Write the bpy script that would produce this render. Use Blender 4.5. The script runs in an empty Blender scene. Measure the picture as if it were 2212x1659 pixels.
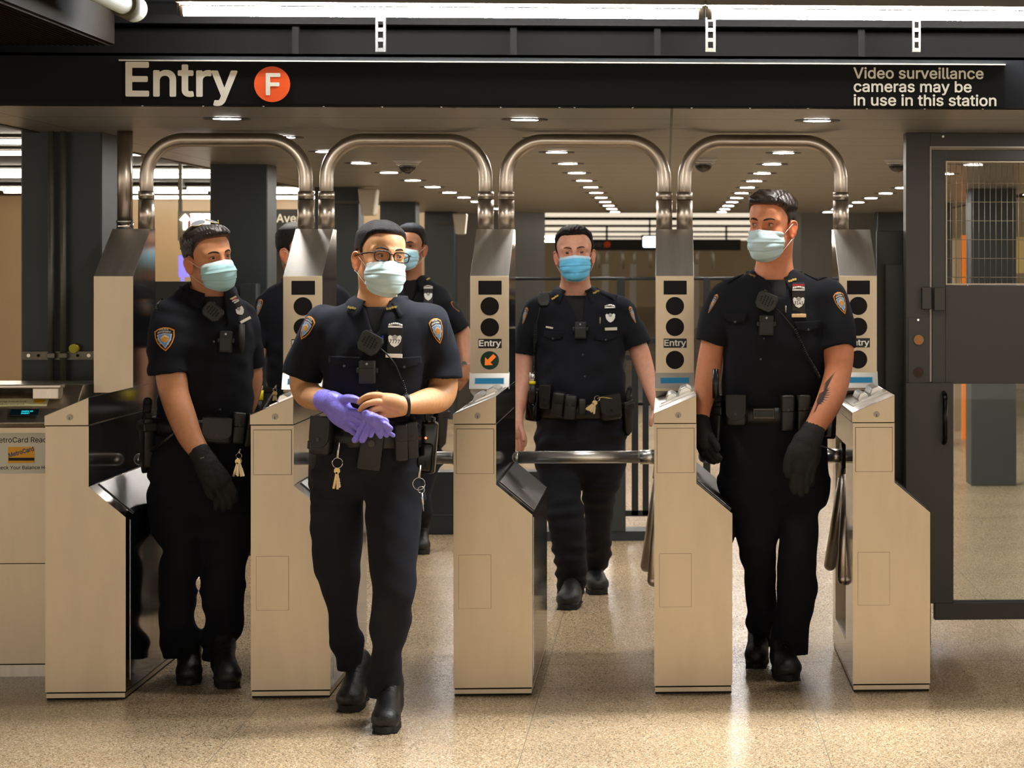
import bpy, bmesh, math, random
import numpy as np
from mathutils import Vector, Matrix, Euler
from mathutils.bvhtree import BVHTree

SC = bpy.context.scene
COL = SC.collection
PI = math.pi
# ------------------------------------------------------------------ camera
FPX = 4970.0                       # focal length in pixels of a 2212-pixel-wide frame
PX0 = 1720.0                        # the photograph is the left part of a wider frame: its optical centre lies at x = 1720
YAW = -math.atan(280.0 / FPX)      # the camera looks slightly to the right of the passage
CAMZ = 1.6
cam_d = bpy.data.cameras.new('camera')
cam = bpy.data.objects.new('camera', cam_d)
COL.objects.link(cam)
cam.location = (0, 0, CAMZ)
cam.rotation_euler = (PI / 2, 0, YAW)
cam_d.sensor_width = 36.0
cam_d.lens = FPX / 2212 * 36.0
cam_d.shift_x = (1106.0 - PX0) / 2212
cam_d.shift_y = -257.5 / 2212
cam_d.clip_start = 0.1
cam_d.clip_end = 300
cam_d.dof.use_dof = True
cam_d.dof.focus_distance = 8.35
cam_d.dof.aperture_fstop = 8.0
SC.camera = cam
# ------------------------------------------------------------------ world and exposure
SC.view_settings.view_transform = 'Standard'
SC.view_settings.look = 'None'
SC.view_settings.gamma = 1.0
SC.view_settings.use_curve_mapping = False
SC.view_settings.exposure = 0.0
WORLD_COL, WORLD_STR = (1.0, 0.87, 0.72), 1.65
wd = bpy.data.worlds.new('station_hall_light')
SC.world = wd
wd.use_nodes = True
wd.node_tree.nodes['Background'].inputs[0].default_value = (*WORLD_COL, 1)
wd.node_tree.nodes['Background'].inputs[1].default_value = WORLD_STR
try:
    SC.cycles.max_bounces = 8
    SC.cycles.diffuse_bounces = 3
    SC.cycles.glossy_bounces = 4
    SC.cycles.transmission_bounces = 6
    SC.cycles.caustics_reflective = False
    SC.cycles.caustics_refractive = False
    SC.cycles.sample_clamp_indirect = 6.0
    SC.cycles.use_denoising = True
except Exception:
    pass
TUBE_EMIT = 430.0                   # fluorescent tubes over the sign beam
TUBE_NEAR = 18.0                    # tube rows over the hall on the camera's side
TUBE_FAR = 38.0
SPOT_EMIT = 260.0                   # recessed downlights


def W(px, py, Y):
    """the point at depth Y on the line of sight through a pixel of the 2212 x 1659 frame (used to lay out the place)"""
    u, v = (px - PX0) / FPX, (572.0 - py) / FPX
    c, s = math.cos(YAW), math.sin(YAW)
    t = Y / (c + u * s)
    return Vector((t * (-s + u * c), Y, CAMZ + t * v))


def lin(c):
    if isinstance(c, str):
        c = [int(c[i:i + 2], 16) for i in (0, 2, 4)]
    return tuple(((x / 255) / 12.92 if x / 255 <= 0.04045 else ((x / 255 + 0.055) / 1.055) ** 2.4) for x in c)


# ------------------------------------------------------------------ materials
_M = {}


def mat(name, col, rough=0.5, metal=0.0, var=0.0, vscale=8.0, bump=0.0, bscale=60.0, emit=0.0, coat=0.0, sheen=0.0,
        stretch=None, spec=0.5, sss=0.0, alpha=None, trans=0.0, ior=1.45, aniso=0.0, rvar=0.0):
    if name in _M:
        return _M[name]
    m = bpy.data.materials.new(name)
    m.use_nodes = True
    nt = m.node_tree
    b = nt.nodes['Principled BSDF']
    L = nt.links.new
    if isinstance(col, str) or max(col) > 1.0:
        col = lin(col)
    b.inputs['Base Color'].default_value = (*col[:3], 1)
    b.inputs['Roughness'].default_value = rough
    b.inputs['Metallic'].default_value = metal
    b.inputs['Specular IOR Level'].default_value = spec
    b.inputs['IOR'].default_value = ior
    if coat:
        b.inputs['Coat Weight'].default_value = coat
        b.inputs['Coat Roughness'].default_value = 0.1
    if sheen:
        b.inputs['Sheen Weight'].default_value = sheen
        b.inputs['Sheen Roughness'].default_value = 0.5
        b.inputs['Sheen Tint'].default_value = (0.5, 0.6, 1.0, 1)
    if trans:
        b.inputs['Transmission Weight'].default_value = trans
    if alpha is not None:
        b.inputs['Alpha'].default_value = alpha
    if aniso:
        b.inputs['Anisotropic'].default_value = aniso
    if sss:
        b.inputs['Subsurface Weight'].default_value = sss
        b.inputs['Subsurface Radius'].default_value = (0.02, 0.008, 0.004)
        b.inputs['Subsurface Scale'].default_value = 0.6
    if emit:
        b.inputs['Emission Color'].default_value = (*col[:3], 1)
        b.inputs['Emission Strength'].default_value = emit
    if var or bump or rvar:
        tc = nt.nodes.new('ShaderNodeTexCoord')
        mp = nt.nodes.new('ShaderNodeMapping')
        L(tc.outputs['Object'], mp.inputs[0])
        if stretch:
            mp.inputs['Scale'].default_value = stretch
        if var or rvar:
            n = nt.nodes.new('ShaderNodeTexNoise')
            n.inputs['Scale'].default_value = vscale
            n.inputs['Detail'].default_value = 6
            L(mp.outputs[0], n.inputs['Vector'])
        if var:
            r = nt.nodes.new('ShaderNodeMapRange')
            r.inputs[1].default_value = 0.3
            r.inputs[2].default_value = 0.7
            r.inputs[3].default_value = 1 - var
            r.inputs[4].default_value = 1 + var
            L(n.outputs[0], r.inputs[0])
            mx = nt.nodes.new('ShaderNodeVectorMath')
            mx.operation = 'SCALE'
            mx.inputs[0].default_value = col[:3]
            L(r.outputs[0], mx.inputs['Scale'])
            L(mx.outputs[0], b.inputs['Base Color'])
        if rvar:
            r2 = nt.nodes.new('ShaderNodeMapRange')
            r2.inputs[1].default_value = 0.3
            r2.inputs[2].default_value = 0.7
            r2.inputs[3].default_value = max(0.02, rough - rvar)
            r2.inputs[4].default_value = rough + rvar
            L(n.outputs[0], r2.inputs[0])
            L(r2.outputs[0], b.inputs['Roughness'])
        if bump:
            n2 = nt.nodes.new('ShaderNodeTexNoise')
            n2.inputs['Scale'].default_value = bscale
            n2.inputs['Detail'].default_value = 4
            L(mp.outputs[0], n2.inputs['Vector'])
            bp = nt.nodes.new('ShaderNodeBump')
            bp.inputs['Strength'].default_value = bump
            bp.inputs['Distance'].default_value = 0.01
            L(n2.outputs[0], bp.inputs['Height'])
            L(bp.outputs[0], b.inputs['Normal'])
    _M[name] = m
    return m


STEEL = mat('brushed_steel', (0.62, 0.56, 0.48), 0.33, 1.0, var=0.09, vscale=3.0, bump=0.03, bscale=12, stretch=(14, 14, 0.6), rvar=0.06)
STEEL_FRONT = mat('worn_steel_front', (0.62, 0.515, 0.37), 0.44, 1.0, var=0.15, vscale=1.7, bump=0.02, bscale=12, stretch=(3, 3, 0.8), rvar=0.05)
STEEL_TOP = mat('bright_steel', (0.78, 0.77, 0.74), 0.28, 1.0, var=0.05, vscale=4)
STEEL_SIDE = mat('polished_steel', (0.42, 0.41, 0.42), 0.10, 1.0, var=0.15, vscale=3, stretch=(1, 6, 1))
CHROME = mat('chrome', (0.8, 0.79, 0.78), 0.12, 1.0)
TUBESTEEL = mat('tube_steel', (0.58, 0.51, 0.43), 0.34, 1.0, var=0.12, vscale=5, stretch=(1, 1, 4))
DARKGAP = mat('dark_gap', (0.01, 0.01, 0.01), 0.9)
CHARCOAL = mat('charcoal_paint', (20, 21, 23), 0.5, 0.0, var=0.08, vscale=3, spec=0.12)
BLACKP = mat('black_plastic', (12, 12, 13), 0.35)
BLACKG = mat('black_glass', (17, 15, 16), 0.4, spec=0.15)
DARKBRONZE = mat('dark_bronze_paint', (44, 43, 40), 0.38, 0.0, var=0.07, vscale=2.5)
WHITEP = mat('white_plastic', (215, 212, 200), 0.4)
LETTER = mat('sign_lettering', (222, 216, 200), 0.5)


# ------------------------------------------------------------------ objects
def link(name, me, m=None, parent=None, smooth=None):
    o = bpy.data.objects.new(name, me)
    COL.objects.link(o)
    if m is not None:
        for x in (m if isinstance(m, (list, tuple)) else [m]):
            me.materials.append(x)
    if parent is not None:
        o.parent = parent
        o.matrix_parent_inverse = parent.matrix_world.inverted() if parent.matrix_world != Matrix() else Matrix()
    if smooth is not None:
        for p in me.polygons:
            p.use_smooth = smooth
    return o


def tag(o, label=None, cat=None, group=None, kind=None):
    if label:
        o['label'] = label
    if cat:
        o['category'] = cat
    if group:
        o['group'] = group
    if kind:
        o['kind'] = kind
    return o


def empty(name, loc, label=None, cat=None, group=None, kind=None):
    o = bpy.data.objects.new(name, None)
    COL.objects.link(o)
    o.location = loc
    o.empty_display_size = 0.1
    o.matrix_world = Matrix.Translation(Vector(loc))
    return tag(o, label, cat, group, kind)


class MB:
    """collects shapes into one bmesh, in world coordinates"""

    def __init__(s):
        s.bm = bmesh.new()

    def box(s, lo, hi, M=None, bevel=0.0, seg=2, mi=0):
        lo, hi = Vector(lo), Vector(hi)
        c, d = (lo + hi) / 2, hi - lo
        m = Matrix.Translation(c) @ Matrix.Diagonal((abs(d.x), abs(d.y), abs(d.z), 1))
        if M is not None:
            m = M @ m
        r = bmesh.ops.create_cube(s.bm, size=1.0, matrix=m)
        vs = r['verts']
        fs = {f for v in vs for f in v.link_faces}
        for f in fs:
            f.material_index = mi
        if bevel > 0:
            es = list({e for v in vs for e in v.link_edges})
            r2 = bmesh.ops.bevel(s.bm, geom=es, offset=bevel, segments=seg, profile=0.5, affect='EDGES')
            for f in r2['faces']:
                f.material_index = mi
        return s

    def cyl(s, a, b, r, r2=None, seg=24, mi=0, cap=True):
        a, b = Vector(a), Vector(b)
        d = b - a
        q = d.to_track_quat('Z', 'Y').to_matrix().to_4x4()
        m = Matrix.Translation((a + b) / 2) @ q
        g = bmesh.ops.create_cone(s.bm, cap_ends=cap, segments=seg, radius1=r, radius2=r if r2 is None else r2, depth=d.length, matrix=m)
        for f in {f for v in g['verts'] for f in v.link_faces}:
            f.material_index = mi
            f.smooth = len(f.verts) == 4
        return s

    def sphere(s, c, r, sc=(1, 1, 1), M=None, seg=20, mi=0):
        m = Matrix.Translation(Vector(c)) @ Matrix.Diagonal((r * sc[0], r * sc[1], r * sc[2], 1))
        if M is not None:
            m = M @ m
        g = bmesh.ops.create_uvsphere(s.bm, u_segments=seg, v_segments=max(8, seg // 2), radius=1.0, matrix=m)
        for f in {f for v in g['verts'] for f in v.link_faces}:
            f.material_index = mi
            f.smooth = True
        return s

    def tube(s, pts, r, seg=12, mi=0, closed=False, flat=None):
        """sweep a circle (or an ellipse r x flat) along a polyline; r may be a list"""
        pts = [Vector(p) for p in pts]
        n = len(pts)
        rr = r if isinstance(r, (list, tuple)) else [r] * n
        rings = []
        up = None
        for i, p in enumerate(pts):
            if closed:
                t = pts[(i + 1) % n] - pts[i - 1]
            else:
                t = pts[min(i + 1, n - 1)] - pts[max(i - 1, 0)]
            t.normalize()
            if up is None:
                up = Vector((0, 0, 1)) if abs(t.z) < 0.9 else Vector((0, 1, 0))
            x = up.cross(t).normalized()
            y = t.cross(x).normalized()
            up = y
            fr = rr[i] if flat is None else flat
            rings.append([s.bm.verts.new(p + x * (math.cos(k * 2 * PI / seg) * rr[i]) + y * (math.sin(k * 2 * PI / seg) * fr)) for k in range(seg)])
        m = n if closed else n - 1
        for i in range(m):
            A, B = rings[i], rings[(i + 1) % n]
            for k in range(seg):
                f = s.bm.faces.new((A[k], A[(k + 1) % seg], B[(k + 1) % seg], B[k]))
                f.material_index = mi
                f.smooth = True
        if not closed:
            for R in (rings[0][::-1], rings[-1]):
                f = s.bm.faces.new(R)
                f.material_index = mi
        return s

    def prism(s, poly, a, b, axis='y', mi=0, M=None):
        """extrude a 2D polygon: axis 'y': poly is (x, z), from y=a to y=b; 'z': poly (x, y); 'x': poly (y, z)"""
        def P(p, t):
            v = {'y': (p[0], t, p[1]), 'z': (p[0], p[1], t), 'x': (t, p[0], p[1])}[axis]
            v = Vector(v)
            return M @ v if M is not None else v
        A = [s.bm.verts.new(P(p, a)) for p in poly]
        B = [s.bm.verts.new(P(p, b)) for p in poly]
        fs = [s.bm.faces.new(A), s.bm.faces.new(B[::-1])]
        n = len(poly)
        for i in range(n):
            fs.append(s.bm.faces.new((A[i], B[i], B[(i + 1) % n], A[(i + 1) % n])))
        for f in fs:
            f.material_index = mi
        return s

    def quad(s, *ps, mi=0):
        f = s.bm.faces.new([s.bm.verts.new(Vector(p)) for p in ps])
        f.material_index = mi
        return s

    def build(s, name, m, parent=None, recalc=True, bevel=0.0):
        if recalc:
            bmesh.ops.recalc_face_normals(s.bm, faces=s.bm.faces)
        me = bpy.data.meshes.new(name)
        s.bm.to_mesh(me)
        s.bm.free()
        o = link(name, me, m, parent)
        if bevel:
            md = o.modifiers.new('bevel', 'BEVEL')
            md.width = bevel
            md.segments = 2
            md.limit_method = 'ANGLE'
            md.angle_limit = math.radians(40)
        return o


def frame(o, x, y=None, z=None):
    """4x4 from an origin and axes (x to the right of the thing, z up, y = z x x)"""
    x = Vector(x).normalized()
    z = Vector(z if z is not None else (0, 0, 1))
    z = (z - x * z.dot(x)).normalized()
    y = z.cross(x)
    M = Matrix.Identity(4)
    M.col[0][:3], M.col[1][:3], M.col[2][:3], M.col[3][:3] = x, y, z, Vector(o)
    return M


def arc(cx, cz, r, a0, a1, n):
    return [(cx + r * math.cos(math.radians(a0 + (a1 - a0) * i / n)), cz + r * math.sin(math.radians(a0 + (a1 - a0) * i / n))) for i in range(n + 1)]


# ------------------------------------------------------------------ lettering
FONT = None
try:
    import os
    FONT = bpy.data.fonts.load(os.path.join(bpy.utils.system_resource('DATAFILES'), 'fonts', 'Inter.woff2'))
except Exception:
    FONT = None


def _cap():
    cu = bpy.data.curves.new('cap', 'FONT')
    cu.body = 'H'
    if FONT is not None:
        cu.font = FONT
    o = bpy.data.objects.new('cap', cu)
    COL.objects.link(o)
    bpy.context.view_layer.update()
    me = bpy.data.meshes.new_from_object(o.evaluated_get(bpy.context.evaluated_depsgraph_get()))
    h = max(v.co.y for v in me.vertices) - min(v.co.y for v in me.vertices)
    bpy.data.objects.remove(o)
    bpy.data.curves.remove(cu)
    bpy.data.meshes.remove(me)
    return h


CAPH = _cap()


def text_mesh(txt, height, bold=0.0, spacing=1.0, width=None, align='LEFT'):
    """mesh of a line of text in its own XY plane; height = cap height; width stretches to fit.
    Letter outlines that overlap are filled one by one, each a hair higher than the last."""
    cu = bpy.data.curves.new('lettering', 'FONT')
    cu.body = txt
    if FONT is not None:
        cu.font = FONT
    cu.size = 1.0
    cu.resolution_u = 4
    cu.space_character = spacing
    o = bpy.data.objects.new('lettering', cu)
    COL.objects.link(o)
    bpy.context.view_layer.update()
    cv = o.to_curve(bpy.context.evaluated_depsgraph_get())
    loops = []
    for sp in cv.splines:
        if sp.type == 'BEZIER':
            pts = []; bp = sp.bezier_points; n = len(bp)
            for i in range(n):
                p, q = bp[i], bp[(i + 1) % n]
                p0, p1, p2, p3 = p.co.xy, p.handle_right.xy, q.handle_left.xy, q.co.xy
                straight = (p1 - p0).length < 1e-5 and (p2 - p3).length < 1e-5 or abs((p1 - p0).cross(p3 - p0)) + abs((p2 - p0).cross(p3 - p0)) < 1e-6
                m = 1 if straight else 5
                for k in range(m):
                    t = k / m; u = 1 - t
                    pts.append(p0 * u ** 3 + p1 * 3 * u * u * t + p2 * 3 * u * t * t + p3 * t ** 3)
        else:
            pts = [Vector(p.co[:2]) for p in sp.points]
        q = []
        for p in pts:
            if not q or (p - q[-1]).length > 1e-5:
                q.append(p)
        if len(q) > 1 and (q[0] - q[-1]).length < 1e-5:
            q.pop()
        if len(q) > 2:
            loops.append(q)
    o.to_curve_clear()
    bpy.data.objects.remove(o); bpy.data.curves.remove(cu)
    # group the outlines into letters by their overlap along x, then fill each letter with the non-zero rule
    bb = sorted([(min(p.x for p in L), max(p.x for p in L), L) for L in loops], key=lambda q: q[0])
    groups = []
    for x0, x1, L in bb:
        if groups and x0 < groups[-1][1] - 1e-4:
            groups[-1][1] = max(groups[-1][1], x1); groups[-1][2].append(L)
        else:
            groups.append([x0, x1, [L]])
    cell = CAPH / max(14, min(52, height * 900))
    bm = bmesh.new()
    for x0, x1, Ls in groups:
        A = np.array([[p.x, p.y] for L in Ls for p in L]); B = np.array([[L[(i + 1) % len(L)].x, L[(i + 1) % len(L)].y] for L in Ls for i in range(len(L))])
        lo = A.min(0) - 2 * cell - bold; n = np.ceil((A.max(0) + 2 * cell + bold - lo) / cell).astype(int) + 1
        gx = lo[0] + cell * np.arange(n[0]); gy = lo[1] + cell * np.arange(n[1])
        P = np.stack(np.meshgrid(gx, gy, indexing='ij'), -1).reshape(-1, 1, 2)
        D = B - A; t = np.clip(((P - A) * D).sum(-1) / np.maximum((D * D).sum(-1), 1e-12), 0, 1)
        dist = np.sqrt((((P - A) - t[..., None] * D) ** 2).sum(-1)).min(1)
        py_ = P[..., 1]; cr = D[:, 0] * (py_ - A[:, 1]) - D[:, 1] * (P[..., 0] - A[:, 0])
        wn = ((A[:, 1] <= py_) & (B[:, 1] > py_) & (cr > 0)).sum(1) - ((A[:, 1] > py_) & (B[:, 1] <= py_) & (cr < 0)).sum(1)
        # edges buried inside the letter (overlapping strokes) must not count as its border
        d = np.where(wn != 0, -dist, dist).reshape(n)
        if wn.any():
            ins = (wn != 0).reshape(n)
            core = ins[1:-1, 1:-1] & ins[:-2, 1:-1] & ins[2:, 1:-1] & ins[1:-1, :-2] & ins[1:-1, 2:] & ins[:-2, :-2] & ins[2:, 2:] & ins[:-2, 2:] & ins[2:, :-2]
            d[1:-1, 1:-1] = np.where(core, np.minimum(d[1:-1, 1:-1], -cell), d[1:-1, 1:-1])
        d = d - bold
        S = d < 0; vc = {}

        def vert(key, x, y):
            if key not in vc:
                vc[key] = bm.verts.new((x, y, 0))
            return vc[key]
        full = S[:-1, :-1] & S[1:, :-1] & S[:-1, 1:] & S[1:, 1:]
        mix = (S[:-1, :-1] | S[1:, :-1] | S[:-1, 1:] | S[1:, 1:]) & ~full
        for j in range(full.shape[1]):
            i = 0
            while i < full.shape[0]:
                if full[i, j]:
                    k = i
                    while k < full.shape[0] and full[k, j]:
                        k += 1
                    bm.faces.new((vert((i, j), gx[i], gy[j]), vert((k, j), gx[k], gy[j]), vert((k, j + 1), gx[k], gy[j + 1]), vert((i, j + 1), gx[i], gy[j + 1])))
                    i = k
                else:
                    i += 1
        for i, j in zip(*np.nonzero(mix)):
            C = [(i, j), (i + 1, j), (i + 1, j + 1), (i, j + 1)]; poly = []
            for q in range(4):
                a, b = C[q], C[(q + 1) % 4]
                if S[a]:
                    poly.append(vert(a, gx[a[0]], gy[a[1]]))
                if S[a] != S[b]:
                    u = d[a] / (d[a] - d[b])
                    poly.append(vert((min(a, b), max(a, b)), gx[a[0]] + (gx[b[0]] - gx[a[0]]) * u, gy[a[1]] + (gy[b[1]] - gy[a[1]]) * u))
            if len(poly) > 2:
                try:
                    bm.faces.new(poly)
                except ValueError:
                    pass
    me = bpy.data.meshes.new('lettering')
    bm.to_mesh(me); bm.free()
    co = np.array([v.co[:] for v in me.vertices])
    k = height / CAPH
    sx = k
    if width:
        sx = width / max(1e-6, co[:, 0].max() - co[:, 0].min())
    x0 = co[:, 0].min()
    if align == 'CENTER':
        x0 = (co[:, 0].min() + co[:, 0].max()) / 2
    for v in me.vertices:
        v.co = ((v.co.x - x0) * sx, v.co.y * k, v.co.z)
    return me


def text_on(name, txt, M, height, m, parent=None, thick=0.002, **kw):
    """text in the XZ plane of M (x right, z up, facing -y)"""
    me = text_mesh(txt, height, **kw)
    bm = bmesh.new()
    bm.from_mesh(me)
    for v in bm.verts:
        v.co.z = v.co.z * 1.0 + thick * 0.5
    R = M @ Matrix(((1, 0, 0, 0), (0, 0, -1, 0), (0, 1, 0, 0), (0, 0, 0, 1)))
    bm.transform(R)
    bm.to_mesh(me)
    bm.free()
    for p in me.polygons:
        p.use_smooth = False
    return link(name, me, m, parent)


def join_meshes(name, parts, m, parent=None, smooth=None):
    bm = bmesh.new()
    for me in parts:
        bm.from_mesh(me)
    me = bpy.data.meshes.new(name)
    bm.to_mesh(me)
    bm.free()
    return link(name, me, m, parent, smooth)


def disc(M, r, n=28):
    me = bpy.data.meshes.new('disc')
    vs = [M @ Vector((r * math.cos(2 * PI * i / n), 0, r * math.sin(2 * PI * i / n))) for i in range(n)]
    me.from_pydata(vs, [], [list(range(n))])
    return me
# ================================================================== THE SETTING
CEIL = 2.153


def floor_material():
    m = bpy.data.materials.new('terrazzo')
    m.use_nodes = True
    nt = m.node_tree
    N, L = nt.nodes.new, nt.links.new
    b = nt.nodes['Principled BSDF']
    tc = N('ShaderNodeTexCoord')
    v = N('ShaderNodeTexVoronoi')
    v.inputs['Scale'].default_value = 230
    L(tc.outputs['Object'], v.inputs['Vector'])
    wn = N('ShaderNodeTexWhiteNoise')
    wn.noise_dimensions = '3D'
    L(v.outputs['Color'], wn.inputs['Vector'])
    r = N('ShaderNodeValToRGB')
    e = r.color_ramp.elements
    cols = [(0.0, '74654c'), (0.10, '9c8663'), (0.28, 'c4a680'), (0.6, 'dabc95'), (0.88, 'eedcbe'), (1.0, '877a66')]
    e[0].position, e[0].color = 0.0, (*lin(cols[0][1]), 1)
    e[1].position, e[1].color = 1.0, (*lin(cols[-1][1]), 1)
    for p, c in cols[1:-1]:
        q = e.new(p)
        q.color = (*lin(c), 1)
    r.color_ramp.interpolation = 'CONSTANT'
    L(wn.outputs['Value'], r.inputs[0])
    n = N('ShaderNodeTexNoise')
    n.inputs['Scale'].default_value = 1.3
    n.inputs['Detail'].default_value = 5
    L(tc.outputs['Object'], n.inputs['Vector'])
    mr = N('ShaderNodeMapRange')
    mr.inputs[1].default_value, mr.inputs[2].default_value = 0.3, 0.7
    mr.inputs[3].default_value, mr.inputs[4].default_value = 0.84, 1.08
    L(n.outputs[0], mr.inputs[0])
    mx = N('ShaderNodeVectorMath')
    mx.operation = 'SCALE'
    L(r.outputs[0], mx.inputs[0])
    L(mr.outputs[0], mx.inputs['Scale'])
    # zinc divider strips
    sx = N('ShaderNodeSeparateXYZ')
    L(tc.outputs['Object'], sx.inputs[0])

    def strip(out, period, off, w):
        a = N('ShaderNodeMath'); a.operation = 'ADD'; a.inputs[1].default_value = -off + period * 40 + period / 2
        L(sx.outputs[out], a.inputs[0])
        mo = N('ShaderNodeMath'); mo.operation = 'MODULO'; mo.inputs[1].default_value = period
        L(a.outputs[0], mo.inputs[0])
        s2 = N('ShaderNodeMath'); s2.operation = 'SUBTRACT'; s2.inputs[1].default_value = period / 2
        L(mo.outputs[0], s2.inputs[0])
        ab = N('ShaderNodeMath'); ab.operation = 'ABSOLUTE'
        L(s2.outputs[0], ab.inputs[0])
        lt = N('ShaderNodeMath'); lt.operation = 'LESS_THAN'; lt.inputs[1].default_value = w
        L(ab.outputs[0], lt.inputs[0])
        return lt
    s1, s2 = strip('X', 1.0, -0.474, 0.0016), strip('Y', 2.6, 9.25, 0.004)
    mxx = N('ShaderNodeMath'); mxx.operation = 'MAXIMUM'
    L(s1.outputs[0], mxx.inputs[0]); L(s2.outputs[0], mxx.inputs[1])
    mc = N('ShaderNodeMix'); mc.data_type = 'RGBA'
    L(mxx.outputs[0], mc.inputs['Factor'])
    L(mx.outputs[0], mc.inputs['A'])
    mc.inputs['B'].default_value = (*lin('8d806a'), 1)
    L(mc.outputs['Result'], b.inputs['Base Color'])
    n3 = N('ShaderNodeTexNoise')
    n3.inputs['Scale'].default_value = 110
    n3.inputs['Detail'].default_value = 3
    L(tc.outputs['Object'], n3.inputs['Vector'])
    bp = N('ShaderNodeBump')
    bp.inputs['Strength'].default_value = 0.12
    bp.inputs['Distance'].default_value = 0.004
    L(n3.outputs[0], bp.inputs['Height'])
    L(bp.outputs[0], b.inputs['Normal'])
    b.inputs['Roughness'].default_value = 0.27
    b.inputs['Specular IOR Level'].default_value = 0.55
    return m


def panel_material(name, col, rough, metal, px, py, ox, oy, w, gap):
    """flat metal panels: dark joints every px along x and py along y"""
    m = bpy.data.materials.new(name)
    m.use_nodes = True
    nt = m.node_tree
    N, L = nt.nodes.new, nt.links.new
    b = nt.nodes['Principled BSDF']
    b.inputs['Roughness'].default_value = rough
    b.inputs['Metallic'].default_value = metal
    tc = N('ShaderNodeTexCoord')
    sx = N('ShaderNodeSeparateXYZ')
    L(tc.outputs['Object'], sx.inputs[0])
    outs = []
    for ax, per, off in (('X', px, ox), ('Y', py, oy)):
        a = N('ShaderNodeMath'); a.operation = 'ADD'; a.inputs[1].default_value = -off + per * 40 + per / 2
        L(sx.outputs[ax], a.inputs[0])
        mo = N('ShaderNodeMath'); mo.operation = 'MODULO'; mo.inputs[1].default_value = per
        L(a.outputs[0], mo.inputs[0])
        s2 = N('ShaderNodeMath'); s2.operation = 'SUBTRACT'; s2.inputs[1].default_value = per / 2
        L(mo.outputs[0], s2.inputs[0])
        ab = N('ShaderNodeMath'); ab.operation = 'ABSOLUTE'
        L(s2.outputs[0], ab.inputs[0])
        lt = N('ShaderNodeMath'); lt.operation = 'LESS_THAN'; lt.inputs[1].default_value = w if ax == 'X' else w * 1.6
        L(ab.outputs[0], lt.inputs[0])
        outs.append(lt)
    mxx = N('ShaderNodeMath'); mxx.operation = 'MAXIMUM'
    L(outs[0].outputs[0], mxx.inputs[0]); L(outs[1].outputs[0], mxx.inputs[1])
    mc = N('ShaderNodeMix'); mc.data_type = 'RGBA'
    L(mxx.outputs[0], mc.inputs['Factor'])
    mc.inputs['A'].default_value = (*lin(col), 1)
    mc.inputs['B'].default_value = (*lin(gap), 1)
    L(mc.outputs['Result'], b.inputs['Base Color'])
    inv = N('ShaderNodeMath'); inv.operation = 'MULTIPLY'; inv.inputs[1].default_value = 1.0
    return m


FLOOR_M = floor_material()
CEIL_M = panel_material('ceiling_panels', '96948e', 0.33, 0.2, 2.44, 0.64, 0.018, 8.74, 0.005, '15140f')
UPPER_M = mat('upper_ceiling_paint', '29241b', 0.8, var=0.25, vscale=1.2)
VOID_M = mat('void_shade_concrete', '060504', 0.95, spec=0.1)  # near black: the shade of the unlit void is put into the colour
TAN_M = mat('glazed_tan_wall', 'd0b083', 0.25, var=0.06, vscale=0.8)
TAN2_M = mat('pale_tan_wall', 'c4b08c', 0.5, var=0.1, vscale=0.7)
DARKW_M = mat('dark_painted_wall', '45423a', 0.55, var=0.15, vscale=1.5)
COLUMN_M = mat('column_paint', '2c3335', 0.42, var=0.06, vscale=2)
SLATE_M = mat('slate_tile', '30363a', 0.4, var=0.08, vscale=5)


def struct(name, mb, m, parent=None):
    o = mb.build(name, m, parent)
    if parent is None:
        tag(o, kind='structure')
    return o


b = MB(); b.quad((-18, -8, 0), (18, -8, 0), (18, 92, 0), (-18, 92, 0)); struct('floor', b, FLOOR_M)
# the low panelled ceiling over the passage
b = MB(); b.box((-2.61, 8.12, CEIL), (2.75, 24.6, CEIL + 0.05)); struct('ceiling', b, CEIL_M)
# the higher ceilings beside and beyond it
b = MB()
b.box((-18, 8.4, 2.47), (-2.61, 29.6, 2.55)); b.box((2.75, 8.4, 2.47), (18, 29.6, 2.55)); b.box((-2.61, 24.6, 2.50), (2.75, 29.6, 2.58))
b.box((-18, 29.6, 2.52), (18, 92, 2.60))
struct('ceiling', b, UPPER_M)
b = MB(); b.box((-18, -8, 3.05), (18, 8.62, 3.15)); struct('ceiling', b, VOID_M)
b = MB(); b.box((-18, 8.6, CEIL + 0.05), (18, 8.68, 3.1)); struct('wall_back', b, VOID_M)
# edges of the low ceiling
b = MB(); b.box((-2.64, 8.12, CEIL - 0.004), (-2.605, 24.6, 2.47)); b.box((2.745, 8.12, CEIL - 0.004), (2.78, 24.6, 2.47)); struct('trim_1', b, mat('ceiling_edge', '2a2722', 0.5))
# walls
b = MB(); b.box((-18, 29.5, 0), (-2.35, 29.7, 2.5)); struct('wall_left', b, TAN_M)
b = MB(); b.box((2.6, 29.5, 0), (18, 29.7, 2.5)); struct('wall_right', b, TAN2_M)
b = MB(); b.box((-18, 88, 0), (18, 88.2, 2.6)); struct('wall_back', b, TAN2_M)
b = MB(); b.box((-2.36, 25.2, 0), (-1.66, 31.6, 2.5)); struct('wall_left', b, DARKW_M)
b = MB(); b.box((1.47, 25.2, 0), (2.40, 31.6, 2.5)); struct('wall_right', b, DARKW_M)
b = MB(); b.box((-2.6, 31.5, 2.34), (2.6, 31.7, 2.5)); struct('trim_2', b, DARKW_M)
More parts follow.
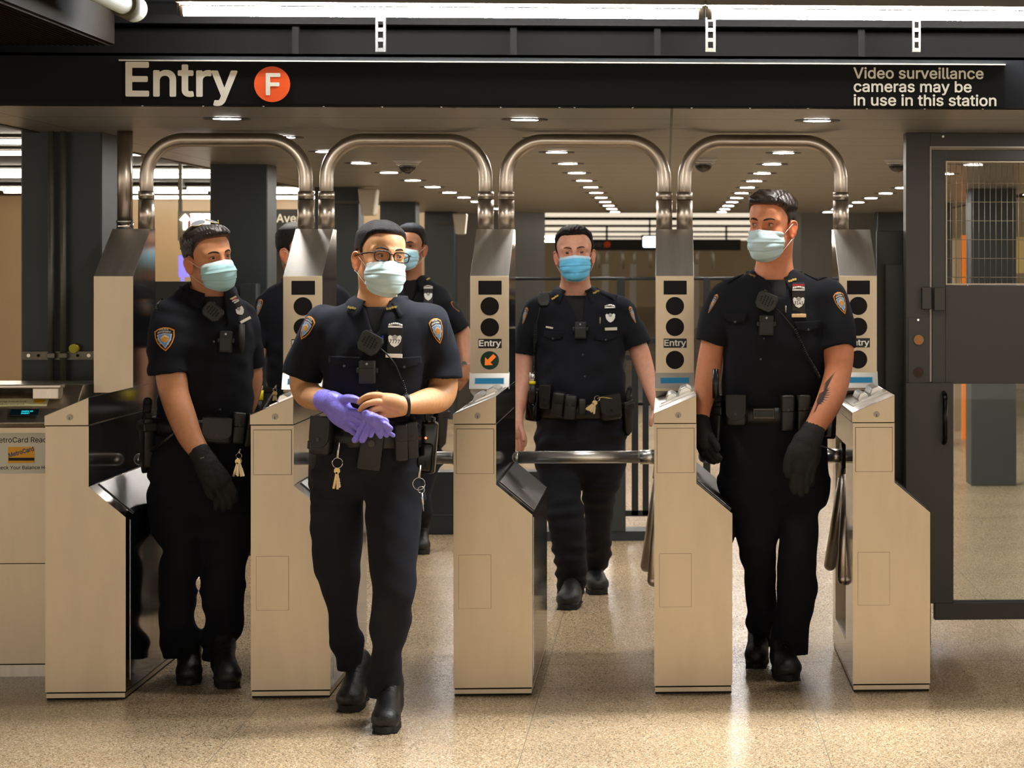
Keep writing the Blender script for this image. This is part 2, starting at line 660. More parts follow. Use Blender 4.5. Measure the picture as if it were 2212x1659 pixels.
# low tiled parapet seen through the lanes, with a kerb under the fence
b = MB(); b.box((-2.0, 13.74, 0), (-0.72, 13.9, 0.37)); struct('wall_inner', b, SLATE_M)
b = MB()
for x in (-1.86, -1.56, -1.26, -0.96):
    b.box((x - .002, 13.736, 0), (x + .002, 13.741, 0.37))
b.box((-2.0, 13.735, 0.115), (-0.72, 13.741, 0.119))
o = b.build('tile_joints', mat('grout', '5b6164', 0.8)); tag(o, kind='structure'); o.name = 'trim_3'
b = MB(); b.box((-0.72, 13.37, 0), (0.35, 13.6, 0.055)); struct('trim_4', b, SLATE_M)

# columns, each its own object
def column(x0, x1, y0, side, k):
    b = MB()
    b.box((x0, y0, 0), (x1, y0 + 0.3, CEIL + 0.3), bevel=0.006, seg=1)
    o = b.build('column', COLUMN_M)
    tag(o, kind='structure')
    return o
for k, y in enumerate((9.1, 12.8, 16.55, 20.3, 24.0)):
    if k == 0:
        column(W(45, 500, 9.73).x, W(220, 500, 9.73).x, 9.73, 'left', k)
    else:
        column(-2.505, -2.192, y, 'left', k)
for k, y in enumerate((12.8, 16.55, 20.3, 24.0)):
    column(2.20, 2.53, y, 'right', k)

# ------------------------------------------------------------------ the sign beam
BY = 8.10
root = empty('sign_beam', (-0.4, BY, CEIL), 'long charcoal sign beam above the turnstiles lettered Entry and Video surveillance', 'sign')
b = MB(); b.box((-3.2, BY, CEIL), (2.4, BY + 0.05, 2.335)); b.box((-3.2, BY, 2.325), (2.4, BY + 0.5, 2.335)); b.build('beam_casing', CHARCOAL, root)
b = MB(); b.box((-1.885, BY - 0.006, CEIL + 0.005), (1.196, BY, 2.306)); b.build('sign_panel', mat('sign_black', (9, 9, 9), 0.5, spec=0.12), root)
b = MB(); b.box((-1.895, BY - 0.012, 2.3065), (1.198, BY, 2.311)); b.build('white_line', mat('line_white', (220, 216, 200), 0.4), root)


def px_frame(px, py, Y):
    return frame(W(px, py, Y), (1, 0, 0))


sy = BY - 0.006
lw = (W(512, 0, sy) - W(270, 0, sy)).x
o = text_on('entry_lettering', 'Entry', px_frame(271, 206, sy), 69 * 8.1 / FPX, LETTER, root, 0.0015, bold=0.018, width=lw)
R_ = 38 * 8.1 / FPX
c0 = W(588, 182, sy)
b = MB(); b.cyl((c0.x, sy, c0.z), (c0.x, sy - 0.002, c0.z), R_, seg=56); b.build('orange_bullet', mat('bullet_orange', (232, 84, 18), 0.45), root)
text_on('bullet_letter', 'F', px_frame(574, 204, sy - 0.002), 44 * 8.1 / FPX, LETTER, root, 0.001, bold=0.02, width=31 * 8.1 / FPX)
for t, x0, x1, yb in (('Video surveillance', 1843.5, 2127, 169), ('cameras may be', 1844, 2101, 198), ('in use in this station', 1844, 2155, 227.5)):
    text_on('surveillance_lettering', t, px_frame(x0, yb, sy), 23 * 8.1 / FPX, LETTER, root, 0.001, bold=0.014, width=(x1 - x0) * 8.1 / FPX)
for k, px in enumerate((309, 440, 570, 700, 826, 954, 1082, 1209, 1241, 1367, 1494, 1620, 1745, 1872, 1997, 2122)):
    p = W(px, 231, BY + 0.02)
    b = MB(); b.sphere((p.x, BY + 0.012, CEIL), 0.004); b.build('screw', CHROME, root)

# dark clutter above the beam: slab beam, conduit, hangers
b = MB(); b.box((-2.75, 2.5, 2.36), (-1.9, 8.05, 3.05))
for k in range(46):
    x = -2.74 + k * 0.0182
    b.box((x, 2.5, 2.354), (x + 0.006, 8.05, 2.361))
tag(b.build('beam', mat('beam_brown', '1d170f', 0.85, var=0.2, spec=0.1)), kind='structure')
b = MB(); b.cyl((-1.745, 5.0, 2.44), (-1.745, 7.62, 2.44), 0.034); b.cyl((-1.745, 7.5, 2.44), (-1.745, 7.66, 2.44), 0.044); b.cyl((-1.745, 7.6, 2.44), (-1.745, 7.6, 3.05), 0.012)
tag(b.build('sprinkler_pipe', mat('pipe_cream', '4f4936', 0.7)), 'short cream pipe with coupling under the dark ceiling at top left', 'pipe')
rng = random.Random(4)
def hanger(px, y1, w, label, m):
    top, bot = W(px, 40, 8.25), W(px, y1, 8.25)
    hw = w * 8.25 / FPX / 2
    n = max(2, int((top.z - bot.z) / 0.03))
    b = MB()
    x = top.x
    b.box((x - hw, 8.25, bot.z), (x - hw * 0.5, 8.27, 3.06)); b.box((x + hw * 0.5, 8.25, bot.z), (x + hw, 8.27, 3.06))
    z = bot.z
    while z < 2.62:
        b.box((x - hw * 0.55, 8.25, z), (x + hw * 0.55, 8.27, z + 0.014))
        z += 0.036
    b.box((x - hw * 0.6, 8.25, 2.6), (x + hw * 0.6, 8.27, 3.06))
    tag(b.build('strut_hanger', m), label, 'hanger', 'perforated struts hanging above the sign beam')
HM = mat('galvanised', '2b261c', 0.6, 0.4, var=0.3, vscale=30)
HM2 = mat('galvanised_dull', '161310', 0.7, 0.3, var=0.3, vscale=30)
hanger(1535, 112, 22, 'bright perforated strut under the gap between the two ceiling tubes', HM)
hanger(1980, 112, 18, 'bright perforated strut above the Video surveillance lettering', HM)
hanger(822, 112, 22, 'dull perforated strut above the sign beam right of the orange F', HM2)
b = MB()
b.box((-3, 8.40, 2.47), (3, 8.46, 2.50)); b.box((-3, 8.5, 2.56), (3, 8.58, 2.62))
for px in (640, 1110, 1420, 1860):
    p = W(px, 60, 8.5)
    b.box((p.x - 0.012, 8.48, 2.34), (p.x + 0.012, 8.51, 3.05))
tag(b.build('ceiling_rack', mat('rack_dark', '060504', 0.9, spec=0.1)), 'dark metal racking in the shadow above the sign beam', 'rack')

# ------------------------------------------------------------------ fluorescent tubes
TUBE_M = mat('tube_glow', (0.94, 0.97, 1.0), 0.4, emit=TUBE_EMIT)
NEAR_M = mat('tube_glow_near', (1.0, 0.88, 0.72), 0.4, emit=TUBE_NEAR)
FAR_M = mat('tube_glow_far', (1.0, 0.90, 0.74), 0.4, emit=TUBE_FAR)
CORR_M = mat('tube_glow_corridor', (1.0, 0.88, 0.70), 0.4, emit=0.8)
HALL_FILL_M = mat('hidden_fill_glow', (1.0, 0.88, 0.70), 0.4, emit=48.0)
FIX_M = mat('fixture_grey', '544c40', 0.5, var=0.1)


FIXD_M = mat('fixture_dark', '2c261d', 0.8)


def tube_light(x0, x1, y, z, m, label, group, r=0.017, house=True):
    root = empty('tube_light', ((x0 + x1) / 2, y, z), label, 'ceiling light', group)
    b = MB(); b.cyl((x0, y, z), (x1, y, z), r, seg=16); b.build('tube', m, root)
    for x in (x0, x1):
        b = MB()
        s = 1 if x == x0 else -1
        b.cyl((x - s * 0.012, y, z), (x + s * 0.004, y, z), r * 1.1)
        b.box((x - s * 0.014 - 0.004, y - 0.012, z - 0.01), (x - s * 0.014 + 0.004, y + 0.012, z + 0.04))
        b.build('end_cap', FIX_M, root)
    if house:
        b = MB(); b.box((x0 - 0.02, y - 0.05, z + 0.026), (x1 + 0.02, y + 0.06, z + 0.075), bevel=0.006); b.build('housing', FIX_M if y < 9 else FIXD_M, root)
    return root


TZ = 2.480
tube_light(-1.675, 0.115, 8.085, TZ, TUBE_M, 'bright white tube light over the sign beam, left of the gap', 'tubes above the sign beam')
tube_light(0.155, 1.98, 8.085, TZ, TUBE_M, 'bright white tube light over the sign beam, right of the gap', 'tubes above the sign beam')
b = MB(); b.box((-1.8, 8.0, TZ + 0.075), (2.1, 8.22, TZ + 0.11)); tag(b.build('cable_tray', FIX_M), 'grey tray carrying the two tube lights over the sign beam', 'tray')
# rows over the hall on the camera's side (outside the frame, they light what the frame shows)
for y in (6.0, 2.6, -1.2):
    for x in (-4.3, -1.7, 0.9, 3.5):
        tube_light(x, x + 2.3, y, 2.9, NEAR_M, 'tube light over the near hall, %s row before the beam, %s from the left' % ({6.0: 'first', 2.6: 'second', -1.2: 'third'}[y], {-4.3: 'first', -1.7: 'second', 0.9: 'third', 3.5: 'fourth'}[x]), 'tubes over the near hall')
# rows in the higher halls beyond; each row: depth, list of spans
ORD = ('nearest', 'second', 'third', 'fourth', 'fifth', 'sixth', 'seventh', 'eighth', 'ninth', 'tenth', 'eleventh', 'twelfth', 'thirteenth')
rows_l = [(13.3, 2.42), (15.6, 2.42), (17.2, 2.42), (20.5, 2.42), (21.6, 2.42), (24.6, 2.40), (26.2, 2.42), (28.4, 2.42)]
for k, (y, z) in enumerate(rows_l):
    tube_light(-7.4, -5.15, y, z, FAR_M, 'outer tube of the %s row in the left hall' % ORD[k], 'tube rows in the left hall', r=0.014)
    tube_light(-5.05, -2.75, y, z, FAR_M, 'inner tube of the %s row in the left hall, beside the columns' % ORD[k], 'tube rows in the left hall', r=0.014)
for k, (y, z) in enumerate([(13.0, 2.42), (17.2, 2.42), (21.4, 2.42), (26.2, 2.42)]):
    tube_light(2.9, 5.2, y, z, FAR_M, '%s tube light in the hall behind the mesh gate' % ORD[k], 'tube rows in the right hall', r=0.014)
for k, y in enumerate((37.0, 44.0, 52.0, 61.0, 72.0)):
    tube_light(-4.0, 4.0, y, 2.42, CORR_M, '%s tube light in the far corridor beyond the downlights' % ORD[k], 'tube rows in the far corridor', r=0.055)
for k, y in enumerate((33.0, 40.0, 48.0, 57.0, 68.0, 80.0)):  # lamps added out of sight to brighten the far corridor
    for s_, nm in ((-1, 'left'), (1, 'right')):
        tube_light(4.4 * s_ - 1.3, 4.4 * s_ + 1.3, y, 2.42, HALL_FILL_M, '%s added fill light hidden at the %s side of the far hall, behind the pier walls' % (ORD[k], nm), 'unseen fill lights added in the far hall', r=0.02)
for k, y in enumerate((26.0, 28.2, 30.3)):
    b = MB(); b.box((-1.75 if k else -2.2, y, 2.40), (2.0, y + 0.12, 2.5)); tag(b.build('ceiling_rib', mat('rib_tan', '8a7a60', 0.6)), '%s pale cross rib under the ceiling beyond the downlights' % ORD[k], 'rib', 'cross ribs beyond the downlights')

# ------------------------------------------------------------------ recessed downlights
SPOT_M = mat('downlight_glow', (1.0, 0.96, 0.90), 0.4, emit=SPOT_EMIT)
def downlight(x, y, sc=1.0):
    root = empty('downlight', (x, y, CEIL), 'round white recessed downlight in the low ceiling', 'ceiling light', 'downlights in the low ceiling')
    b = MB()
    n = 28
    for (ra, za), (rb, zb) in zip(((0.088, -0.001), (0.088, -0.004), (0.052, -0.004)), ((0.088, -0.004), (0.052, -0.004), (0.052, -0.0012))):
        for i in range(n):
            a0, a1 = 2 * PI * i / n, 2 * PI * (i + 1) / n
            P = lambda r, z, a: (x + r * math.cos(a), y + r * math.sin(a), CEIL + z)
            b.quad(P(ra, za, a0), P(ra, za, a1), P(rb, zb, a1), P(rb, zb, a0))
    bmesh.ops.remove_doubles(b.bm, verts=b.bm.verts, dist=1e-5)
    b.build('trim_ring', mat('downlight_ring', '2b2925', 0.4), root)
    b = MB(); b.cyl((x, y, CEIL - 0.0035), (x, y, CEIL - 0.001), 0.051, seg=28); b.build('lamp', SPOT_M, root)
    return root


first = None
LX = ((-1.655, 0), (-0.538, 1), (0.575, 2), (1.685, 3))
for lx, c in LX:
    for k in range(13):
        y = 8.78 + k * 1.27
        if first is None:
            first = downlight(0, 0)
            r = first
            src = first
        else:
            r = src.copy(); COL.objects.link(r)
            for ch in [o for o in src.children]:
                q = ch.copy(); COL.objects.link(q); q.parent = r
                q.matrix_parent_inverse = ch.matrix_parent_inverse.copy()
        r.location = (lx, y, CEIL)
        r['label'] = '%s round downlight from the sign beam, in the %s row of the low ceiling' % (ORD[k], ('leftmost', 'second', 'third', 'rightmost')[c])
# ================================================================== TURNSTILES
CY = 8.59
TY = 9.30
AY = 9.655
ENTRYM = mat('label_white', (225, 222, 210), 0.4)


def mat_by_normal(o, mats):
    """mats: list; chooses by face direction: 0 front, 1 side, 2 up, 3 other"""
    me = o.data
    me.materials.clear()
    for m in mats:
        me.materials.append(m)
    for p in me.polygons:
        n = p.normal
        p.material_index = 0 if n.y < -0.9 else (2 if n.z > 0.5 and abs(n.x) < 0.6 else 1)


def turnstile(X0, label, plain=False, arrow=False, hub=True, dark_cap=False):
    g = 'row of steel turnstile cabinets'
    root = empty('turnstile', (X0 + 0.14, 9.1, 0), label, 'turnstile', g)
    BK = 9.62
    x = lambda v: X0 + v
    w, wl = 0.157, 0.291
    # plinth
    b = MB(); b.box((x(0.004), CY + 0.006, 0), (x(wl - 0.004), BK - 0.01, 0.008), mi=1); b.box((x(0.003), CY + 0.003, 0.008), (x(wl - 0.003), BK - 0.004, 0.024))
    b.build('plinth', [STEEL_FRONT, DARKGAP], root)
    # lower cabinet with the open recess on its left flank
    b = MB()
    body = [(x(0.0), 0.03), (x(wl), 0.03), (x(wl), 0.671), (x(w), 0.784), (x(w), 1.0065), (x(0.0), 1.0065)]
    if hub:
        r0 = 0.11
        b.prism(body, CY, 8.93)
        b.prism(body, 9.47, BK)
        b.prism([(x(r0), 0.03), (x(wl), 0.03), (x(wl), 0.671), (x(w), 0.784), (x(w), 1.0065), (x(r0), 1.0065)], 8.93, 9.47)
        b.box((x(0), 8.93, 0.03), (x(r0), 9.47, 0.14)); b.box((x(0), 8.93, 0.90), (x(r0), 9.47, 1.0065))
    else:
        b.prism(body, CY, BK)
    o = b.build('lower_cabinet', STEEL_FRONT, root)
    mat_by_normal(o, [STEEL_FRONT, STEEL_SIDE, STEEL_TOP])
    # diagonal wear plate on the right shoulder
    d = Vector((0.291 - 0.157, 0, 0.671 - 0.784)); d.normalize(); nrm = Vector((-d.z, 0, d.x))
    if nrm.z < 0: nrm = -nrm
    L_ = math.hypot(0.134, 0.113)
    M = frame((x(w), 0, 0.784), (d.x, 0, d.z), z=nrm)
    b = MB(); b.box((0.004, 0.13, 0.0005), (L_ - 0.002, BK - CY - 0.02, 0.0045), M=Matrix.Translation((0, CY, 0)) @ M, bevel=0.001, seg=1)
    b.build('wear_plate', mat('scuffed_dark_steel', (0.14, 0.14, 0.14), 0.28, 1.0), root)
    b = MB(); b.box((x(wl - 0.001), 8.66, 0.06), (x(wl + 0.002), BK - 0.02, 0.655)); b.build('flank_plate', STEEL_SIDE, root)
    # seam
    b = MB(); b.box((x(0.002), CY + 0.003, 1.0), (x(w - 0.002), BK - 0.003, 1.012)); b.build('shadow_gap', DARKGAP, root)
    b = MB(); b.box((x(0.004), CY + 0.004, 0.022), (x(wl - 0.004), BK - 0.004, 0.032)); b.build('shadow_gap', DARKGAP, root)
    # head unit, its top sloping up to the right
    b = MB(); b.prism([(x(-0.003), 1.0095), (x(w), 1.0095), (x(w), 1.113), (x(-0.003), 1.046)], CY - 0.003, BK + 0.05)
    o = b.build('head_unit', STEEL_FRONT, root, bevel=0.002)
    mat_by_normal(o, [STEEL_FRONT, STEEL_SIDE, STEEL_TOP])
    # lock
    b = MB(); b.cyl((x(0.089), CY - 0.001, 1.04), (x(0.089), CY - 0.006, 1.04), 0.0115); b.cyl((x(0.089), CY - 0.006, 1.04), (x(0.089), CY - 0.008, 1.04), 0.0085)
    o = b.build('lock', mat('lock_steel', (0.32, 0.28, 0.23), 0.35, 1.0), root)
    b = MB(); b.box((x(0.0878), CY - 0.0086, 1.031), (x(0.0902), CY - 0.0075, 1.041)); b.build('keyhole', DARKGAP, o)
    if not plain:
        for nm, x0_, x1_, z0_, z1_, t in (('access_panel', 0.011, 0.148, 0.826, 0.990, 0.0022), ('hatch', 0.020, 0.138, 0.325, 0.523, 0.0)):
            b = MB(); e = 0.0016 if nm == 'access_panel' else 0.0009
            b.box((x(x0_ - e), CY - 0.0006 - t * 0.2, z0_ - e), (x(x1_ + e), CY + 0.001, z1_ + e), mi=1)
            b.box((x(x0_), CY - 0.0012 - t, z0_), (x(x1_), CY, z1_))
            b.build(nm, [STEEL_FRONT, mat('seam_brown', '4b3b25', 0.8)], root)
    # tower
    b = MB()
    b.prism([(TY, 1.09), (TY, 1.555), (9.61, 1.748), (9.70, 1.748), (9.70, 0.8), (9.55, 0.8), (9.55, 1.05)], x(0.001), x(w - 0.001), axis='x')
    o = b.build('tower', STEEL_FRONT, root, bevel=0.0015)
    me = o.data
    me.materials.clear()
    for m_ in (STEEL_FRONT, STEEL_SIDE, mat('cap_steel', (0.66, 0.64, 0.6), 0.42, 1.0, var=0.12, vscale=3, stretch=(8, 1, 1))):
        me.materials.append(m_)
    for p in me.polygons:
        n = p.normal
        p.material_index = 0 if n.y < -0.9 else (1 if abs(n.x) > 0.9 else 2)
    if not plain:
        yy = TY
        b = MB(); b.box((x(0.034), yy - 0.002, 1.480), (x(0.127), yy + 0.002, 1.536), bevel=0.001, seg=1); b.build('sign_window', BLACKG, root)
        for z in (1.4335, 1.349):
            b = MB(); b.cyl((x(0.0795), yy - 0.0025, z), (x(0.0795), yy + 0.002, z), 0.0368, seg=40); b.build('signal_lens', BLACKG, root)
        b = MB(); b.box((x(0.034), yy - 0.0015, 1.265), (x(0.127), yy + 0.002, 1.3025)); lab = b.build('entry_label', mat('label_black', (14, 14, 15), 0.4), root)
        text_on('lettering', 'Entry', frame((x(0.0365), yy - 0.0015, 1.2735), (1, 0, 0)), 0.0235, ENTRYM, lab, 0.0008, bold=0.02, width=0.088)
        b = MB(); b.cyl((x(0.0795), yy - 0.0025, 1.216), (x(0.0795), yy + 0.002, 1.216), 0.0368, seg=40)
        lens = b.build('signal_lens', mat('lens_green', (16, 52, 38), 0.2) if arrow else BLACKG, root)
        if arrow:
            M = frame((x(0.0795), yy - 0.0025, 1.216), (1, 0, 0)) @ Matrix.Rotation(math.radians(-135 + 90), 4, 'Y')
            # arrow pointing down-left
            pts = [(0.0, -0.028), (0.022, -0.004), (0.008, -0.004), (0.008, 0.028), (-0.008, 0.028), (-0.008, -0.004), (-0.022, -0.004)]
            a = math.radians(-45)
            pr = [(x(0.0795) + px_ * math.cos(a) - (-pz_) * math.sin(a) * -1 * -1, 1.216) for px_, pz_ in pts]
            pr = []
            for px_, pz_ in pts:
                # rotate the down arrow by -45 degrees so that it points to the lower left
                rx = px_ * math.cos(a) - pz_ * math.sin(a)
                rz = px_ * math.sin(a) + pz_ * math.cos(a)
                pr.append((x(0.0795) + rx, 1.216 + rz))
            b = MB(); b.prism(pr, yy - 0.0035, yy - 0.0024); b.build('arrow', mat('arrow_orange', (236, 118, 38), 0.4, emit=0.35), lens)
        # tilted display panel
        b = MB(); b.prism([(TY + 0.002, 1.168), (TY - 0.03, 1.103), (TY + 0.02, 1.10), (TY + 0.02, 1.168)], x(-0.001), x(w + 0.001), axis='x')
        dp = b.build('display_panel', STEEL_TOP, root)
        ux = Vector((1, 0, 0)); uz = Vector((0, 0.032, 0.065)).normalized()
        M = frame((x(0.0), TY - 0.030, 1.103), ux, z=uz)
        b = MB(); b.box((0.022, -0.0012, 0.022), (0.136, 0.0008, 0.046), M=M); b.build('screen', mat('lcd_blue', (38, 106, 140), 0.15, emit=0.25), dp)
        b = MB(); b.box((0.019, -0.0007, 0.019), (0.139, 0.0005, 0.049), M=M); b.build('screen_frame', mat('frame_pale', (190, 196, 200), 0.3, 0.5), dp)
        # card reader on the sloping shelf
        s = Vector((0.157, 0, 0.067)).normalized()
        M = frame((x(0.0), 8.78, 1.047), s, z=Vector((-s.z, 0, s.x)))
        b = MB()
        b.box((0.02, 0.02, 0.0), (0.165, 0.42, 0.004), M=M)
        b.build('reader_slot', STEEL_TOP, root)
        for (x0_, x1_) in ((0.052, 0.096), (0.104, 0.158)):
            b = MB()
            b.prism([(x0_, 0.0), (x1_, 0.0), (x1_, 0.012), (x1_ - 0.012, 0.028), (x0_ + 0.016, 0.028), (x0_, 0.012)], 0.12, 0.36, M=M)
            b.build('card_reader', STEEL_TOP, root, bevel=0.003)
        b = MB(); b.box((0.03, 0.06, 0.004), (0.062, 0.10, 0.008), M=M); b.box((0.07, 0.05, 0.004), (0.15, 0.07, 0.009), M=M); b.build('reader_rail', CHROME, root)
    if hub:
        c = Vector((x(0.03), 9.22, 0.832))
        b = MB()
        b.prism([(9.14, 0.86), (9.18, 0.885), (9.26, 0.885), (9.30, 0.84), (9.27, 0.77), (9.17, 0.77)], x(0.002), x(0.11), axis='x')
        b.build('hub', mat('hub_black', (22, 24, 28), 0.25), root)
        for e in ((x(-0.545), 9.22, 0.832), (x(-0.035), 9.30, 0.385), (x(-0.005), 8.97, 0.372)):
            b = MB(); e = Vector(e); b.cyl(c, e, 0.0245, seg=28); dd = (e - c).normalized(); b.sphere(e, 0.0245); b.cyl(c, c + dd * 0.09, 0.029, seg=24)
            b.build('tripod_arm', TUBESTEEL if e.z < 0.5 else STEEL_TOP, root)
    return root


XS = (-2.278, -1.532, -0.789, -0.046, 0.696)
turnstile(XS[0], 'plain steel end cabinet without lenses beside the leftmost officer', plain=True, hub=False)
turnstile(XS[1], 'steel turnstile cabinet partly hidden by the officer in glasses')
turnstile(XS[2], 'steel turnstile cabinet with a lit orange arrow on its tower', arrow=True)
turnstile(XS[3], 'steel turnstile cabinet with all lenses dark between the middle and right officers')
turnstile(XS[4], 'rightmost steel turnstile cabinet beside the charcoal gate')


# arches over the lanes
def arch(xa, xb, label):
    root = empty('lane_arch', ((xa + xb) / 2, AY, 1.75), label, 'arch', 'steel tube arches over the lanes')
    R, zt = 0.155, 2.118
    pts = [(xa, 1.80)] + [(xa, 1.95)] + arc(xa + R, zt - R, R, 180, 90, 12) + arc(xb - R, zt - R, R, 90, 0, 12) + [(xb, 1.95), (xb, 1.80)]
    b = MB(); b.tube([(p[0], AY, p[1]) for p in pts], 0.0285, seg=28); b.build('tube', TUBESTEEL, root)
    for xx in (xa, xb):
        b = MB(); b.cyl((xx, AY, 1.746), (xx, AY, 1.870), 0.0335, seg=32); b.cyl((xx, AY, 1.873), (xx, AY, 1.905), 0.0335, seg=32); b.cyl((xx, AY, 1.86), (xx, AY, 1.88), 0.031, mi=1); b.build('sleeve', [TUBESTEEL, DARKGAP], root)
for k, lab in enumerate(('leftmost steel tube arch above the first lane', 'steel tube arch behind the officer in glasses, second from left', 'steel tube arch above the middle officer', 'rightmost steel tube arch, above the tattooed officer')):
    arch(XS[k] + 0.121 + (0.008 if k == 0 else 0), XS[k + 1] + 0.036, lab)
root = empty('steel_pole', (-2.236, AY, 1.75), 'straight steel pole from the end cabinet up to the ceiling', 'pole')
b = MB(); b.cyl((-2.236, AY, 1.77), (-2.236, AY, CEIL), 0.031, seg=28); b.build('pole', TUBESTEEL, root)
b = MB(); b.cyl((-2.236, AY, 1.746), (-2.236, AY, 1.775), 0.034, seg=28); b.cyl((-2.236, AY, 1.775), (-2.236, AY, 1.784), 0.036, seg=28); b.build('collar', CHROME, root)

# ------------------------------------------------------------------ card balance reader at far left
root = empty('balance_reader', (-2.55, 9.25, 0), 'steel MetroCard balance reader at the left edge', 'machine')
F = 9.10
b = MB(); b.box((-3.0, F, 0.03), (-2.30, F + 0.5, 0.985)); b.build('cabinet', STEEL_FRONT, root, bevel=0.003)
b = MB(); b.box((-3.0, F - 0.004, 0.0), (-2.30, F + 0.5, 0.045)); b.build('plinth', STEEL, root)
b = MB(); b.box((-3.0, F - 0.001, 0.437), (-2.30, F, 0.440)); b.build('panel_seam', DARKGAP, root)
b = MB(); b.box((-3.0, F - 0.001, 0.045), (-2.30, F, 0.049)); b.build('panel_seam', DARKGAP, root)
b = MB(); b.prism([(F, 0.965), (F - 0.02, 0.985), (F + 0.02, 1.04), (F + 0.14, 1.125), (F + 0.5, 1.125), (F + 0.5, 0.965)], -3.0, -2.30, axis='x'); b.build('sloping_hood', STEEL, root, bevel=0.003)
b = MB(); b.box((-3.0, F + 0.02, 1.118), (-2.36, F + 0.09, 1.133)); b.box((-2.47, F + 0.03, 1.075), (-2.37, F + 0.1, 1.12)); b.build('card_slot_guard', STEEL, root, bevel=0.004)
M = frame((-3.0, F + 0.024, 1.043), (1, 0, 0), z=(0, 0.12, 0.085))
ox = 0
def on_plate(name, px0, py0, px1, py1, off, m, parent, depth=0.001):
    a, c = W(px0, py1, F), W(px1, py0, F)
    b = MB(); b.box((a.x, F - off - depth, a.z), (c.x, F - off, c.z)); return b.build(name, m, parent)
bl = on_plate('label_plate', -130, 935, 112, 1024, 0.0, mat('plate_cream', (228, 222, 200), 0.35), root, 0.002)
K = F / FPX
INK = mat('ink_black', (24, 24, 26), 0.6)
FF = F - 0.0022
for t, x0, x1, yb, h in (('MetroCard Reader', -15, 112, 956, 11), ('Check Your Balance Here', -12, 108, 1014, 7.5)):
    text_on('plate_lettering', t, frame(W(x0, yb, FF), (1, 0, 0)), h * K, INK, bl, 0.0005, bold=0.006, width=(x1 - x0) * K)
cd = on_plate('card_picture', 18, 965, 75, 1000, 0.0022, mat('card_gold', (246, 176, 20), 0.4), bl)
on_plate('card_stripe', 19, 988.5, 75, 995, 0.0034, INK, cd, 0.0004)
t = text_on('card_lettering', 'MetroCard', frame(W(20, 988, F - 0.0036), (math.cos(0.27), 0, math.sin(0.27))), 9 * K, mat('card_blue', (42, 78, 122), 0.5), cd, 0.0004, bold=0.02, width=54 * K)
M2 = Matrix.Translation(W(22, 896, F - 0.021)) 
b = MB(); M = frame(W(21, 897, F - 0.016), (1, 0, 0), z=(0, 0.045, 0.055)); b.box((0, -0.001, 0), (0.108, 0.002, 0.028), M=M); sc_ = b.build('screen', mat('screen_dark', (12, 34, 44), 0.15), root)
for z_, t_ in ((0.0145, 'SWIPE OR'), (0.005, 'INSERT')):
    text_on('screen_lettering', t_, M @ Matrix.Translation((0.042, -0.0012, z_)), 0.0065, mat('cyan_glow', (40, 220, 235), 0.4, emit=1.2), sc_, 0.0003, bold=0.01)
M = frame((-3.0, F + 0.026, 1.046), (1, 0, 0), z=(0, 0.12, 0.085))
b = MB(); b.box((0.0, -0.0015, 0.004), (0.585, 0.001, 0.05), M=M); hl = b.build('hood_label', mat('hood_yellow', (236, 228, 176), 0.4), root)
for z_, t_ in ((0.028, 'Swipe card to check remaining balance'), (0.010, 'or expiration date on your MetroCard.')):
    text_on('hood_lettering', t_, M @ Matrix.Translation((0.16, -0.0016, z_)), 0.009, INK, hl, 0.0003, width=0.34)
b = MB(); b.box((0.53, -0.0022, 0.024), (0.57, -0.0014, 0.044), M=M); b.build('hood_card_picture', mat('card_gold', (246, 176, 20), 0.4), hl)

# conduits, strut and yellow cap on the first column
for px, lab in ((111, 'left of two grey conduits on the first charcoal column'), (137, 'right of two grey conduits on the first charcoal column')):
    p = W(px, 500, 9.69)
    b = MB(); b.cyl((p.x, 9.685, 0.95), (p.x, 9.685, CEIL), 0.0125, seg=20); tag(b.build('conduit', mat('conduit_grey', (98, 98, 92), 0.45, 0.3, var=0.15, vscale=6)), lab, 'conduit', 'conduits on the first column')
root = empty('strut_rail', (-2.36, 9.72, 1.25), 'grey perforated strut rail clamping the conduits to the column', 'rail')
a, c = W(48, 777, 9.71), W(202, 759, 9.71)
b = MB(); b.box((a.x, 9.70, a.z), (c.x, 9.73, c.z), bevel=0.002); b.box((a.x, 9.696, c.z - 0.004), (c.x, 9.70, c.z)); b.box((a.x, 9.696, a.z), (c.x, 9.70, a.z + 0.004)); b.build('rail', mat('rail_grey', (120, 114, 100), 0.45, 0.6, var=0.2, vscale=10), root)
for px in (62, 83, 104, 168, 192):
    p = W(px, 768, 9.70); b = MB(); b.cyl((p.x, 9.6995, p.z), (p.x, 9.696, p.z), 0.006 if px in (83, 168, 104) else 0.0075); b.build('rail_hole' if px in (83, 168, 104) else 'bolt', DARKGAP if px in (83, 168, 104) else STEEL, root)
for px in (111, 137):
    p = W(px, 768, 9.68); b = MB(); b.box((p.x - 0.017, 9.668, p.z - 0.012), (p.x + 0.017, 9.70, p.z + 0.012), bevel=0.004); b.build('clamp', mat('rail_grey', (120, 114, 100)), root)
p = W(159, 753, 9.69); b = MB(); b.cyl((p.x, 9.728, p.z), (p.x, 9.685, p.z), 0.0185, seg=32); b.cyl((p.x, 9.686, p.z), (p.x, 9.682, p.z), 0.0165, seg=32)
tag(b.build('push_button', mat('cap_yellow', (228, 214, 20), 0.4)), 'round yellow cap on the first charcoal column', 'button')

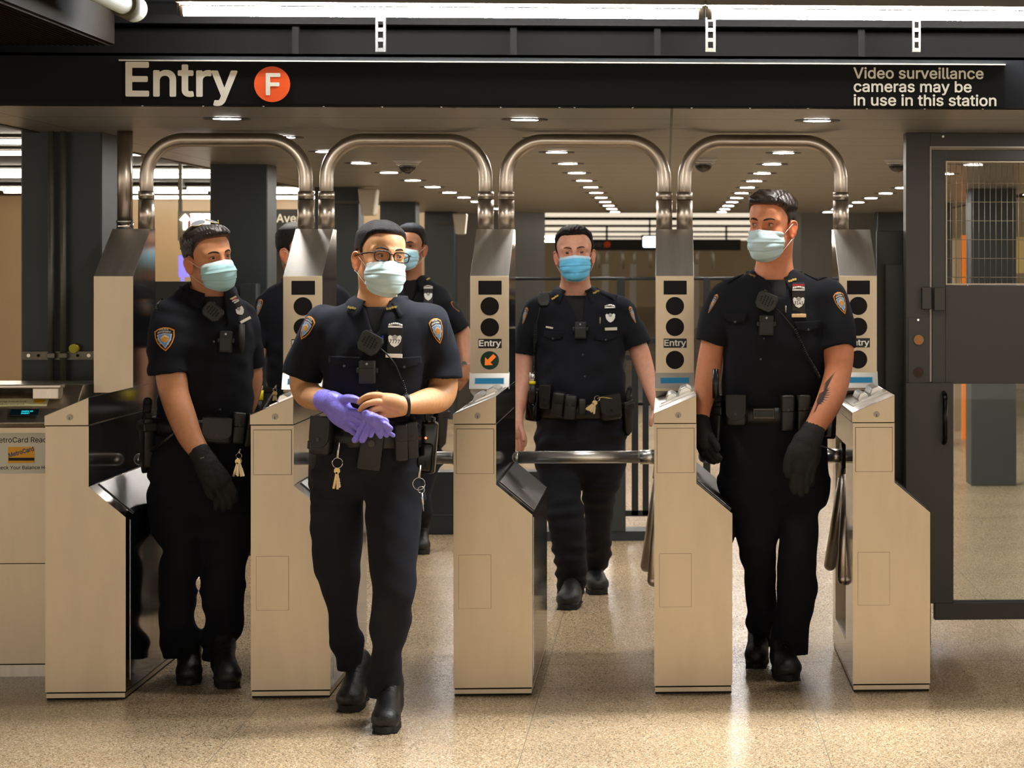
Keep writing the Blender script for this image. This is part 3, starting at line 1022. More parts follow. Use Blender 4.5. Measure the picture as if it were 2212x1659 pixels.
# ------------------------------------------------------------------ gate on the right
GY = 9.60
g = mat('gate_paint', (50, 48, 44), 0.36, 0.0, var=0.08, vscale=2)
root = empty('service_gate', (1.45, GY, 0), 'charcoal service gate with wire mesh window and lower glass panel', 'gate')
P = lambda px, py: (W(px, py, GY).x, W(px, py, GY).z)
def gbox(name, x0, y0, x1, y1, ya, yb, m=g, parent=root, **kw):
    (a, d), (c, e) = P(x0, y1), P(x1, y0)
    b = MB(); b.box((a, GY + ya, d), (c, GY + yb, e), **kw); return b.build(name, m, parent)
(xa, _), (xb, _) = P(1957, 0), P(2012, 0)
XR = 2.45
b = MB(); b.box((xa, GY, 0.0), (xb - 0.004, GY + 0.11, CEIL)); b.box((xb - 0.004, GY, P(0, 312)[1]), (XR, GY + 0.11, CEIL)); b.box((xa + 0.08, GY + 0.02, 0), (xb, GY + 0.09, 2.1)); b.build('door_frame', g, root, bevel=0.002)
b = MB(); zz = P(0, 310)[1]; b.box((P(2008, 0)[0], GY - 0.006, P(0, 830)[1]), (P(2012, 0)[0], GY + 0.03, zz)); b.box((P(2012, 0)[0], GY - 0.006, zz - 0.008), (XR, GY + 0.03, zz)); b.build('edge_strip', mat('worn_edge', (128, 122, 110), 0.3, 0.7), root)
# leaf: stiles, rails, solid panel
b = MB(); x0_ = P(2013, 0)[0]
b.box((x0_, GY - 0.004, P(0, 835)[1]), (P(2042, 0)[0], GY + 0.045, P(0, 318)[1])); b.box((P(2042, 0)[0], GY - 0.004, P(0, 342)[1]), (XR, GY + 0.045, P(0, 318)[1])); b.box((P(2042, 0)[0], GY - 0.004, P(0, 835)[1]), (XR, GY + 0.045, P(0, 617)[1]))
leaf = b.build('gate_leaf', g, root, bevel=0.002)
b = MB(); b.box((P(1955, 0)[0], GY - 0.03, P(0, 1318)[1]), (P(2057, 0)[0], GY - 0.004, P(0, 832)[1]), bevel=0.002, seg=1)
b.box((P(2017, 0)[0], GY - 0.028, P(0, 1355)[1]), (XR, GY + 0.02, P(0, 1316)[1]), bevel=0.003, seg=1); b.build('kick_frame', g, root)
b = MB(); b.box((P(2055, 0)[0], GY - 0.0, P(0, 1320)[1]), (XR, GY + 0.012, P(0, 832)[1])); b.build('glass_panel', mat('gate_glass', (0.90, 0.97, 0.94), 0.015, trans=1.0, ior=1.3, spec=0.5), root)
b = MB(); b.box((P(2056, 0)[0], GY - 0.012, P(0, 1316)[1]), (P(2059, 0)[0], GY, P(0, 835)[1])); b.box((P(2056, 0)[0], GY - 0.012, P(0, 1317)[1]), (XR, GY, P(0, 1313)[1])); b.build('glazing_bead', mat('bead_grey', (70, 76, 80), 0.3, 0.5), root)
# mesh window
mx0, mz0, mz1 = P(2043, 0)[0], P(0, 616)[1], P(0, 343)[1]
b = MB(); b.box((mx0, GY - 0.006, mz0), (mx0 + 0.005, GY + 0.004, mz1)); b.box((mx0 + 0.005, GY - 0.006, mz0), (XR, GY + 0.004, mz0 + 0.005)); b.box((mx0 + 0.005, GY - 0.006, mz1 - 0.005), (XR, GY + 0.004, mz1)); mf = b.build('mesh_frame', mat('mesh_steel', (170, 160, 140), 0.4, 0.8), root)
b = MB(); dx = 12.42 * GY / FPX; dz = 40.9 * GY / FPX
k = 0; xx = mx0 + 0.0195
while xx < XR:
    b.cyl((xx, GY - 0.002, mz0), (xx, GY - 0.002, mz1), 0.0014, seg=6); xx += dx
zz = mz0 + 0.031
while zz < mz1:
    b.cyl((mx0, GY + 0.0005, zz), (XR, GY + 0.0005, zz), 0.0016, seg=6); zz += dz
b.build('wire_mesh', mat('mesh_steel', (170, 160, 140)), mf)
# lock plate with two cylinders, magnet blocks, handle
lp = gbox('lock_plate', 1962, 686, 2007, 832, -0.006, 0.0, parent=root)
p = P(1984, 734); b = MB(); b.cyl((p[0], GY - 0.006, p[1]), (p[0], GY - 0.014, p[1]), 0.0205, seg=32); b.cyl((p[0], GY - 0.014, p[1]), (p[0], GY - 0.017, p[1]), 0.013); b.build('brass_lock', mat('old_brass', (150, 104, 66), 0.35, 0.8), lp)
p = P(1984, 804); b = MB(); b.cyl((p[0], GY - 0.006, p[1]), (p[0], GY - 0.012, p[1]), 0.021, seg=32); b.cyl((p[0], GY - 0.012, p[1]), (p[0], GY - 0.016, p[1]), 0.009); b.build('dark_lock', mat('dark_brass', (54, 42, 36), 0.35, 0.7), lp)
p = P(1983, 691); b = MB(); b.cyl((p[0], GY - 0.006, p[1]), (p[0], GY - 0.009, p[1]), 0.0045); b.build('screw', CHROME, lp)
p = P(2037, 295); b = MB(); b.cyl((p[0], GY, p[1]), (p[0], GY - 0.004, p[1]), 0.005); b.build('screw', CHROME, root)
gbox('magnet_block', 1990, 620, 2011, 668, -0.028, 0.0, bevel=0.003); gbox('magnet_block', 2016, 621, 2040, 671, -0.032, 0.0, bevel=0.003)
hx, hz0 = P(2037, 848); hz1 = P(2037, 955)[1]
b = MB(); b.tube([(hx, GY - 0.03, hz0), (hx, GY - 0.062, hz0 - 0.006), (hx, GY - 0.075, hz0 - 0.02), (hx, GY - 0.075, hz1 + 0.02), (hx, GY - 0.062, hz1 + 0.006), (hx, GY - 0.03, hz1)], 0.0105, seg=14); b.build('handle', mat('handle_black', (20, 20, 20), 0.2, 0.6), root)
# dark filler panel between the last cabinet and the gate
a = W(1886, 505, 9.8); c = W(1957, 1330, 9.62)
b = MB(); b.box((0.895, 9.781, 0.0), (1.03, 9.82, 1.745), bevel=0.003); tag(b.build('filler_panel', mat('filler_black', (24, 23, 21), 0.4)), 'narrow black panel between the rightmost turnstile and the gate', 'panel')
b = MB(); b.box((0.93, 9.716, 0.0), (1.03, 9.779, 1.60)); tag(b.build('filler_panel', mat('filler_black', (24, 23, 21))), 'lower black infill behind the rightmost turnstile cabinet', 'panel')

# ------------------------------------------------------------------ dome cameras
def dome(px, py, Y, label):
    p = W(px, py, Y); x, y = p.x, Y
    root = empty('dome_camera', (x, y, CEIL), label, 'security camera', 'dome cameras under the low ceiling')
    b = MB(); b.cyl((x, y, CEIL - 0.020), (x, y, CEIL), 0.052, 0.080, seg=36); b.cyl((x, y, CEIL - 0.026), (x, y, CEIL - 0.020), 0.050, 0.062, seg=36); b.build('base', mat('camera_white', (244, 242, 236), 0.4), root)
    b = MB(); b.sphere((x, y, CEIL - 0.028), 0.045, seg=28); b.build('dome', mat('smoked_dome', (58, 54, 50), 0.05, spec=0.9), root)
dome(880, 352, 12.3, 'white dome camera seen inside the second arch')
dome(1519, 352, 12.0, 'white dome camera seen inside the rightmost arch at its left')
dome(1938, 352, 12.0, 'white dome camera beside the top of the gate frame')

# ------------------------------------------------------------------ speakers on the columns
def speaker(px, py, Y, w, h, label):
    p = W(px, py, Y); root = empty('wall_speaker', p, label, 'speaker', 'white speakers on the left columns')
    b = MB(); b.prism([(-w / 2, h / 2), (w / 2, h / 2), (w * 0.35, -h / 2), (-w * 0.30, -h / 2)], -0.06, 0.09, M=Matrix.Translation(p)); b.build('case', mat('speaker_white', (186, 178, 160), 0.5), root, bevel=0.012)
    b = MB(); b.box((-0.25, 0.0, -0.01), (0, 0.03, 0.01), M=Matrix.Translation(p)); b.build('bracket', DARKW_M, root)
speaker(796, 437, 16.45, 0.14, 0.19, 'larger white speaker on the third left column')
speaker(994, 484, 21.3, 0.13, 0.19, 'smaller white speaker on the fourth left column, left of the arrow turnstile')

# ------------------------------------------------------------------ fence and gates beyond the lanes
FB = mat('fence_black', (30, 33, 34), 0.45)
root = empty('black_fence', (-0.3, 13.45, 0), 'black metal fence with thin top rail behind the middle officer', 'fence')
def wx(px): return W(px, 600, 13.45).x
def wz(py): return W(1300, py, 13.45).z
b = MB(); b.cyl((wx(1090), 13.45, wz(602)), (wx(1700), 13.45, wz(602)), 0.010); b.cyl((wx(1090), 13.45, wz(873)), (wx(1640), 13.45, wz(873)), 0.009); b.build('rail', FB, root)
for px, w in ((1108, 0.03), (1345, 0.034), (1530, 0.03)):
    b = MB(); b.box((wx(px) - w, 13.43, 0.05), (wx(px) + w * 0.4, 13.47, wz(602))); b.build('post', FB, root)
root = empty('barred_gate', (wx(1385), 13.4, 0.05), 'black barred gate right of the middle officer', 'gate')
b = MB(); b.box((wx(1318), 13.36, 0.056), (wx(1352), 13.41, wz(745)), bevel=0.004); b.build('gate_post', mat('post_grey', (52, 58, 60), 0.45), root)
for px, w in ((1372, 14), (1395, 13), (1420, 10), (1445, 10), (1470, 10), (1495, 10)):
    b = MB(); b.box((wx(px) - w * .5 * 13.4 / FPX, 13.36, wz(1110)), (wx(px) + w * .5 * 13.4 / FPX, 13.40, wz(735))); b.build('bar', FB, root)
b = MB(); b.box((wx(1352), 13.36, wz(1112)), (wx(1500), 13.40, wz(1100))); b.box((wx(1352), 13.36, wz(777)), (wx(1372), 13.40, wz(766))); b.box((wx(1395), 13.36, wz(742)), (wx(1500), 13.40, wz(730))); b.build('gate_rail', FB, root)
# waist-high dark screen behind the leftmost officer
b = MB(); a, c = W(300, 608, 11.9), W(443, 608, 11.9); b.box((a.x - 0.3, 11.88, 0.02), (c.x, 11.93, a.z)); b.box((c.x - 0.02, 11.86, 0), (c.x + 0.01, 11.95, a.z)); tag(b.build('dark_screen', mat('screen_slate', (44, 44, 44), 0.5)), 'chest-high dark screen behind the leftmost officer', 'screen')
root = empty('utility_box', W(539, 640, 12.72), 'slate box on the second column beside the leftmost officer', 'box')
p = W(522, 612, 12.70); q = W(556, 690, 12.70)
b = MB(); b.box((p.x, 12.66, q.z), (q.x, 12.80, p.z), bevel=0.004); b.build('case', mat('box_slate', (52, 58, 60), 0.4), root)

# ------------------------------------------------------------------ signs and screens far away
root = empty('hanging_sign', W(620, 475, 22), 'black hanging sign lettered Avenue beyond the second column', 'sign')
a, c = W(560, 500, 22), W(730, 452, 22)
b = MB(); b.box((a.x, 22, a.z), (c.x, 22.1, c.z)); b.build('board', mat('sign_dark', (34, 30, 26), 0.5), root)
b = MB(); b.cyl((a.x + 0.1, 22.05, c.z), (a.x + 0.1, 22.05, 2.48), 0.01); b.build('hanger_rod', DARKW_M, root); b = MB(); b.cyl((c.x - 0.1, 22.05, c.z), (c.x - 0.1, 22.05, 2.1 if c.x > -2.6 else 2.48), 0.01); b.build('hanger_rod', DARKW_M, root)
text_on('lettering', 'Avenue', frame(W(597, 480, 21.998), (1, 0, 0)), 17 * 22 / FPX, LETTER, root, 0.002, bold=0.012)
b = MB(); a, c = W(560, 700, 22.3), W(700, 500, 22.3); b.box((a.x, 22.3, 0), (c.x, 22.5, c.z)); tag(b.build('kiosk', mat('kiosk_brown', (48, 40, 32), 0.6)), 'dark brown kiosk wall under the Avenue sign', 'kiosk')
root = empty('light_box_sign', W(430, 478, 20), 'glowing white light box with an up arrow behind the leftmost officer', 'sign')
a, c = W(384, 520, 20), W(500, 456, 20)
b = MB(); b.box((a.x, 20, a.z), (c.x, 20.08, c.z)); b.box((a.x, 20.02, c.z), (a.x + 0.03, 20.05, 2.48)); b.build('case', mat('box_grey', (120, 112, 96), 0.5), root)
a, c = W(411, 520, 20), W(500, 462, 20); b = MB(); b.box((a.x, 19.99, a.z), (c.x, 20.0, c.z)); b.build('lit_panel', mat('panel_glow', (1, 0.97, 0.92), 0.5, emit=6.0), root)
a = W(400, 462, 19.99); s = 20 / FPX
b = MB(); b.prism([(a.x, a.z), (a.x + 12 * s, a.z - 13 * s), (a.x + 4 * s, a.z - 15 * s), (a.x + 4 * s, a.z - 34 * s), (a.x - 4 * s, a.z - 34 * s), (a.x - 4 * s, a.z - 15 * s), (a.x - 12 * s, a.z - 13 * s)], 19.985, 19.995); b.build('arrow', mat('panel_glow', 0), root)
a, c = W(408, 495, 19.98), W(411.5, 463, 19.98); b = MB(); b.box((a.x, 19.985, a.z), (c.x, 19.995, c.z)); b.build('red_line', mat('line_red', (190, 40, 30), 0.5), root)
a, c = W(386, 598, 26), W(406, 552, 26); b = MB(); b.box((a.x, 26, a.z), (c.x, 26.06, c.z)); b.box((a.x + 0.02, 26.02, 0), (a.x + 0.05, 26.05, a.z)); tag(b.build('video_screen', mat('screen_violet', (120, 110, 240), 0.4, emit=1.3)), 'small violet glowing screen behind the leftmost officer ear', 'screen')
root = empty('hanging_sign', W(1300, 527, 45), 'far dark sign with an orange bullet behind the middle officer', 'sign')
a, c = W(1275, 541, 45), W(1600, 517, 45); b = MB(); b.box((a.x, 45, a.z), (c.x, 45.1, c.z)); b.box((a.x + 0.3, 45.03, c.z), (a.x + 0.34, 45.07, 2.53)); b.box((c.x - 0.3, 45.03, c.z), (c.x - 0.26, 45.07, 2.53)); b.build('board', mat('sign_dark', (34, 30, 26)), root)
p = W(1312, 528, 44.98); b = MB(); b.cyl((p.x, 44.98, p.z), (p.x, 44.95, p.z), 0.065); b.build('orange_bullet', mat('bullet_orange', (232, 84, 18)), root)
text_on('lettering', 'Entry', frame(W(1277, 533, 44.98), (1, 0, 0)), 10 * 45 / FPX, mat('dim_lettering', (120, 112, 100), 0.5), root, 0.002, bold=0.012)
a, c = W(1389, 534, 40), W(1419, 511, 40); root = empty('video_screen', (a + c) / 2, 'glowing blue-white screen left of the dark turnstile tower', 'screen')
b = MB(); b.box((a.x, 40, a.z), (c.x, 40.04, c.z), bevel=0.02); b.build('display', mat('screen_white', (0.8, 0.93, 1.0), 0.4, emit=5.0), root)
b = MB(); b.box((a.x - 0.03, 40.041, a.z - 0.03), (c.x + 0.1, 40.15, c.z + 0.03)); b.box((a.x + 0.1, 40.08, c.z), (a.x + 0.13, 40.11, 2.53)); b.build('housing', BLACKP, root)
# far turnstiles
FX = mat('far_steel', (200, 196, 184), 0.4, 0.4)
for k, px in enumerate((1254, 1307, 1367, 1422, 1503)):
    Y = 58.0
    p = W(px, 600, Y)
    root = empty('turnstile', (p.x, Y, 0), '%s far pale turnstile with arch at the end of the corridor' % ('leftmost', 'second', 'middle', 'fourth', 'rightmost')[k], 'turnstile', 'far turnstiles at the end of the corridor')
    b = MB(); b.box((p.x - 0.08, Y, 0), (p.x + 0.08, Y + 0.5, 1.1)); b.box((p.x - 0.08, Y + 0.3, 1.0), (p.x + 0.08, Y + 0.5, 1.62)); b.build('cabinet', FX, root)
    b = MB(); R = 0.15; xa, xb, zt = p.x + 0.04, p.x + 0.04 + 0.40, 1.98
    pts = [(xa, 1.5)] + arc(xa + R, zt - R, R, 180, 90, 8) + arc(xb - R, zt - R, R, 90, 0, 8) + [(xb, 1.5)]
    b.tube([(q[0], Y + 0.4, q[1]) for q in pts], 0.03, seg=10); b.build('arch', FX, root)
# things behind the mesh gate
a, c = W(2083, 603, 21), W(2098, 508, 21); b = MB(); b.box((a.x - 0.02, 21, 0.0), (c.x + 0.05, 21.05, c.z)); tag(b.build('orange_panel', mat('panel_orange', (232, 120, 24), 0.5, emit=0.5)), 'upright orange panel seen through the wire mesh', 'panel')
a, c = W(2062, 603, 22), W(2083, 515, 22); b = MB(); b.box((a.x, 22, 0.0), (c.x, 22.4, c.z)); tag(b.build('pale_pier', mat('pier_pale', (170, 150, 120), 0.6)), 'pale pier left of the orange panel behind the mesh', 'pier')
a, c = W(2196, 590, 20), W(2225, 512, 20); b = MB(); b.box((a.x, 20, a.z), (c.x + 0.3, 20.1, c.z)); b.box((c.x + 0.1, 20.02, 0), (c.x + 0.14, 20.06, a.z)); tag(b.build('notice_board', mat('notice_cream', (214, 196, 130), 0.6)), 'cream notice at the right edge behind the mesh', 'notice')
# ================================================================== FIGURES: implicit surfaces -> meshes
class Vol:
    def __init__(s, lo, hi, h):
        s.lo = np.array(lo, float); s.h = h
        s.n = np.ceil((np.array(hi, float) - s.lo) / h).astype(int) + 1
        s.d = np.full(s.n, 0.5, np.float32)
        s.ax = [(s.lo[i] + h * np.arange(s.n[i])).astype(np.float32) for i in range(3)]

    def box(s, lo, hi):
        sl = []
        for i in range(3):
            a = int(np.clip(math.floor((lo[i] - s.lo[i]) / s.h), 0, s.n[i]))
            b = int(np.clip(math.ceil((hi[i] - s.lo[i]) / s.h) + 1, 0, s.n[i]))
            if b <= a:
                return None, None
            sl.append(slice(a, b))
        X = s.ax[0][sl[0]][:, None, None]; Y = s.ax[1][sl[1]][None, :, None]; Z = s.ax[2][sl[2]][None, None, :]
        return tuple(sl), (X, Y, Z)

    def add(s, f, lo, hi, k=0.0):
        pad = k + 4 * s.h
        sl, P = s.box([v - pad for v in lo], [v + pad for v in hi])
        if sl is None:
            return
        b = f(*P)
        a = s.d[sl]
        if k > 0:
            h = np.maximum(k - np.abs(a - b), 0) / k
            s.d[sl] = np.minimum(a, b) - h * h * k * 0.25
        else:
            s.d[sl] = np.minimum(a, b)

    def cut(s, f, lo, hi, k=0.0):
        pad = k + 4 * s.h
        sl, P = s.box([v - pad for v in lo], [v + pad for v in hi])
        if sl is None:
            return
        b = -f(*P)
        a = s.d[sl]
        if k > 0:
            h = np.maximum(k - np.abs(a - b), 0) / k
            s.d[sl] = np.maximum(a, b) + h * h * k * 0.25
        else:
            s.d[sl] = np.maximum(a, b)

    def whole(s):
        return s.ax[0][:, None, None], s.ax[1][None, :, None], s.ax[2][None, None, :]

    # ---- primitives
    def seg(s, a, b, ra, rb, k=0.0, u=None, fl=1.0, cut=False):
        a = np.array(a, float); b = np.array(b, float)
        ab = b - a; L2 = max(1e-9, float(ab @ ab))
        if fl != 1.0 and u is not None:
            T = ab / math.sqrt(L2); u = np.array(u, float); u = u - T * (u @ T); u /= np.linalg.norm(u); w = np.cross(T, u)

        def f(X, Y, Z):
            px, py, pz = X - a[0], Y - a[1], Z - a[2]
            t = np.clip((px * ab[0] + py * ab[1] + pz * ab[2]) / L2, 0, 1)
            qx, qy, qz = px - t * ab[0], py - t * ab[1], pz - t * ab[2]
            r = ra + (rb - ra) * t
            if fl != 1.0 and u is not None:
                qw = qx * w[0] + qy * w[1] + qz * w[2]
                d2 = qx * qx + qy * qy + qz * qz
                return np.sqrt(np.maximum(d2 + qw * qw * (1 / fl ** 2 - 1), 1e-12)) - r
            return np.sqrt(qx * qx + qy * qy + qz * qz) - r
        m = max(ra, rb)
        (s.cut if cut else s.add)(f, np.minimum(a, b) - m, np.maximum(a, b) + m, k)

    def chain(s, pts, k=0.0, kin=None, u=None, fl=1.0, n=4):
        """smooth tapered tube through (x, y, z, r) points"""
        P = catmull(pts, n)
        kk = k
        for i in range(len(P) - 1):
            s.seg(P[i][:3], P[i + 1][:3], P[i][3], P[i + 1][3], k if (kin is None or i == 0) else kin, u, fl)

    def ell(s, c, r, R=None, k=0.0, cut=False):
        c = np.array(c, float); r = np.array(r, float)
        R = np.eye(3) if R is None else np.array(R, float)      # columns: local axes

        def f(X, Y, Z):
            px, py, pz = X - c[0], Y - c[1], Z - c[2]
            a = px * R[0, 0] + py * R[1, 0] + pz * R[2, 0]
            b = px * R[0, 1] + py * R[1, 1] + pz * R[2, 1]
            e = px * R[0, 2] + py * R[1, 2] + pz * R[2, 2]
            k0 = np.sqrt((a / r[0]) ** 2 + (b / r[1]) ** 2 + (e / r[2]) ** 2)
            k1 = np.sqrt((a / r[0] ** 2) ** 2 + (b / r[1] ** 2) ** 2 + (e / r[2] ** 2) ** 2) + 1e-6
            return k0 * (k0 - 1) / k1
        ext = np.sqrt((R ** 2) @ (r ** 2))
        (s.cut if cut else s.add)(f, c - ext, c + ext, k)

    def loft(s, rows, k=0.0, p=2.0, rot=0.0, tw=None, cut=False):
        """vertical loft: rows of (z, cx, cy, rx, ry); ellipse axes turned by rot about z"""
        R = sorted(rows)
        z = np.array([r[0] for r in R]); dense = np.linspace(z[0], z[-1], 120)
        cols = [smooth_interp(dense, z, np.array([r[i] for r in R])) for i in range(1, 5)]
        c_, s_ = math.cos(rot), math.sin(rot)

        def f(X, Y, Z):
            zz = Z.ravel()
            v = [np.interp(zz, dense, q).astype(np.float32)[None, None, :] for q in cols]
            dx, dy = X - v[0], Y - v[1]
            a = np.abs(dx * c_ + dy * s_) / v[2]; b = np.abs(-dx * s_ + dy * c_) / v[3]
            if p == 2.0:
                q = np.sqrt(a * a + b * b)
            else:
                q = (a ** p + b ** p + 1e-9) ** (1 / p)
            d = (q - 1) * np.minimum(v[2], v[3])
            dz = np.maximum(z[0] - Z, Z - z[-1])
            return np.maximum(d, dz)
        m = max(max(r[3], r[4]) for r in R)
        lo = [min(r[1] for r in R) - m, min(r[2] for r in R) - m, z[0]]
        hi = [max(r[1] for r in R) + m, max(r[2] for r in R) + m, z[-1]]
        (s.cut if cut else s.add)(f, lo, hi, k)

    def displace(s, f, band=0.03):
        m = np.abs(s.d) < band
        i, j, k = np.nonzero(m)
        s.d[i, j, k] += f(s.ax[0][i], s.ax[1][j], s.ax[2][k]).astype(np.float32)

    def mesh(s):
        d = s.d
        d[0], d[-1] = 1, 1; d[:, 0], d[:, -1] = 1, 1; d[:, :, 0], d[:, :, -1] = 1, 1
        S = d < 0
        nx, ny, nz = d.shape
        cnt = np.zeros((nx - 1, ny - 1, nz - 1), np.int8)
        for a in (0, 1):
            for b in (0, 1):
                for c in (0, 1):
                    cnt += S[a:nx - 1 + a, b:ny - 1 + b, c:nz - 1 + c]
        I, J, K = np.nonzero((cnt > 0) & (cnt < 8))
        N = len(I)
        idx = np.full((nx - 1, ny - 1, nz - 1), -1, np.int32)
        idx[I, J, K] = np.arange(N)
        acc = np.zeros((N, 3)); w = np.zeros(N)
        cor = [(a, b, c) for a in (0, 1) for b in (0, 1) for c in (0, 1)]
        vals = {q: d[I + q[0], J + q[1], K + q[2]].astype(float) for q in cor}
        for q in cor:
            for ax in range(3):
                if q[ax] == 0:
                    r = list(q); r[ax] = 1; r = tuple(r)
                    va, vb = vals[q], vals[r]
                    m = (va < 0) != (vb < 0)
                    t = np.where(m, va / np.where(m, va - vb, 1), 0)
                    P = np.array(q, float)[None, :].repeat(N, 0); P[:, ax] += t
                    acc[m] += P[m]; w[m] += 1
        V = (acc / w[:, None] + np.stack([I, J, K], 1)) * s.h + s.lo
        F = []
        for ax in range(3):
            A = [slice(None)] * 3; B = [slice(None)] * 3
            A[ax] = slice(0, -1); B[ax] = slice(1, None)
            e = S[tuple(A)] != S[tuple(B)]
            i, j, k = np.nonzero(e)
            o1, o2 = [(1, 2), (2, 0), (0, 1)][ax]
            P = np.stack([i, j, k], 1)
            ok = (P[:, o1] > 0) & (P[:, o2] > 0) & (P[:, o1] < d.shape[o1] - 1) & (P[:, o2] < d.shape[o2] - 1)
            P = P[ok]
            inside = S[P[:, 0], P[:, 1], P[:, 2]]
            def at(d1, d2):
                Q = P.copy(); Q[:, o1] -= d1; Q[:, o2] -= d2
                return idx[Q[:, 0], Q[:, 1], Q[:, 2]]
            q = np.stack([at(1, 1), at(0, 1), at(0, 0), at(1, 0)], 1)
            q[~inside] = q[~inside][:, ::-1]
            F.append(q)
        return V, np.concatenate(F)


def smooth_interp(x, xs, ys):
    """monotone-ish cubic through the points"""
    n = len(xs)
    if n == 1:
        return np.full_like(x, ys[0])
    m = np.gradient(ys, xs) if n > 2 else np.full(n, (ys[1] - ys[0]) / (xs[1] - xs[0]))
    i = np.clip(np.searchsorted(xs, x) - 1, 0, n - 2)
    h = xs[i + 1] - xs[i]; t = (x - xs[i]) / h
    return ((2 * t ** 3 - 3 * t ** 2 + 1) * ys[i] + (t ** 3 - 2 * t ** 2 + t) * h * m[i] + (-2 * t ** 3 + 3 * t ** 2) * ys[i + 1] + (t ** 3 - t ** 2) * h * m[i + 1])


def catmull(pts, n):
    P = [np.array(p, float) for p in pts]
    if len(P) < 3:
        return P
    out = []
    for i in range(len(P) - 1):
        p0, p1, p2, p3 = P[max(i - 1, 0)], P[i], P[i + 1], P[min(i + 2, len(P) - 1)]
        for j in range(n):
            t = j / n
            out.append(0.5 * ((2 * p1) + (-p0 + p2) * t + (2 * p0 - 5 * p1 + 4 * p2 - p3) * t * t + (-p0 + 3 * p1 - 3 * p2 + p3) * t ** 3))
    out.append(P[-1])
    for q in out:
        if len(q) > 3:
            q[3] = max(q[3], 0.001)
    return out


def arrays_to_mesh(name, V, F):
    me = bpy.data.meshes.new(name)
    me.vertices.add(len(V)); me.vertices.foreach_set('co', V.astype(np.float32).ravel())
    me.loops.add(F.size); me.loops.foreach_set('vertex_index', F.astype(np.int32).ravel())
    me.polygons.add(len(F)); me.polygons.foreach_set('loop_start', np.arange(0, F.size, F.shape[1], dtype=np.int32))
    me.polygons.foreach_set('loop_total', np.full(len(F), F.shape[1], np.int32))
    me.polygons.foreach_set('use_smooth', np.ones(len(F), bool))
    me.update(calc_edges=True)
    me.validate()
    return me


def mesh_obj(name, parts, m, parent, col=None):
    """parts: list of (V, F[, colours])"""
    V = np.concatenate([p[0] for p in parts]); off = 0; Fs = []
    for p in parts:
        Fs.append(p[1] + off); off += len(p[0])
    me = arrays_to_mesh(name, V, np.concatenate(Fs))
    if len(parts[0]) > 2:
        C = np.concatenate([p[2] for p in parts])
        at = me.color_attributes.new('Col', 'FLOAT_COLOR', 'POINT')
        at.data.foreach_set('color', np.concatenate([C, np.ones((len(C), 1))], 1).astype(np.float32).ravel())
    return link(name, me, m, parent)


def wave_noise(seed, n=10, fz=45, fx=18, warp=6.0):
    r = np.random.RandomState(seed)
    K = np.stack([r.normal(0, fx, n), r.normal(0, fx, n), r.normal(0, fz, n)], 1); ph = r.uniform(0, 6.28, n)
    W_ = r.normal(0, warp, (3, 3)); p2 = r.uniform(0, 6.28, 3)

    def f(x, y, z):
        wx = x + 0.03 * np.sin(W_[0, 0] * x + W_[0, 1] * y + W_[0, 2] * z * 2 + p2[0])
        wz = z + 0.03 * np.sin(W_[1, 0] * x + W_[1, 1] * y + W_[1, 2] * z * 2 + p2[1])
        t = 0
        for k, p in zip(K, ph):
            t = t + np.sin(k[0] * wx + k[1] * y + k[2] * wz + p)
        t = t / math.sqrt(n)
        return t
    return f


def attr_mat(name, rough, sss=0.0, bump=0.0, bscale=400, stretch=None, spec=0.5, var=0.0, vscale=40):
    m = bpy.data.materials.new(name)
    m.use_nodes = True
    nt = m.node_tree
    N, L = nt.nodes.new, nt.links.new
    b = nt.nodes['Principled BSDF']
    a = N('ShaderNodeAttribute'); a.attribute_name = 'Col'
    L(a.outputs['Color'], b.inputs['Base Color'])
    b.inputs['Roughness'].default_value = rough
    b.inputs['Specular IOR Level'].default_value = spec
    if sss:
        b.inputs['Subsurface Weight'].default_value = sss
        b.inputs['Subsurface Radius'].default_value = (0.012, 0.005, 0.003)
        b.inputs['Subsurface Scale'].default_value = 0.5
    tc = N('ShaderNodeTexCoord'); mp = N('ShaderNodeMapping'); L(tc.outputs['Object'], mp.inputs[0])
    if stretch:
        mp.inputs['Scale'].default_value = stretch
    if var:
        n = N('ShaderNodeTexNoise'); n.inputs['Scale'].default_value = vscale; n.inputs['Detail'].default_value = 5
        L(mp.outputs[0], n.inputs['Vector'])
        r = N('ShaderNodeMapRange'); r.inputs[1].default_value = 0.3; r.inputs[2].default_value = 0.7; r.inputs[3].default_value = 1 - var; r.inputs[4].default_value = 1 + var
        L(n.outputs[0], r.inputs[0])
        v = N('ShaderNodeVectorMath'); v.operation = 'SCALE'; L(a.outputs['Color'], v.inputs[0]); L(r.outputs[0], v.inputs['Scale']); L(v.outputs[0], b.inputs['Base Color'])
    if bump:
        n = N('ShaderNodeTexNoise'); n.inputs['Scale'].default_value = bscale; n.inputs['Detail'].default_value = 3
        L(mp.outputs[0], n.inputs['Vector'])
        bp = N('ShaderNodeBump'); bp.inputs['Strength'].default_value = bump; bp.inputs['Distance'].default_value = 0.002
        L(n.outputs[0], bp.inputs['Height']); L(bp.outputs[0], b.inputs['Normal'])
    return m


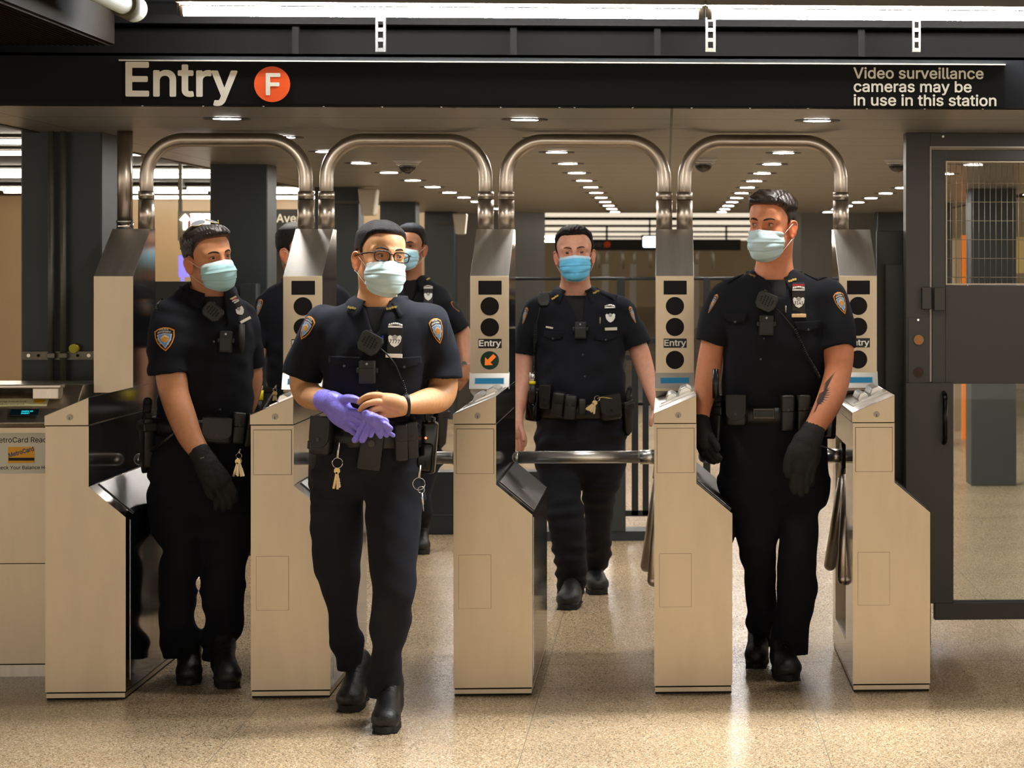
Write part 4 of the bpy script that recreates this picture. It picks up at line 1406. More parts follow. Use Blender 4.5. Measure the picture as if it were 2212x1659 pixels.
SKIN_M = attr_mat('skin', 0.48, sss=0.12, bump=0.12, bscale=500, var=0.06, vscale=60)
HAIR_M = attr_mat('hair', 0.7, bump=0.8, bscale=300, stretch=(1, 1, 0.35), var=0.35, vscale=220, spec=0.15)
HAIRG_M = attr_mat('hair_combed', 0.42, bump=0.8, bscale=260, stretch=(1, 1, 0.35), var=0.3, vscale=220, spec=0.4)
SHIRT_M = mat('uniform_shirt', (0.0056, 0.0064, 0.0098), 0.85, var=0.15, vscale=5, bump=0.25, bscale=900, sheen=0.03, spec=0.25)
TROUSER_M = mat('uniform_trousers', (0.0085, 0.009, 0.0125), 0.85, var=0.15, vscale=5, bump=0.25, bscale=900, sheen=0.03, spec=0.25)
UNDER_M = mat('undershirt_black', (0.004, 0.004, 0.005), 0.85)
LEATHER_M = mat('belt_leather', (0.010, 0.009, 0.008), 0.33, bump=0.2, bscale=300, var=0.2, vscale=20)
NYLON_M = mat('nylon_black', (0.010, 0.010, 0.010), 0.6, bump=0.3, bscale=600)
BOOT_M = mat('boot_leather', (0.012, 0.012, 0.012), 0.42, bump=0.25, bscale=140, var=0.3, vscale=25, rvar=0.12)
SOLE_M = mat('boot_sole', (0.010, 0.010, 0.010), 0.75)
GLOVE_M = mat('glove_black', (0.009, 0.009, 0.009), 0.75, bump=0.4, bscale=300)
PURPLE_M = mat('glove_purple', (0.235, 0.19, 0.72), 0.42, bump=0.25, bscale=90, var=0.08, vscale=30)
GOLD_M = mat('pin_gold', (0.65, 0.45, 0.12), 0.35, 0.9)
SILVER_M = mat('shield_silver', (0.75, 0.74, 0.70), 0.3, 0.9)
MIC_M = mat('radio_black', (0.018, 0.018, 0.017), 0.42)
KEY_BRASS = mat('key_brass', (0.62, 0.44, 0.2), 0.3, 0.9)
PATCH_ORANGE = mat('patch_orange', (226, 140, 28), 0.7)
PATCH_DARK = mat('patch_dark', (20, 16, 20), 0.8)
PATCH_BLUE = mat('patch_blue', (96, 140, 186), 0.7)
PATCH_WHITE = mat('patch_white', (206, 204, 196), 0.7)
PATCH_GOLD = mat('patch_gold', (196, 132, 40), 0.7, var=0.4, vscale=300)


def Rz(deg):
    return np.array(Matrix.Rotation(math.radians(deg), 3, 'Z'))


class Head:
    """local axes: x = image right when facing the camera, f = forward (-y), z up; origin between the eyes' level and the ears"""

    def __init__(s, px, py, Y, yaw=0, pitch=0, roll=0, sc=1.0):
        s.o = np.array(W(px, py, Y)); s.sc = sc
        s.R = np.array(Matrix.Rotation(math.radians(yaw), 3, 'Z') @ Matrix.Rotation(math.radians(pitch), 3, 'X') @ Matrix.Rotation(math.radians(roll), 3, 'Y'))

    def p(s, x, f, z):
        return s.o + s.R @ (np.array([x, -f, z]) * s.sc)

    def v(s, x, f, z):
        return Vector(s.p(x, f, z))

    def rot(s, a=0.0, axis='Z'):
        return s.R @ np.array(Matrix.Rotation(math.radians(a), 3, axis))

    def local(s, V):
        L = ((V - s.o) @ s.R) / s.sc
        return L[:, 0], -L[:, 1], L[:, 2]


def head_sdf(v, H, jaw=1.0, wide=1.0):
    sc = H.sc

    def E(c, r, k, a=0.0, cut=False, ax='Z'):
        v.ell(H.p(*c), np.array([r[0], r[1], r[2]]) * sc, H.rot(a, ax), k * sc, cut)
    w = wide
    E((0, -.012, .036), (.0745 * w, .098, .080), 0)
    E((0, .030, .036), (.0625 * w, .061, .060), .03)
    E((0, .034, -.018), (.0605 * w, .055, .068), .025)
    E((0, .024, -.068), (.0545 * jaw, .058, .042), .02)
    E((0, .066, -.104), (.023 * jaw, .018, .015), .022)
    for g in (-1, 1):
        E((g * .041 * w, .060, -.034), (.021, .019, .019), .02)
        v.seg(H.p(g * .010, .0875, .017), H.p(g * .046 * w, .070, .018), .0095 * sc, .009 * sc, .014 * sc)
    v.seg(H.p(0, .088, .012), H.p(0, .110, -.035), .0078 * sc, .0095 * sc, .014 * sc)
    for g in (-1, 1):
        E((g * .0315, .0985, .001), (.0185, .0165, .0125), .010, cut=True)
    for g in (-1, 1):
        E((g * .0315, .0745, .000), (.0142, .0142, .0136), .004)
        E((g * .0315, .0945, -.0005), (.0140, .0125, .0055), .0015, cut=True, a=g * -5, ax='Y')
    E((0, .110, -.039), (.0115, .0115, .0105), .008)
    for g in (-1, 1):
        E((g * .0125, .099, -.044), (.0085, .0105, .0085), .006)
    E((0, .0875, -.069), (.025, .011, .0062), .008)
    E((0, .0865, -.079), (.021, .011, .0070), .005)
    for g in (-1, 1):
        E((g * .0770 * w, -.010, -.020), (.0060, .0185, .0300), .006, a=g * -28)
        E((g * .0850 * w, -.008, -.014), (.0040, .0080, .0140), .003, a=g * -28, cut=True)
        hx = [(.0725, .002, -.004), (.0775, .000, .008), (.0820, -.009, .0105), (.0855, -.018, .007), (.0870, -.024, -.004), (.0855, -.023, -.020), (.0805, -.016, -.034), (.0765, -.009, -.048), (.0730, -.002, -.044)]
        v.chain([(*H.p(g * q[0] * w, q[1], q[2]), .0037 * sc) for q in hx], k=.003 * sc, kin=.001, n=3)
        E((g * .0765 * w, -.007, -.046), (.0045, .0075, .0085), .004)


def head_colors(H, V, skin, hair, stubble=0.35, beard=0.0):
    x, f, z = H.local(V)
    C = np.tile(np.array(lin(skin)), (len(V), 1))

    def blob(c, r, col, a):
        nonlocal C
        q = ((np.abs(x) - c[0]) / r[0]) ** 2 + ((f - c[1]) / r[1]) ** 2 + ((z - c[2]) / r[2]) ** 2
        w = np.exp(-q)[:, None] * a
        C = C * (1 - w) + C * np.array(col) * w
    blob((.078, -.012, -.02), (.012, .03, .04), (1.1, 0.55, 0.45), .8)     # ears
    blob((0, .11, -.03), (.018, .03, .03), (1.05, 0.68, 0.6), .7)           # nose
    blob((.042, .07, -.03), (.02, .03, .02), (1.05, 0.72, 0.65), .6)        # cheeks
    blob((.0315, .085, .0), (.022, .02, .013), (0.72, 0.55, 0.5), .65)      # around the eyes
    blob((0, .09, -.074), (.022, .03, .008), (1.0, 0.45, 0.42), .8)         # lips
    if beard:
        blob((.03, .05, -.09), (.05, .06, .035), (0.55, 0.5, 0.48), beard)
    return C


def hair_mesh(H, style, h=0.0021):
    """a cap of hair over the cranium; style: top, side thickness, hairline heights"""
    sc = H.sc
    top, side = style['top'], style['side']
    o = H.o; r = 0.20 * sc
    v = Vol(H.p(0, 0, .04) - r, H.p(0, 0, .04) + r, h)
    w = style.get('wide', 1.0)
    v.ell(H.p(0, -.012, .036), np.array([.0745 * w, .098, .080]) * sc, H.rot(), 0)
    v.ell(H.p(0, .030, .036), np.array([.0625 * w, .061, .060]) * sc, H.rot(), .03 * sc)
    X, Y, Z = v.whole()
    R = H.R
    dx, dy, dz = X - o[0], Y - o[1], Z - o[2]
    lx = (dx * R[0, 0] + dy * R[1, 0] + dz * R[2, 0]) / sc
    lf = -(dx * R[0, 1] + dy * R[1, 1] + dz * R[2, 1]) / sc
    lz = (dx * R[0, 2] + dy * R[1, 2] + dz * R[2, 2]) / sc
    t = np.clip((lz - style.get('tz0', .045)) / style.get('tz1', .04), 0, 1); t = t * t * (3 - 2 * t)
    front = np.clip((lf - 0.02) / 0.07, 0, 1)
    th = side + (top - side) * t + style.get('quiff', 0) * front * t
    prt = style.get('part', None)
    if prt is not None:
        th = th - 0.006 * np.exp(-((lx - prt) / 0.006) ** 2) * t
    hl = style['line']                     # pairs (f, z): height of the hairline along the head
    base = np.interp(lf, [q[0] for q in hl], [q[1] for q in hl])
    base = base + style.get('recede', 0) * np.clip((np.abs(lx) - .028) / .03, 0, 1) * (lf > 0.02)
    kz = (lz - base) * sc
    edge = np.clip((lz - base) / .022, 0, 1); edge = .12 + .88 * edge * (2 - edge)
    d = v.d - th * sc * edge
    base = base + .0025 * np.sin(lx * 260 + 1.3) * np.sin(lx * 97) + .0015 * np.sin(lx * 610) + style.get('peak', .004) * np.clip((np.abs(lx) - .022) / .03, 0, 1) * (lf > .03)
    # leave the ears free
    ear = np.sqrt(((lf + .010) / .022) ** 2 + ((lz + .012) / .030) ** 2) - 1
    kz = np.minimum(kz, np.where(np.abs(lx) > .045, ear * 0.02 * sc, 1))
    nz = style.get('strand', 0.0)
    if nz:
        a = style.get('dir', (0.0, 1.0))    # strands run along f (combed back) or along x (combed over)
        q = lx * a[1] - lf * a[0]
        d = d + nz * sc * (np.sin(q * 420 + 9 * np.sin(lf * 40 + lz * 30)) * 0.5 + np.sin(q * 190 + 3 * np.sin(lf * 25 + 2)) * 0.6) * (0.25 + t)
    else:
        d = d + 0.0008 * np.sin(lx * 900) * np.sin(lf * 870) * np.sin(lz * 910)
    kk = 0.006 * sc
    b = -kz
    hh = np.maximum(kk - np.abs(d - b), 0) / kk
    v.d = (np.maximum(d, b) + hh * hh * kk * .25).astype(np.float32)
    V, F = v.mesh()
    x, f, z = H.local(V)
    bz = np.interp(f, [q[0] for q in hl], [q[1] for q in hl])
    side_f = np.clip((z - style.get('fade0', -.05)) / style.get('fade', .02), 0, 1)
    front_f = np.clip((z - bz - .001) / .008, 0, 1) * .6 + .4
    fz = np.minimum(side_f, np.where(f > .02, front_f, 1.0))[:, None]
    C = np.array(lin(style['fadecol'])) * (1 - fz) + np.array(lin(style['col'])) * fz
    if 'tip' in style:
        tt = np.clip((z - .095) / .02, 0, 1)[:, None] * style.get('tipa', .5)
        C = C * (1 - tt) + np.array(lin(style['tip'])) * tt
    return V, F, C


def eyes(H, parent, gaze=(0, 0), iris='4a3424'):
    for g in (-1, 1):
        c = H.p(g * .0315, .0745, 0)
        gx, gz = gaze
        D = H.R @ np.array([math.sin(math.radians(gx)), -math.cos(math.radians(gx)), math.sin(math.radians(gz))]); D /= np.linalg.norm(D)
        bm = bmesh.new()
        q = Vector(D).to_track_quat('Z', 'Y').to_matrix().to_4x4()
        bmesh.ops.create_uvsphere(bm, u_segments=32, v_segments=48, radius=.0124 * H.sc, matrix=Matrix.Translation(Vector(c)) @ q)
        me = bpy.data.meshes.new('eye')
        for fc in bm.faces:
            n = (fc.calc_center_median() - Vector(c)).normalized().dot(Vector(D))
            a = math.degrees(math.acos(max(-1, min(1, n))))
            fc.material_index = 2 if a < 15 else (1 if a < 36 else 0)
            fc.smooth = True
        bm.to_mesh(me); bm.free()
        b = MB()
        P = [H.v(g * .0315 + dx, .0745 + fz, dz) for dx, fz, dz in ((-.0135, .0040, -.0008), (-.009, .0095, .0040), (-.003, .0125, .0062), (.003, .0125, .0062), (.009, .0095, .0042), (.0135, .0040, -.0004))]
        b.tube([Vector(q[:3]) for q in catmull([(*p, 1) for p in P], 3)], .0011 * H.sc, seg=6)
        b.build('eyelashes', mat('lash_dark', (24, 15, 11), 0.8), parent)
        link('eye', me, [mat('eye_white', (176, 160, 148), 0.2), mat('iris_' + iris, iris, 0.1), mat('pupil', (5, 5, 5), 0.05)], parent)


def eyebrows(H, parent, col, lift=0.0, thick=1.0):
    for g in (-1, 1):
        P = catmull([(*H.p(g * .011, .0975, .0175 + lift), .0030 * thick), (*H.p(g * .024, .0965, .0225 + lift), .0042 * thick), (*H.p(g * .038, .0885, .0235 + lift), .0034 * thick), (*H.p(g * .050, .0765, .0175 + lift), .0016)], 4)
        b = MB(); b.tube([p[:3] for p in P], [float(p[3]) * H.sc for p in P], seg=8)
        b.build('eyebrow', mat('brow_' + col, col, 0.8), parent)


def face_mask(H, parent, tone, white, drop=0.0, puff=1.0, seed=1, loops=(-1, 1)):
    bd = [o for o in parent.children if o.name.startswith('body')][0]
    bvh = Surf([bd]).bvh
    nu, nv = 40, 42
    vs = []
    r = random.Random(seed)
    for j in range(nv + 1):
        v = j / nv
        vv = [0, .15, .4, .7, .9, 1]
        zc = np.interp(v, vv, [-.012, -.026, -.056, -.095, -.120, -.128]) + drop
        fc = np.interp(v, vv, [.1075, .119, .131 * puff, .124 * puff, .104, .080])
        xs = np.interp(v, [0, .5, 1], [.0665, .066, .052])
        zs = np.interp(v, [0, .5, 1], [-.030, -.062, -.098]) + drop
        fs = np.interp(v, [0, .5, 1], [.048, .044, .036])
        ex = np.interp(v, [0, .25, .6, 1], [2.0, 1.25, 1.05, 1.1])
        for i in range(nu + 1):
            u = -1 + 2 * i / nu
            c, s_ = math.cos(u * PI / 2), math.sin(u * PI / 2)
            x = xs * (abs(s_) ** 0.92) * (1 if u > 0 else -1)
            f = fs + (fc - fs) * (max(c, 0) ** ex)
            z = zc + (zs - zc) * abs(u) ** 1.7
            pl = (v * 3.6) % 1.0
            amp = 0.0024 * (0.35 + abs(u) ** 0.8) * math.sin(PI * min(1, v * 1.1))
            f += amp * (pl - 0.5) * 2
            f += 0.0022 * math.sin(9 * u + 14 * v + seed) * math.sin(11 * v + seed * 2) * (abs(u) > 0.15) * min(1, abs(u) * 2)
            q = Vector(H.p(x, f, z))
            for _ in range(3):
                hp, hn, _i, _d = bvh.find_nearest(q)
                if (q - hp).dot(hn) < .0022:
                    q = hp + hn * .0030
            vs.append(q)
    A = np.array([list(q) for q in vs]).reshape(nv + 1, nu + 1, 3)
    for _ in range(3):
        B = A.copy()
        B[1:-1, 1:-1] = (A[1:-1, 1:-1] * 4 + A[:-2, 1:-1] + A[2:, 1:-1] + A[1:-1, :-2] + A[1:-1, 2:]) / 8
        B[0, 1:-1] = (A[0, 1:-1] * 2 + A[0, :-2] + A[0, 2:]) / 4
        # keep clear of the skin
        out = (B - H.o) ; A = np.where(np.linalg.norm(B - H.o, axis=2, keepdims=True) < np.linalg.norm(A - H.o, axis=2, keepdims=True) - .0012, A, B)
    for j in range(nv + 1):
        v = j / nv
        for i in range(nu + 1):
            u = -1 + 2 * i / nu
            d_ = A[j, i] - H.o; d_ /= np.linalg.norm(d_)
            pl = max(0.0, (v - .16) / .72) * 3
            saw = (pl % 1.0) if 0 < pl < 3 else 0
            A[j, i] += d_ * (.0062 * saw * (0.45 + .55 * abs(u)) + .0012 * math.sin(7 * u + 16 * v + seed) + .0016 * abs(u) * math.sin(23 * v + seed)) * H.sc
    vs = A.reshape(-1, 3)
    bm = bmesh.new()
    V = [bm.verts.new(Vector(p)) for p in vs]
    for j in range(nv):
        for i in range(nu):
            q = bm.faces.new((V[j * (nu + 1) + i], V[j * (nu + 1) + i + 1], V[(j + 1) * (nu + 1) + i + 1], V[(j + 1) * (nu + 1) + i]))
            q.smooth = True
            q.material_index = 1 if (j < 5 or j == nv - 1) else 0
    bmesh.ops.recalc_face_normals(bm, faces=bm.faces)
    me = bpy.data.meshes.new('face_mask'); bm.to_mesh(me); bm.free()
    o = link('face_mask', me, [mat('mask_' + tone, tone, 0.75, bump=0.03, bscale=300), mat('mask_band_' + white, white, 0.75)], parent)
    md = o.modifiers.new('thickness', 'SOLIDIFY'); md.thickness = 0.0014
    for g in loops:
        b = MB()
        b.tube([H.v(g * .0655, .049, -.032 + drop), H.v(g * .0735, .030, -.020), H.v(g * .080, .004, -.002), H.v(g * .081, -.012, .006)], 0.0011, seg=6)
        b.tube([H.v(g * .0525, .038, -.096 + drop), H.v(g * .066, .022, -.080), H.v(g * .0775, .000, -.056), H.v(g * .081, -.012, -.050)], 0.0011, seg=6)
        b.build('ear_loop', mat('loop_white', (214, 210, 204), 0.6), o)
    return o


# ------------------------------------------------------------------ things fixed to clothing
class Surf:
    def __init__(s, objs):
        bm = bmesh.new()
        for o in objs:
            bm.from_mesh(o.data)
        s.bvh = BVHTree.FromBMesh(bm)
        s.Y = sum(v.co.y for v in bm.verts) / max(1, len(bm.verts)) - 0.02
        bm.free()

    def hit(s, px, py):
        o = Vector((0, 0, CAMZ)); d = (W(px, py, 9.0) - o).normalized()
        h, n, i, dist = s.bvh.ray_cast(o, d)
        if h is None:
            h, n, i, dist = s.bvh.find_nearest(W(px, py, s.Y))
            q = W(px, py, s.Y)
            if (q - h).length < 0.10:
                h = q
        if n.dot(d) > 0:
            n = -n
        return h, n

    def at(s, px, py, rot=0.0, face=0.5, off=0.0):
        """frame on the surface: x right, z up, -y outward; face blends the surface normal towards the camera side"""
        h, n = s.hit(px, py)
        n = (n * (1 - face) + Vector((0, -1, 0)) * face).normalized()
        y = -n
        x = y.cross(Vector((0, 0, 1))).normalized()
        z = x.cross(y).normalized()
        M = Matrix.Identity(4)
        M.col[0][:3], M.col[1][:3], M.col[2][:3], M.col[3][:3] = x, y, z, h + n * off
        return M @ Matrix.Rotation(math.radians(rot), 4, 'Y')

    def drape(s, M, x, z, off):
        p = M @ Vector((x, -0.05, z)); d = (M.to_3x3() @ Vector((0, 1, 0))).normalized()
        h, n, i, dist = s.bvh.ray_cast(p, d, 0.12)
        if h is None:
            h, n, i, dist = s.bvh.find_nearest(M @ Vector((x, 0, z)))
        if n.dot(d) > 0:
            n = -n
        return h + n * off


def drape_poly(name, S, M, polys, m, parent, off=0.002, step=0.006):
    """flat shapes in the frame's XZ plane laid onto the clothing"""
    bm = bmesh.new()
    if isinstance(polys, bpy.types.Mesh):
        bm.from_mesh(polys)
    else:
        for poly in polys:
            vs = [bm.verts.new((p[0], p[1], 0)) for p in poly]
            f = bm.faces.new(vs)
        bmesh.ops.triangulate(bm, faces=bm.faces[:])
    xs = [v.co.x for v in bm.verts]; zs = [v.co.y for v in bm.verts]
    for ax, lo, hi in ((0, min(xs), max(xs)), (1, min(zs), max(zs))):
        t = lo + step
        while t < hi:
            co = (t, 0, 0) if ax == 0 else (0, t, 0); no = (1, 0, 0) if ax == 0 else (0, 1, 0)
            bmesh.ops.bisect_plane(bm, geom=bm.verts[:] + bm.edges[:] + bm.faces[:], plane_co=co, plane_no=no)
            t += step
    for v in bm.verts:
        v.co = S.drape(M, v.co.x, v.co.y, off)
    me = bpy.data.meshes.new(name); bm.to_mesh(me); bm.free()
    for p in me.polygons:
        p.use_smooth = True
    return link(name, me, m, parent)


def patch(S, px, py, rot, parent, sc=1.0, squash=1.0, detail=True, face=0.0, M=None):
    """shoulder patch: orange-edged dark shield, blue inner shield with a gold and white emblem, white lettering"""
    if M is None:
        M = S.at(px, py, rot, face)
    M = M @ Matrix.Diagonal((squash, 1, 1, 1))
    k = 0.0102 * sc

    def outline(g):
        top = [(-4.6 * g, 3.6 * g), (-2.5 * g, 4.7 * g), (0, 5.1 * g), (2.5 * g, 4.7 * g), (4.6 * g, 3.6 * g)]
        rt = [(4.5 * g, 0.5 * g), (3.6 * g, -2.2 * g), (2.0 * g, -4.6 * g), (0, -6.4 * g)]
        return [(a * k, b * k) for a, b in top + rt + [(-a, b) for a, b in rt[-2::-1]]]
    g0 = drape_poly('shoulder_patch', S, M, [outline(0.78)], PATCH_ORANGE, parent, 0.0016)
    drape_poly('patch_field', S, M, [outline(0.69)], PATCH_DARK, g0, 0.0026)
    if not detail:
        return g0
    inner = [(-2.3, 1.15), (0, 1.65), (2.3, 1.15), (1.9, -0.8), (0, -3.6), (-1.9, -0.8)]
    drape_poly('patch_rim', S, M, [[(a * k * 1.12, b * k * 1.1) for a, b in inner]], PATCH_WHITE, g0, 0.0030)
    drape_poly('patch_shield', S, M, [[(a * k, b * k) for a, b in inner]], PATCH_BLUE, g0, 0.0034)
    em = [(-1.3, -0.7), (-1.35, 0.1), (-0.9, 0.6), (-0.5, 1.1), (0, 1.35), (0.5, 1.1), (0.9, 0.6), (1.35, 0.1), (1.3, -0.7), (0.7, -1.5), (0, -1.9), (-0.7, -1.5)]
    drape_poly('patch_emblem', S, M, [[(a * k, b * k) for a, b in em]], PATCH_GOLD, g0, 0.0038)
    drape_poly('patch_chevron', S, M, [[(-1.45 * k, -0.15 * k), (0, 0.6 * k), (1.45 * k, -0.15 * k), (1.45 * k, 0.1 * k), (0, 0.9 * k), (-1.45 * k, 0.1 * k)]], PATCH_WHITE, g0, 0.0042)
    for t, w, z, h in (('POLICE', 3.0, 2.95, 0.62), ('DEPARTMENT', 4.6, 2.05, 0.58)):
        me = text_mesh(t, h * k, bold=0.02, width=w * k, align='CENTER')
        for v in me.vertices:
            v.co.y += z * k - (v.co.x / k) ** 2 * 0.07 * k
        drape_poly('patch_lettering', S, M, me, PATCH_WHITE, g0, 0.0040, step=0.02)
    for t, x0, z0, a in (('CITY OF', -2.75, -0.1, -66), ('NEW YORK', 1.05, -2.85, 58)):
        me = text_mesh(t, 0.5 * k, bold=0.02, width=2.5 * k)
        a = math.radians(a)
        for v in me.vertices:
            x, y = v.co.x, v.co.y
            v.co.x = x0 * k + x * math.cos(a) - y * math.sin(a); v.co.y = z0 * k + x * math.sin(a) + y * math.cos(a)
        drape_poly('patch_lettering', S, M, me, PATCH_WHITE, g0, 0.0040, step=0.02)
    return g0


def coil(pts, r, turns, wire, n_per=10, straight=None):
    """points of a coiled cord along a path"""
    P = catmull([(*p, 1) for p in pts], 8)
    P = [Vector(p[:3]) for p in P]
    L = [0]
    for a, b in zip(P, P[1:]):
        L.append(L[-1] + (b - a).length)
    tot = L[-1]; N = int(turns * n_per); out = []
    for i in range(N + 1):
        s_ = tot * i / N
        k = max(0, min(len(P) - 2, int(np.searchsorted(L, s_)) - 1))
        t = (s_ - L[k]) / max(1e-6, L[k + 1] - L[k])
        p = P[k].lerp(P[k + 1], t); T = (P[k + 1] - P[k]).normalized()
        u = T.cross(Vector((0, 1, 0.1))).normalized(); w = T.cross(u)
        a = 2 * PI * i / n_per
        out.append(p + u * (r * math.cos(a)) + w * (r * math.sin(a)))
    return out
# ================================================================== CLOTHING AND DUTY GEAR
def rows_w(rows):
    out = []
    for py, xl, xr, Y, ry in rows:
        a, b = W(xl, py, Y), W(xr, py, Y)
        out.append((a.z, (a.x + b.x) / 2, Y, (b.x - a.x) / 2, ry))
    return out


def row_at(rows, py):
    R = sorted(rows)
    q = [r[0] for r in R]
    return [float(np.interp(py, q, [r[i] for r in R])) for i in range(1, 5)]


def pts_w(pts):
    return [(*W(p[0], p[1], p[2]), p[3] * p[2] / FPX) for p in pts]


def bounds(P, pad):
    P = np.array([p[:3] for p in P]); r = pad
    return P.min(0) - r, P.max(0) + r


def sleeve(v, pts, k=0.03):
    """a short sleeve: tube cut flat at its end and hollowed a little"""
    P = pts_w(pts)
    v.chain(P, k=k, kin=0.004)
    e = np.array(P[-1][:3]); T = e - np.array(P[-2][:3]); T /= np.linalg.norm(T); r = P[-1][3]

    def half(X, Y, Z):
        dx, dy, dz = X - e[0], Y - e[1], Z - e[2]
        return np.maximum(-(dx * T[0] + dy * T[1] + dz * T[2]), np.sqrt(dx * dx + dy * dy + dz * dz) - 1.35 * r)
    v.cut(half, e - 1.4 * r, e + 1.4 * r, 0.004)
    v.seg(e + T * 0.004, e + T * 0.03, r - 0.009, r - 0.008, 0.003, cut=True)


def make_shirt(root, rows, sleeves, neck, vee, seed, amp=0.0030, h=0.0042, p=2.35, mat_=None):
    """neck: (px, py, Y, rpx) centre of the neck hole; vee: (px, py, Y) bottom of the open collar"""
    R = rows_w(rows)
    lo = np.array([min(r[1] - r[3] for r in R), min(r[2] - r[4] for r in R), R[-1][0]]) ; hi = np.array([max(r[1] + r[3] for r in R), max(r[2] + r[4] for r in R), R[0][0]])
    lo[2], hi[2] = min(r[0] for r in R), max(r[0] for r in R)
    for s in sleeves:
        for q in pts_w(s):
            q = np.array(q); lo = np.minimum(lo, q[:3] - q[3] - .01); hi = np.maximum(hi, q[:3] + q[3] + .01)
    v = Vol(lo - 0.03, hi + 0.03, h)
    v.loft(R, p=p)
    v2 = Vol(lo - 0.03, hi + 0.03, h)
    for s in sleeves:
        sleeve(v2, s, 0.0)
    hh_ = np.maximum(0.035 - np.abs(v.d - v2.d), 0) / 0.035
    # the sleeve's underside stays free of the body below the armpit
    tops = max(pts_w(s)[1][2] for s in sleeves)
    Zg = v.ax[2][None, None, :]
    hh_ = hh_ * np.clip((Zg - tops + 0.10) / 0.08, 0, 1)
    v.d = (np.minimum(v.d, v2.d) - hh_ * hh_ * 0.035 * 0.25).astype(np.float32)
    n = wave_noise(seed, fz=42, fx=30)
    n2 = wave_noise(seed + 7, fz=16, fx=22)
    v.displace(lambda x, y, z: amp * n(x, y, z) + amp * 1.1 * n2(x, y, z))
    c = np.array(W(*neck[:3])); rn = neck[3] * neck[2] / FPX; b = np.array(W(*vee))
    v.seg(c + [0, 0, 0.05], c, rn * 1.02, rn, 0.01, cut=True)
    v.seg(c + [0, -0.02, -0.01], b, rn * 0.92, 0.010, 0.01, cut=True)
    V, F = v.mesh()
    return mesh_obj('shirt', [(V, F)], mat_ or SHIRT_M, root)


def make_undershirt(root, rows, top_py, bot_py):
    rr = [r for r in rows if r[0] < bot_py + 60]
    rr = [(py, xl + 6, xr - 6, Y, ry - 0.010) for py, xl, xr, Y, ry in rr if py >= top_py]
    a = row_at(rows, top_py)
    rr = [(top_py, a[0] + 6, a[1] - 6, a[2], a[3] - .008)] + rr
    R = rows_w(rr)
    lo = [min(r[1] - r[3] for r in R) - .03, min(r[2] - r[4] for r in R) - .03, min(r[0] for r in R) - .02]
    hi = [max(r[1] + r[3] for r in R) + .03, max(r[2] + r[4] for r in R) + .03, max(r[0] for r in R) + .02]
    v = Vol(lo, hi, 0.006); v.loft(R, p=2.2)
    V, F = v.mesh()
    return mesh_obj('undershirt', [(V, F)], UNDER_M, root)


def make_trousers(root, pelvis, legs, seed, amp=0.0046, h=0.0048, extra=()):
    R = rows_w(pelvis); LR = [rows_w(l) for l in legs]
    A = R + [q for l in LR for q in l]
    lo = np.array([min(r[1] - r[3] for r in A), min(r[2] - r[4] for r in A), min(r[0] for r in A)]) - .03
    hi = np.array([max(r[1] + r[3] for r in A), max(r[2] + r[4] for r in A), max(r[0] for r in A)]) + .03
    v = Vol(lo, hi, h)
    R = sorted(R)
    R = [(R[0][0], R[0][1], R[0][2], R[0][3] * .92, R[0][4] * .5), (R[1][0], R[1][1], R[1][2], R[1][3] * .99, R[1][4] * .88)] + R[2:]
    v.loft(R, p=2.3)
    for l in LR:
        v.loft(l, k=0.035, p=2.15)
    for c, r in extra:                           # cargo pockets and bulges
        v.ell(W(*c), r, k=0.012)
    n = wave_noise(seed, fz=38, fx=20); n2 = wave_noise(seed + 3, fz=14, fx=16)
    zk = [l[len(l) // 2][0] for l in LR]
    z0 = min(r[0] for r in A)

    def disp(x, y, z):
        w = 0.7 + 1.3 * np.exp(-((z - z0 - 0.10) / 0.10) ** 2) + 0.8 * np.exp(-((z - 0.47) / 0.09) ** 2) + 0.6 * np.exp(-((z - 0.80) / 0.07) ** 2)
        return amp * w * (0.6 * n(x, y, z) + 0.8 * n2(x, y, z))
    v.displace(disp)
    # slightly open hems
    for l in LR:
        zb = min(r[0] for r in l); q = [r for r in l if r[0] == zb][0]
        v.ell((q[1], q[2], zb - 0.002), (q[3] - .008, q[4] - .008, 0.02), cut=True)
    V, F = v.mesh()
    return mesh_obj('trousers', [(V, F)], TROUSER_M, root)


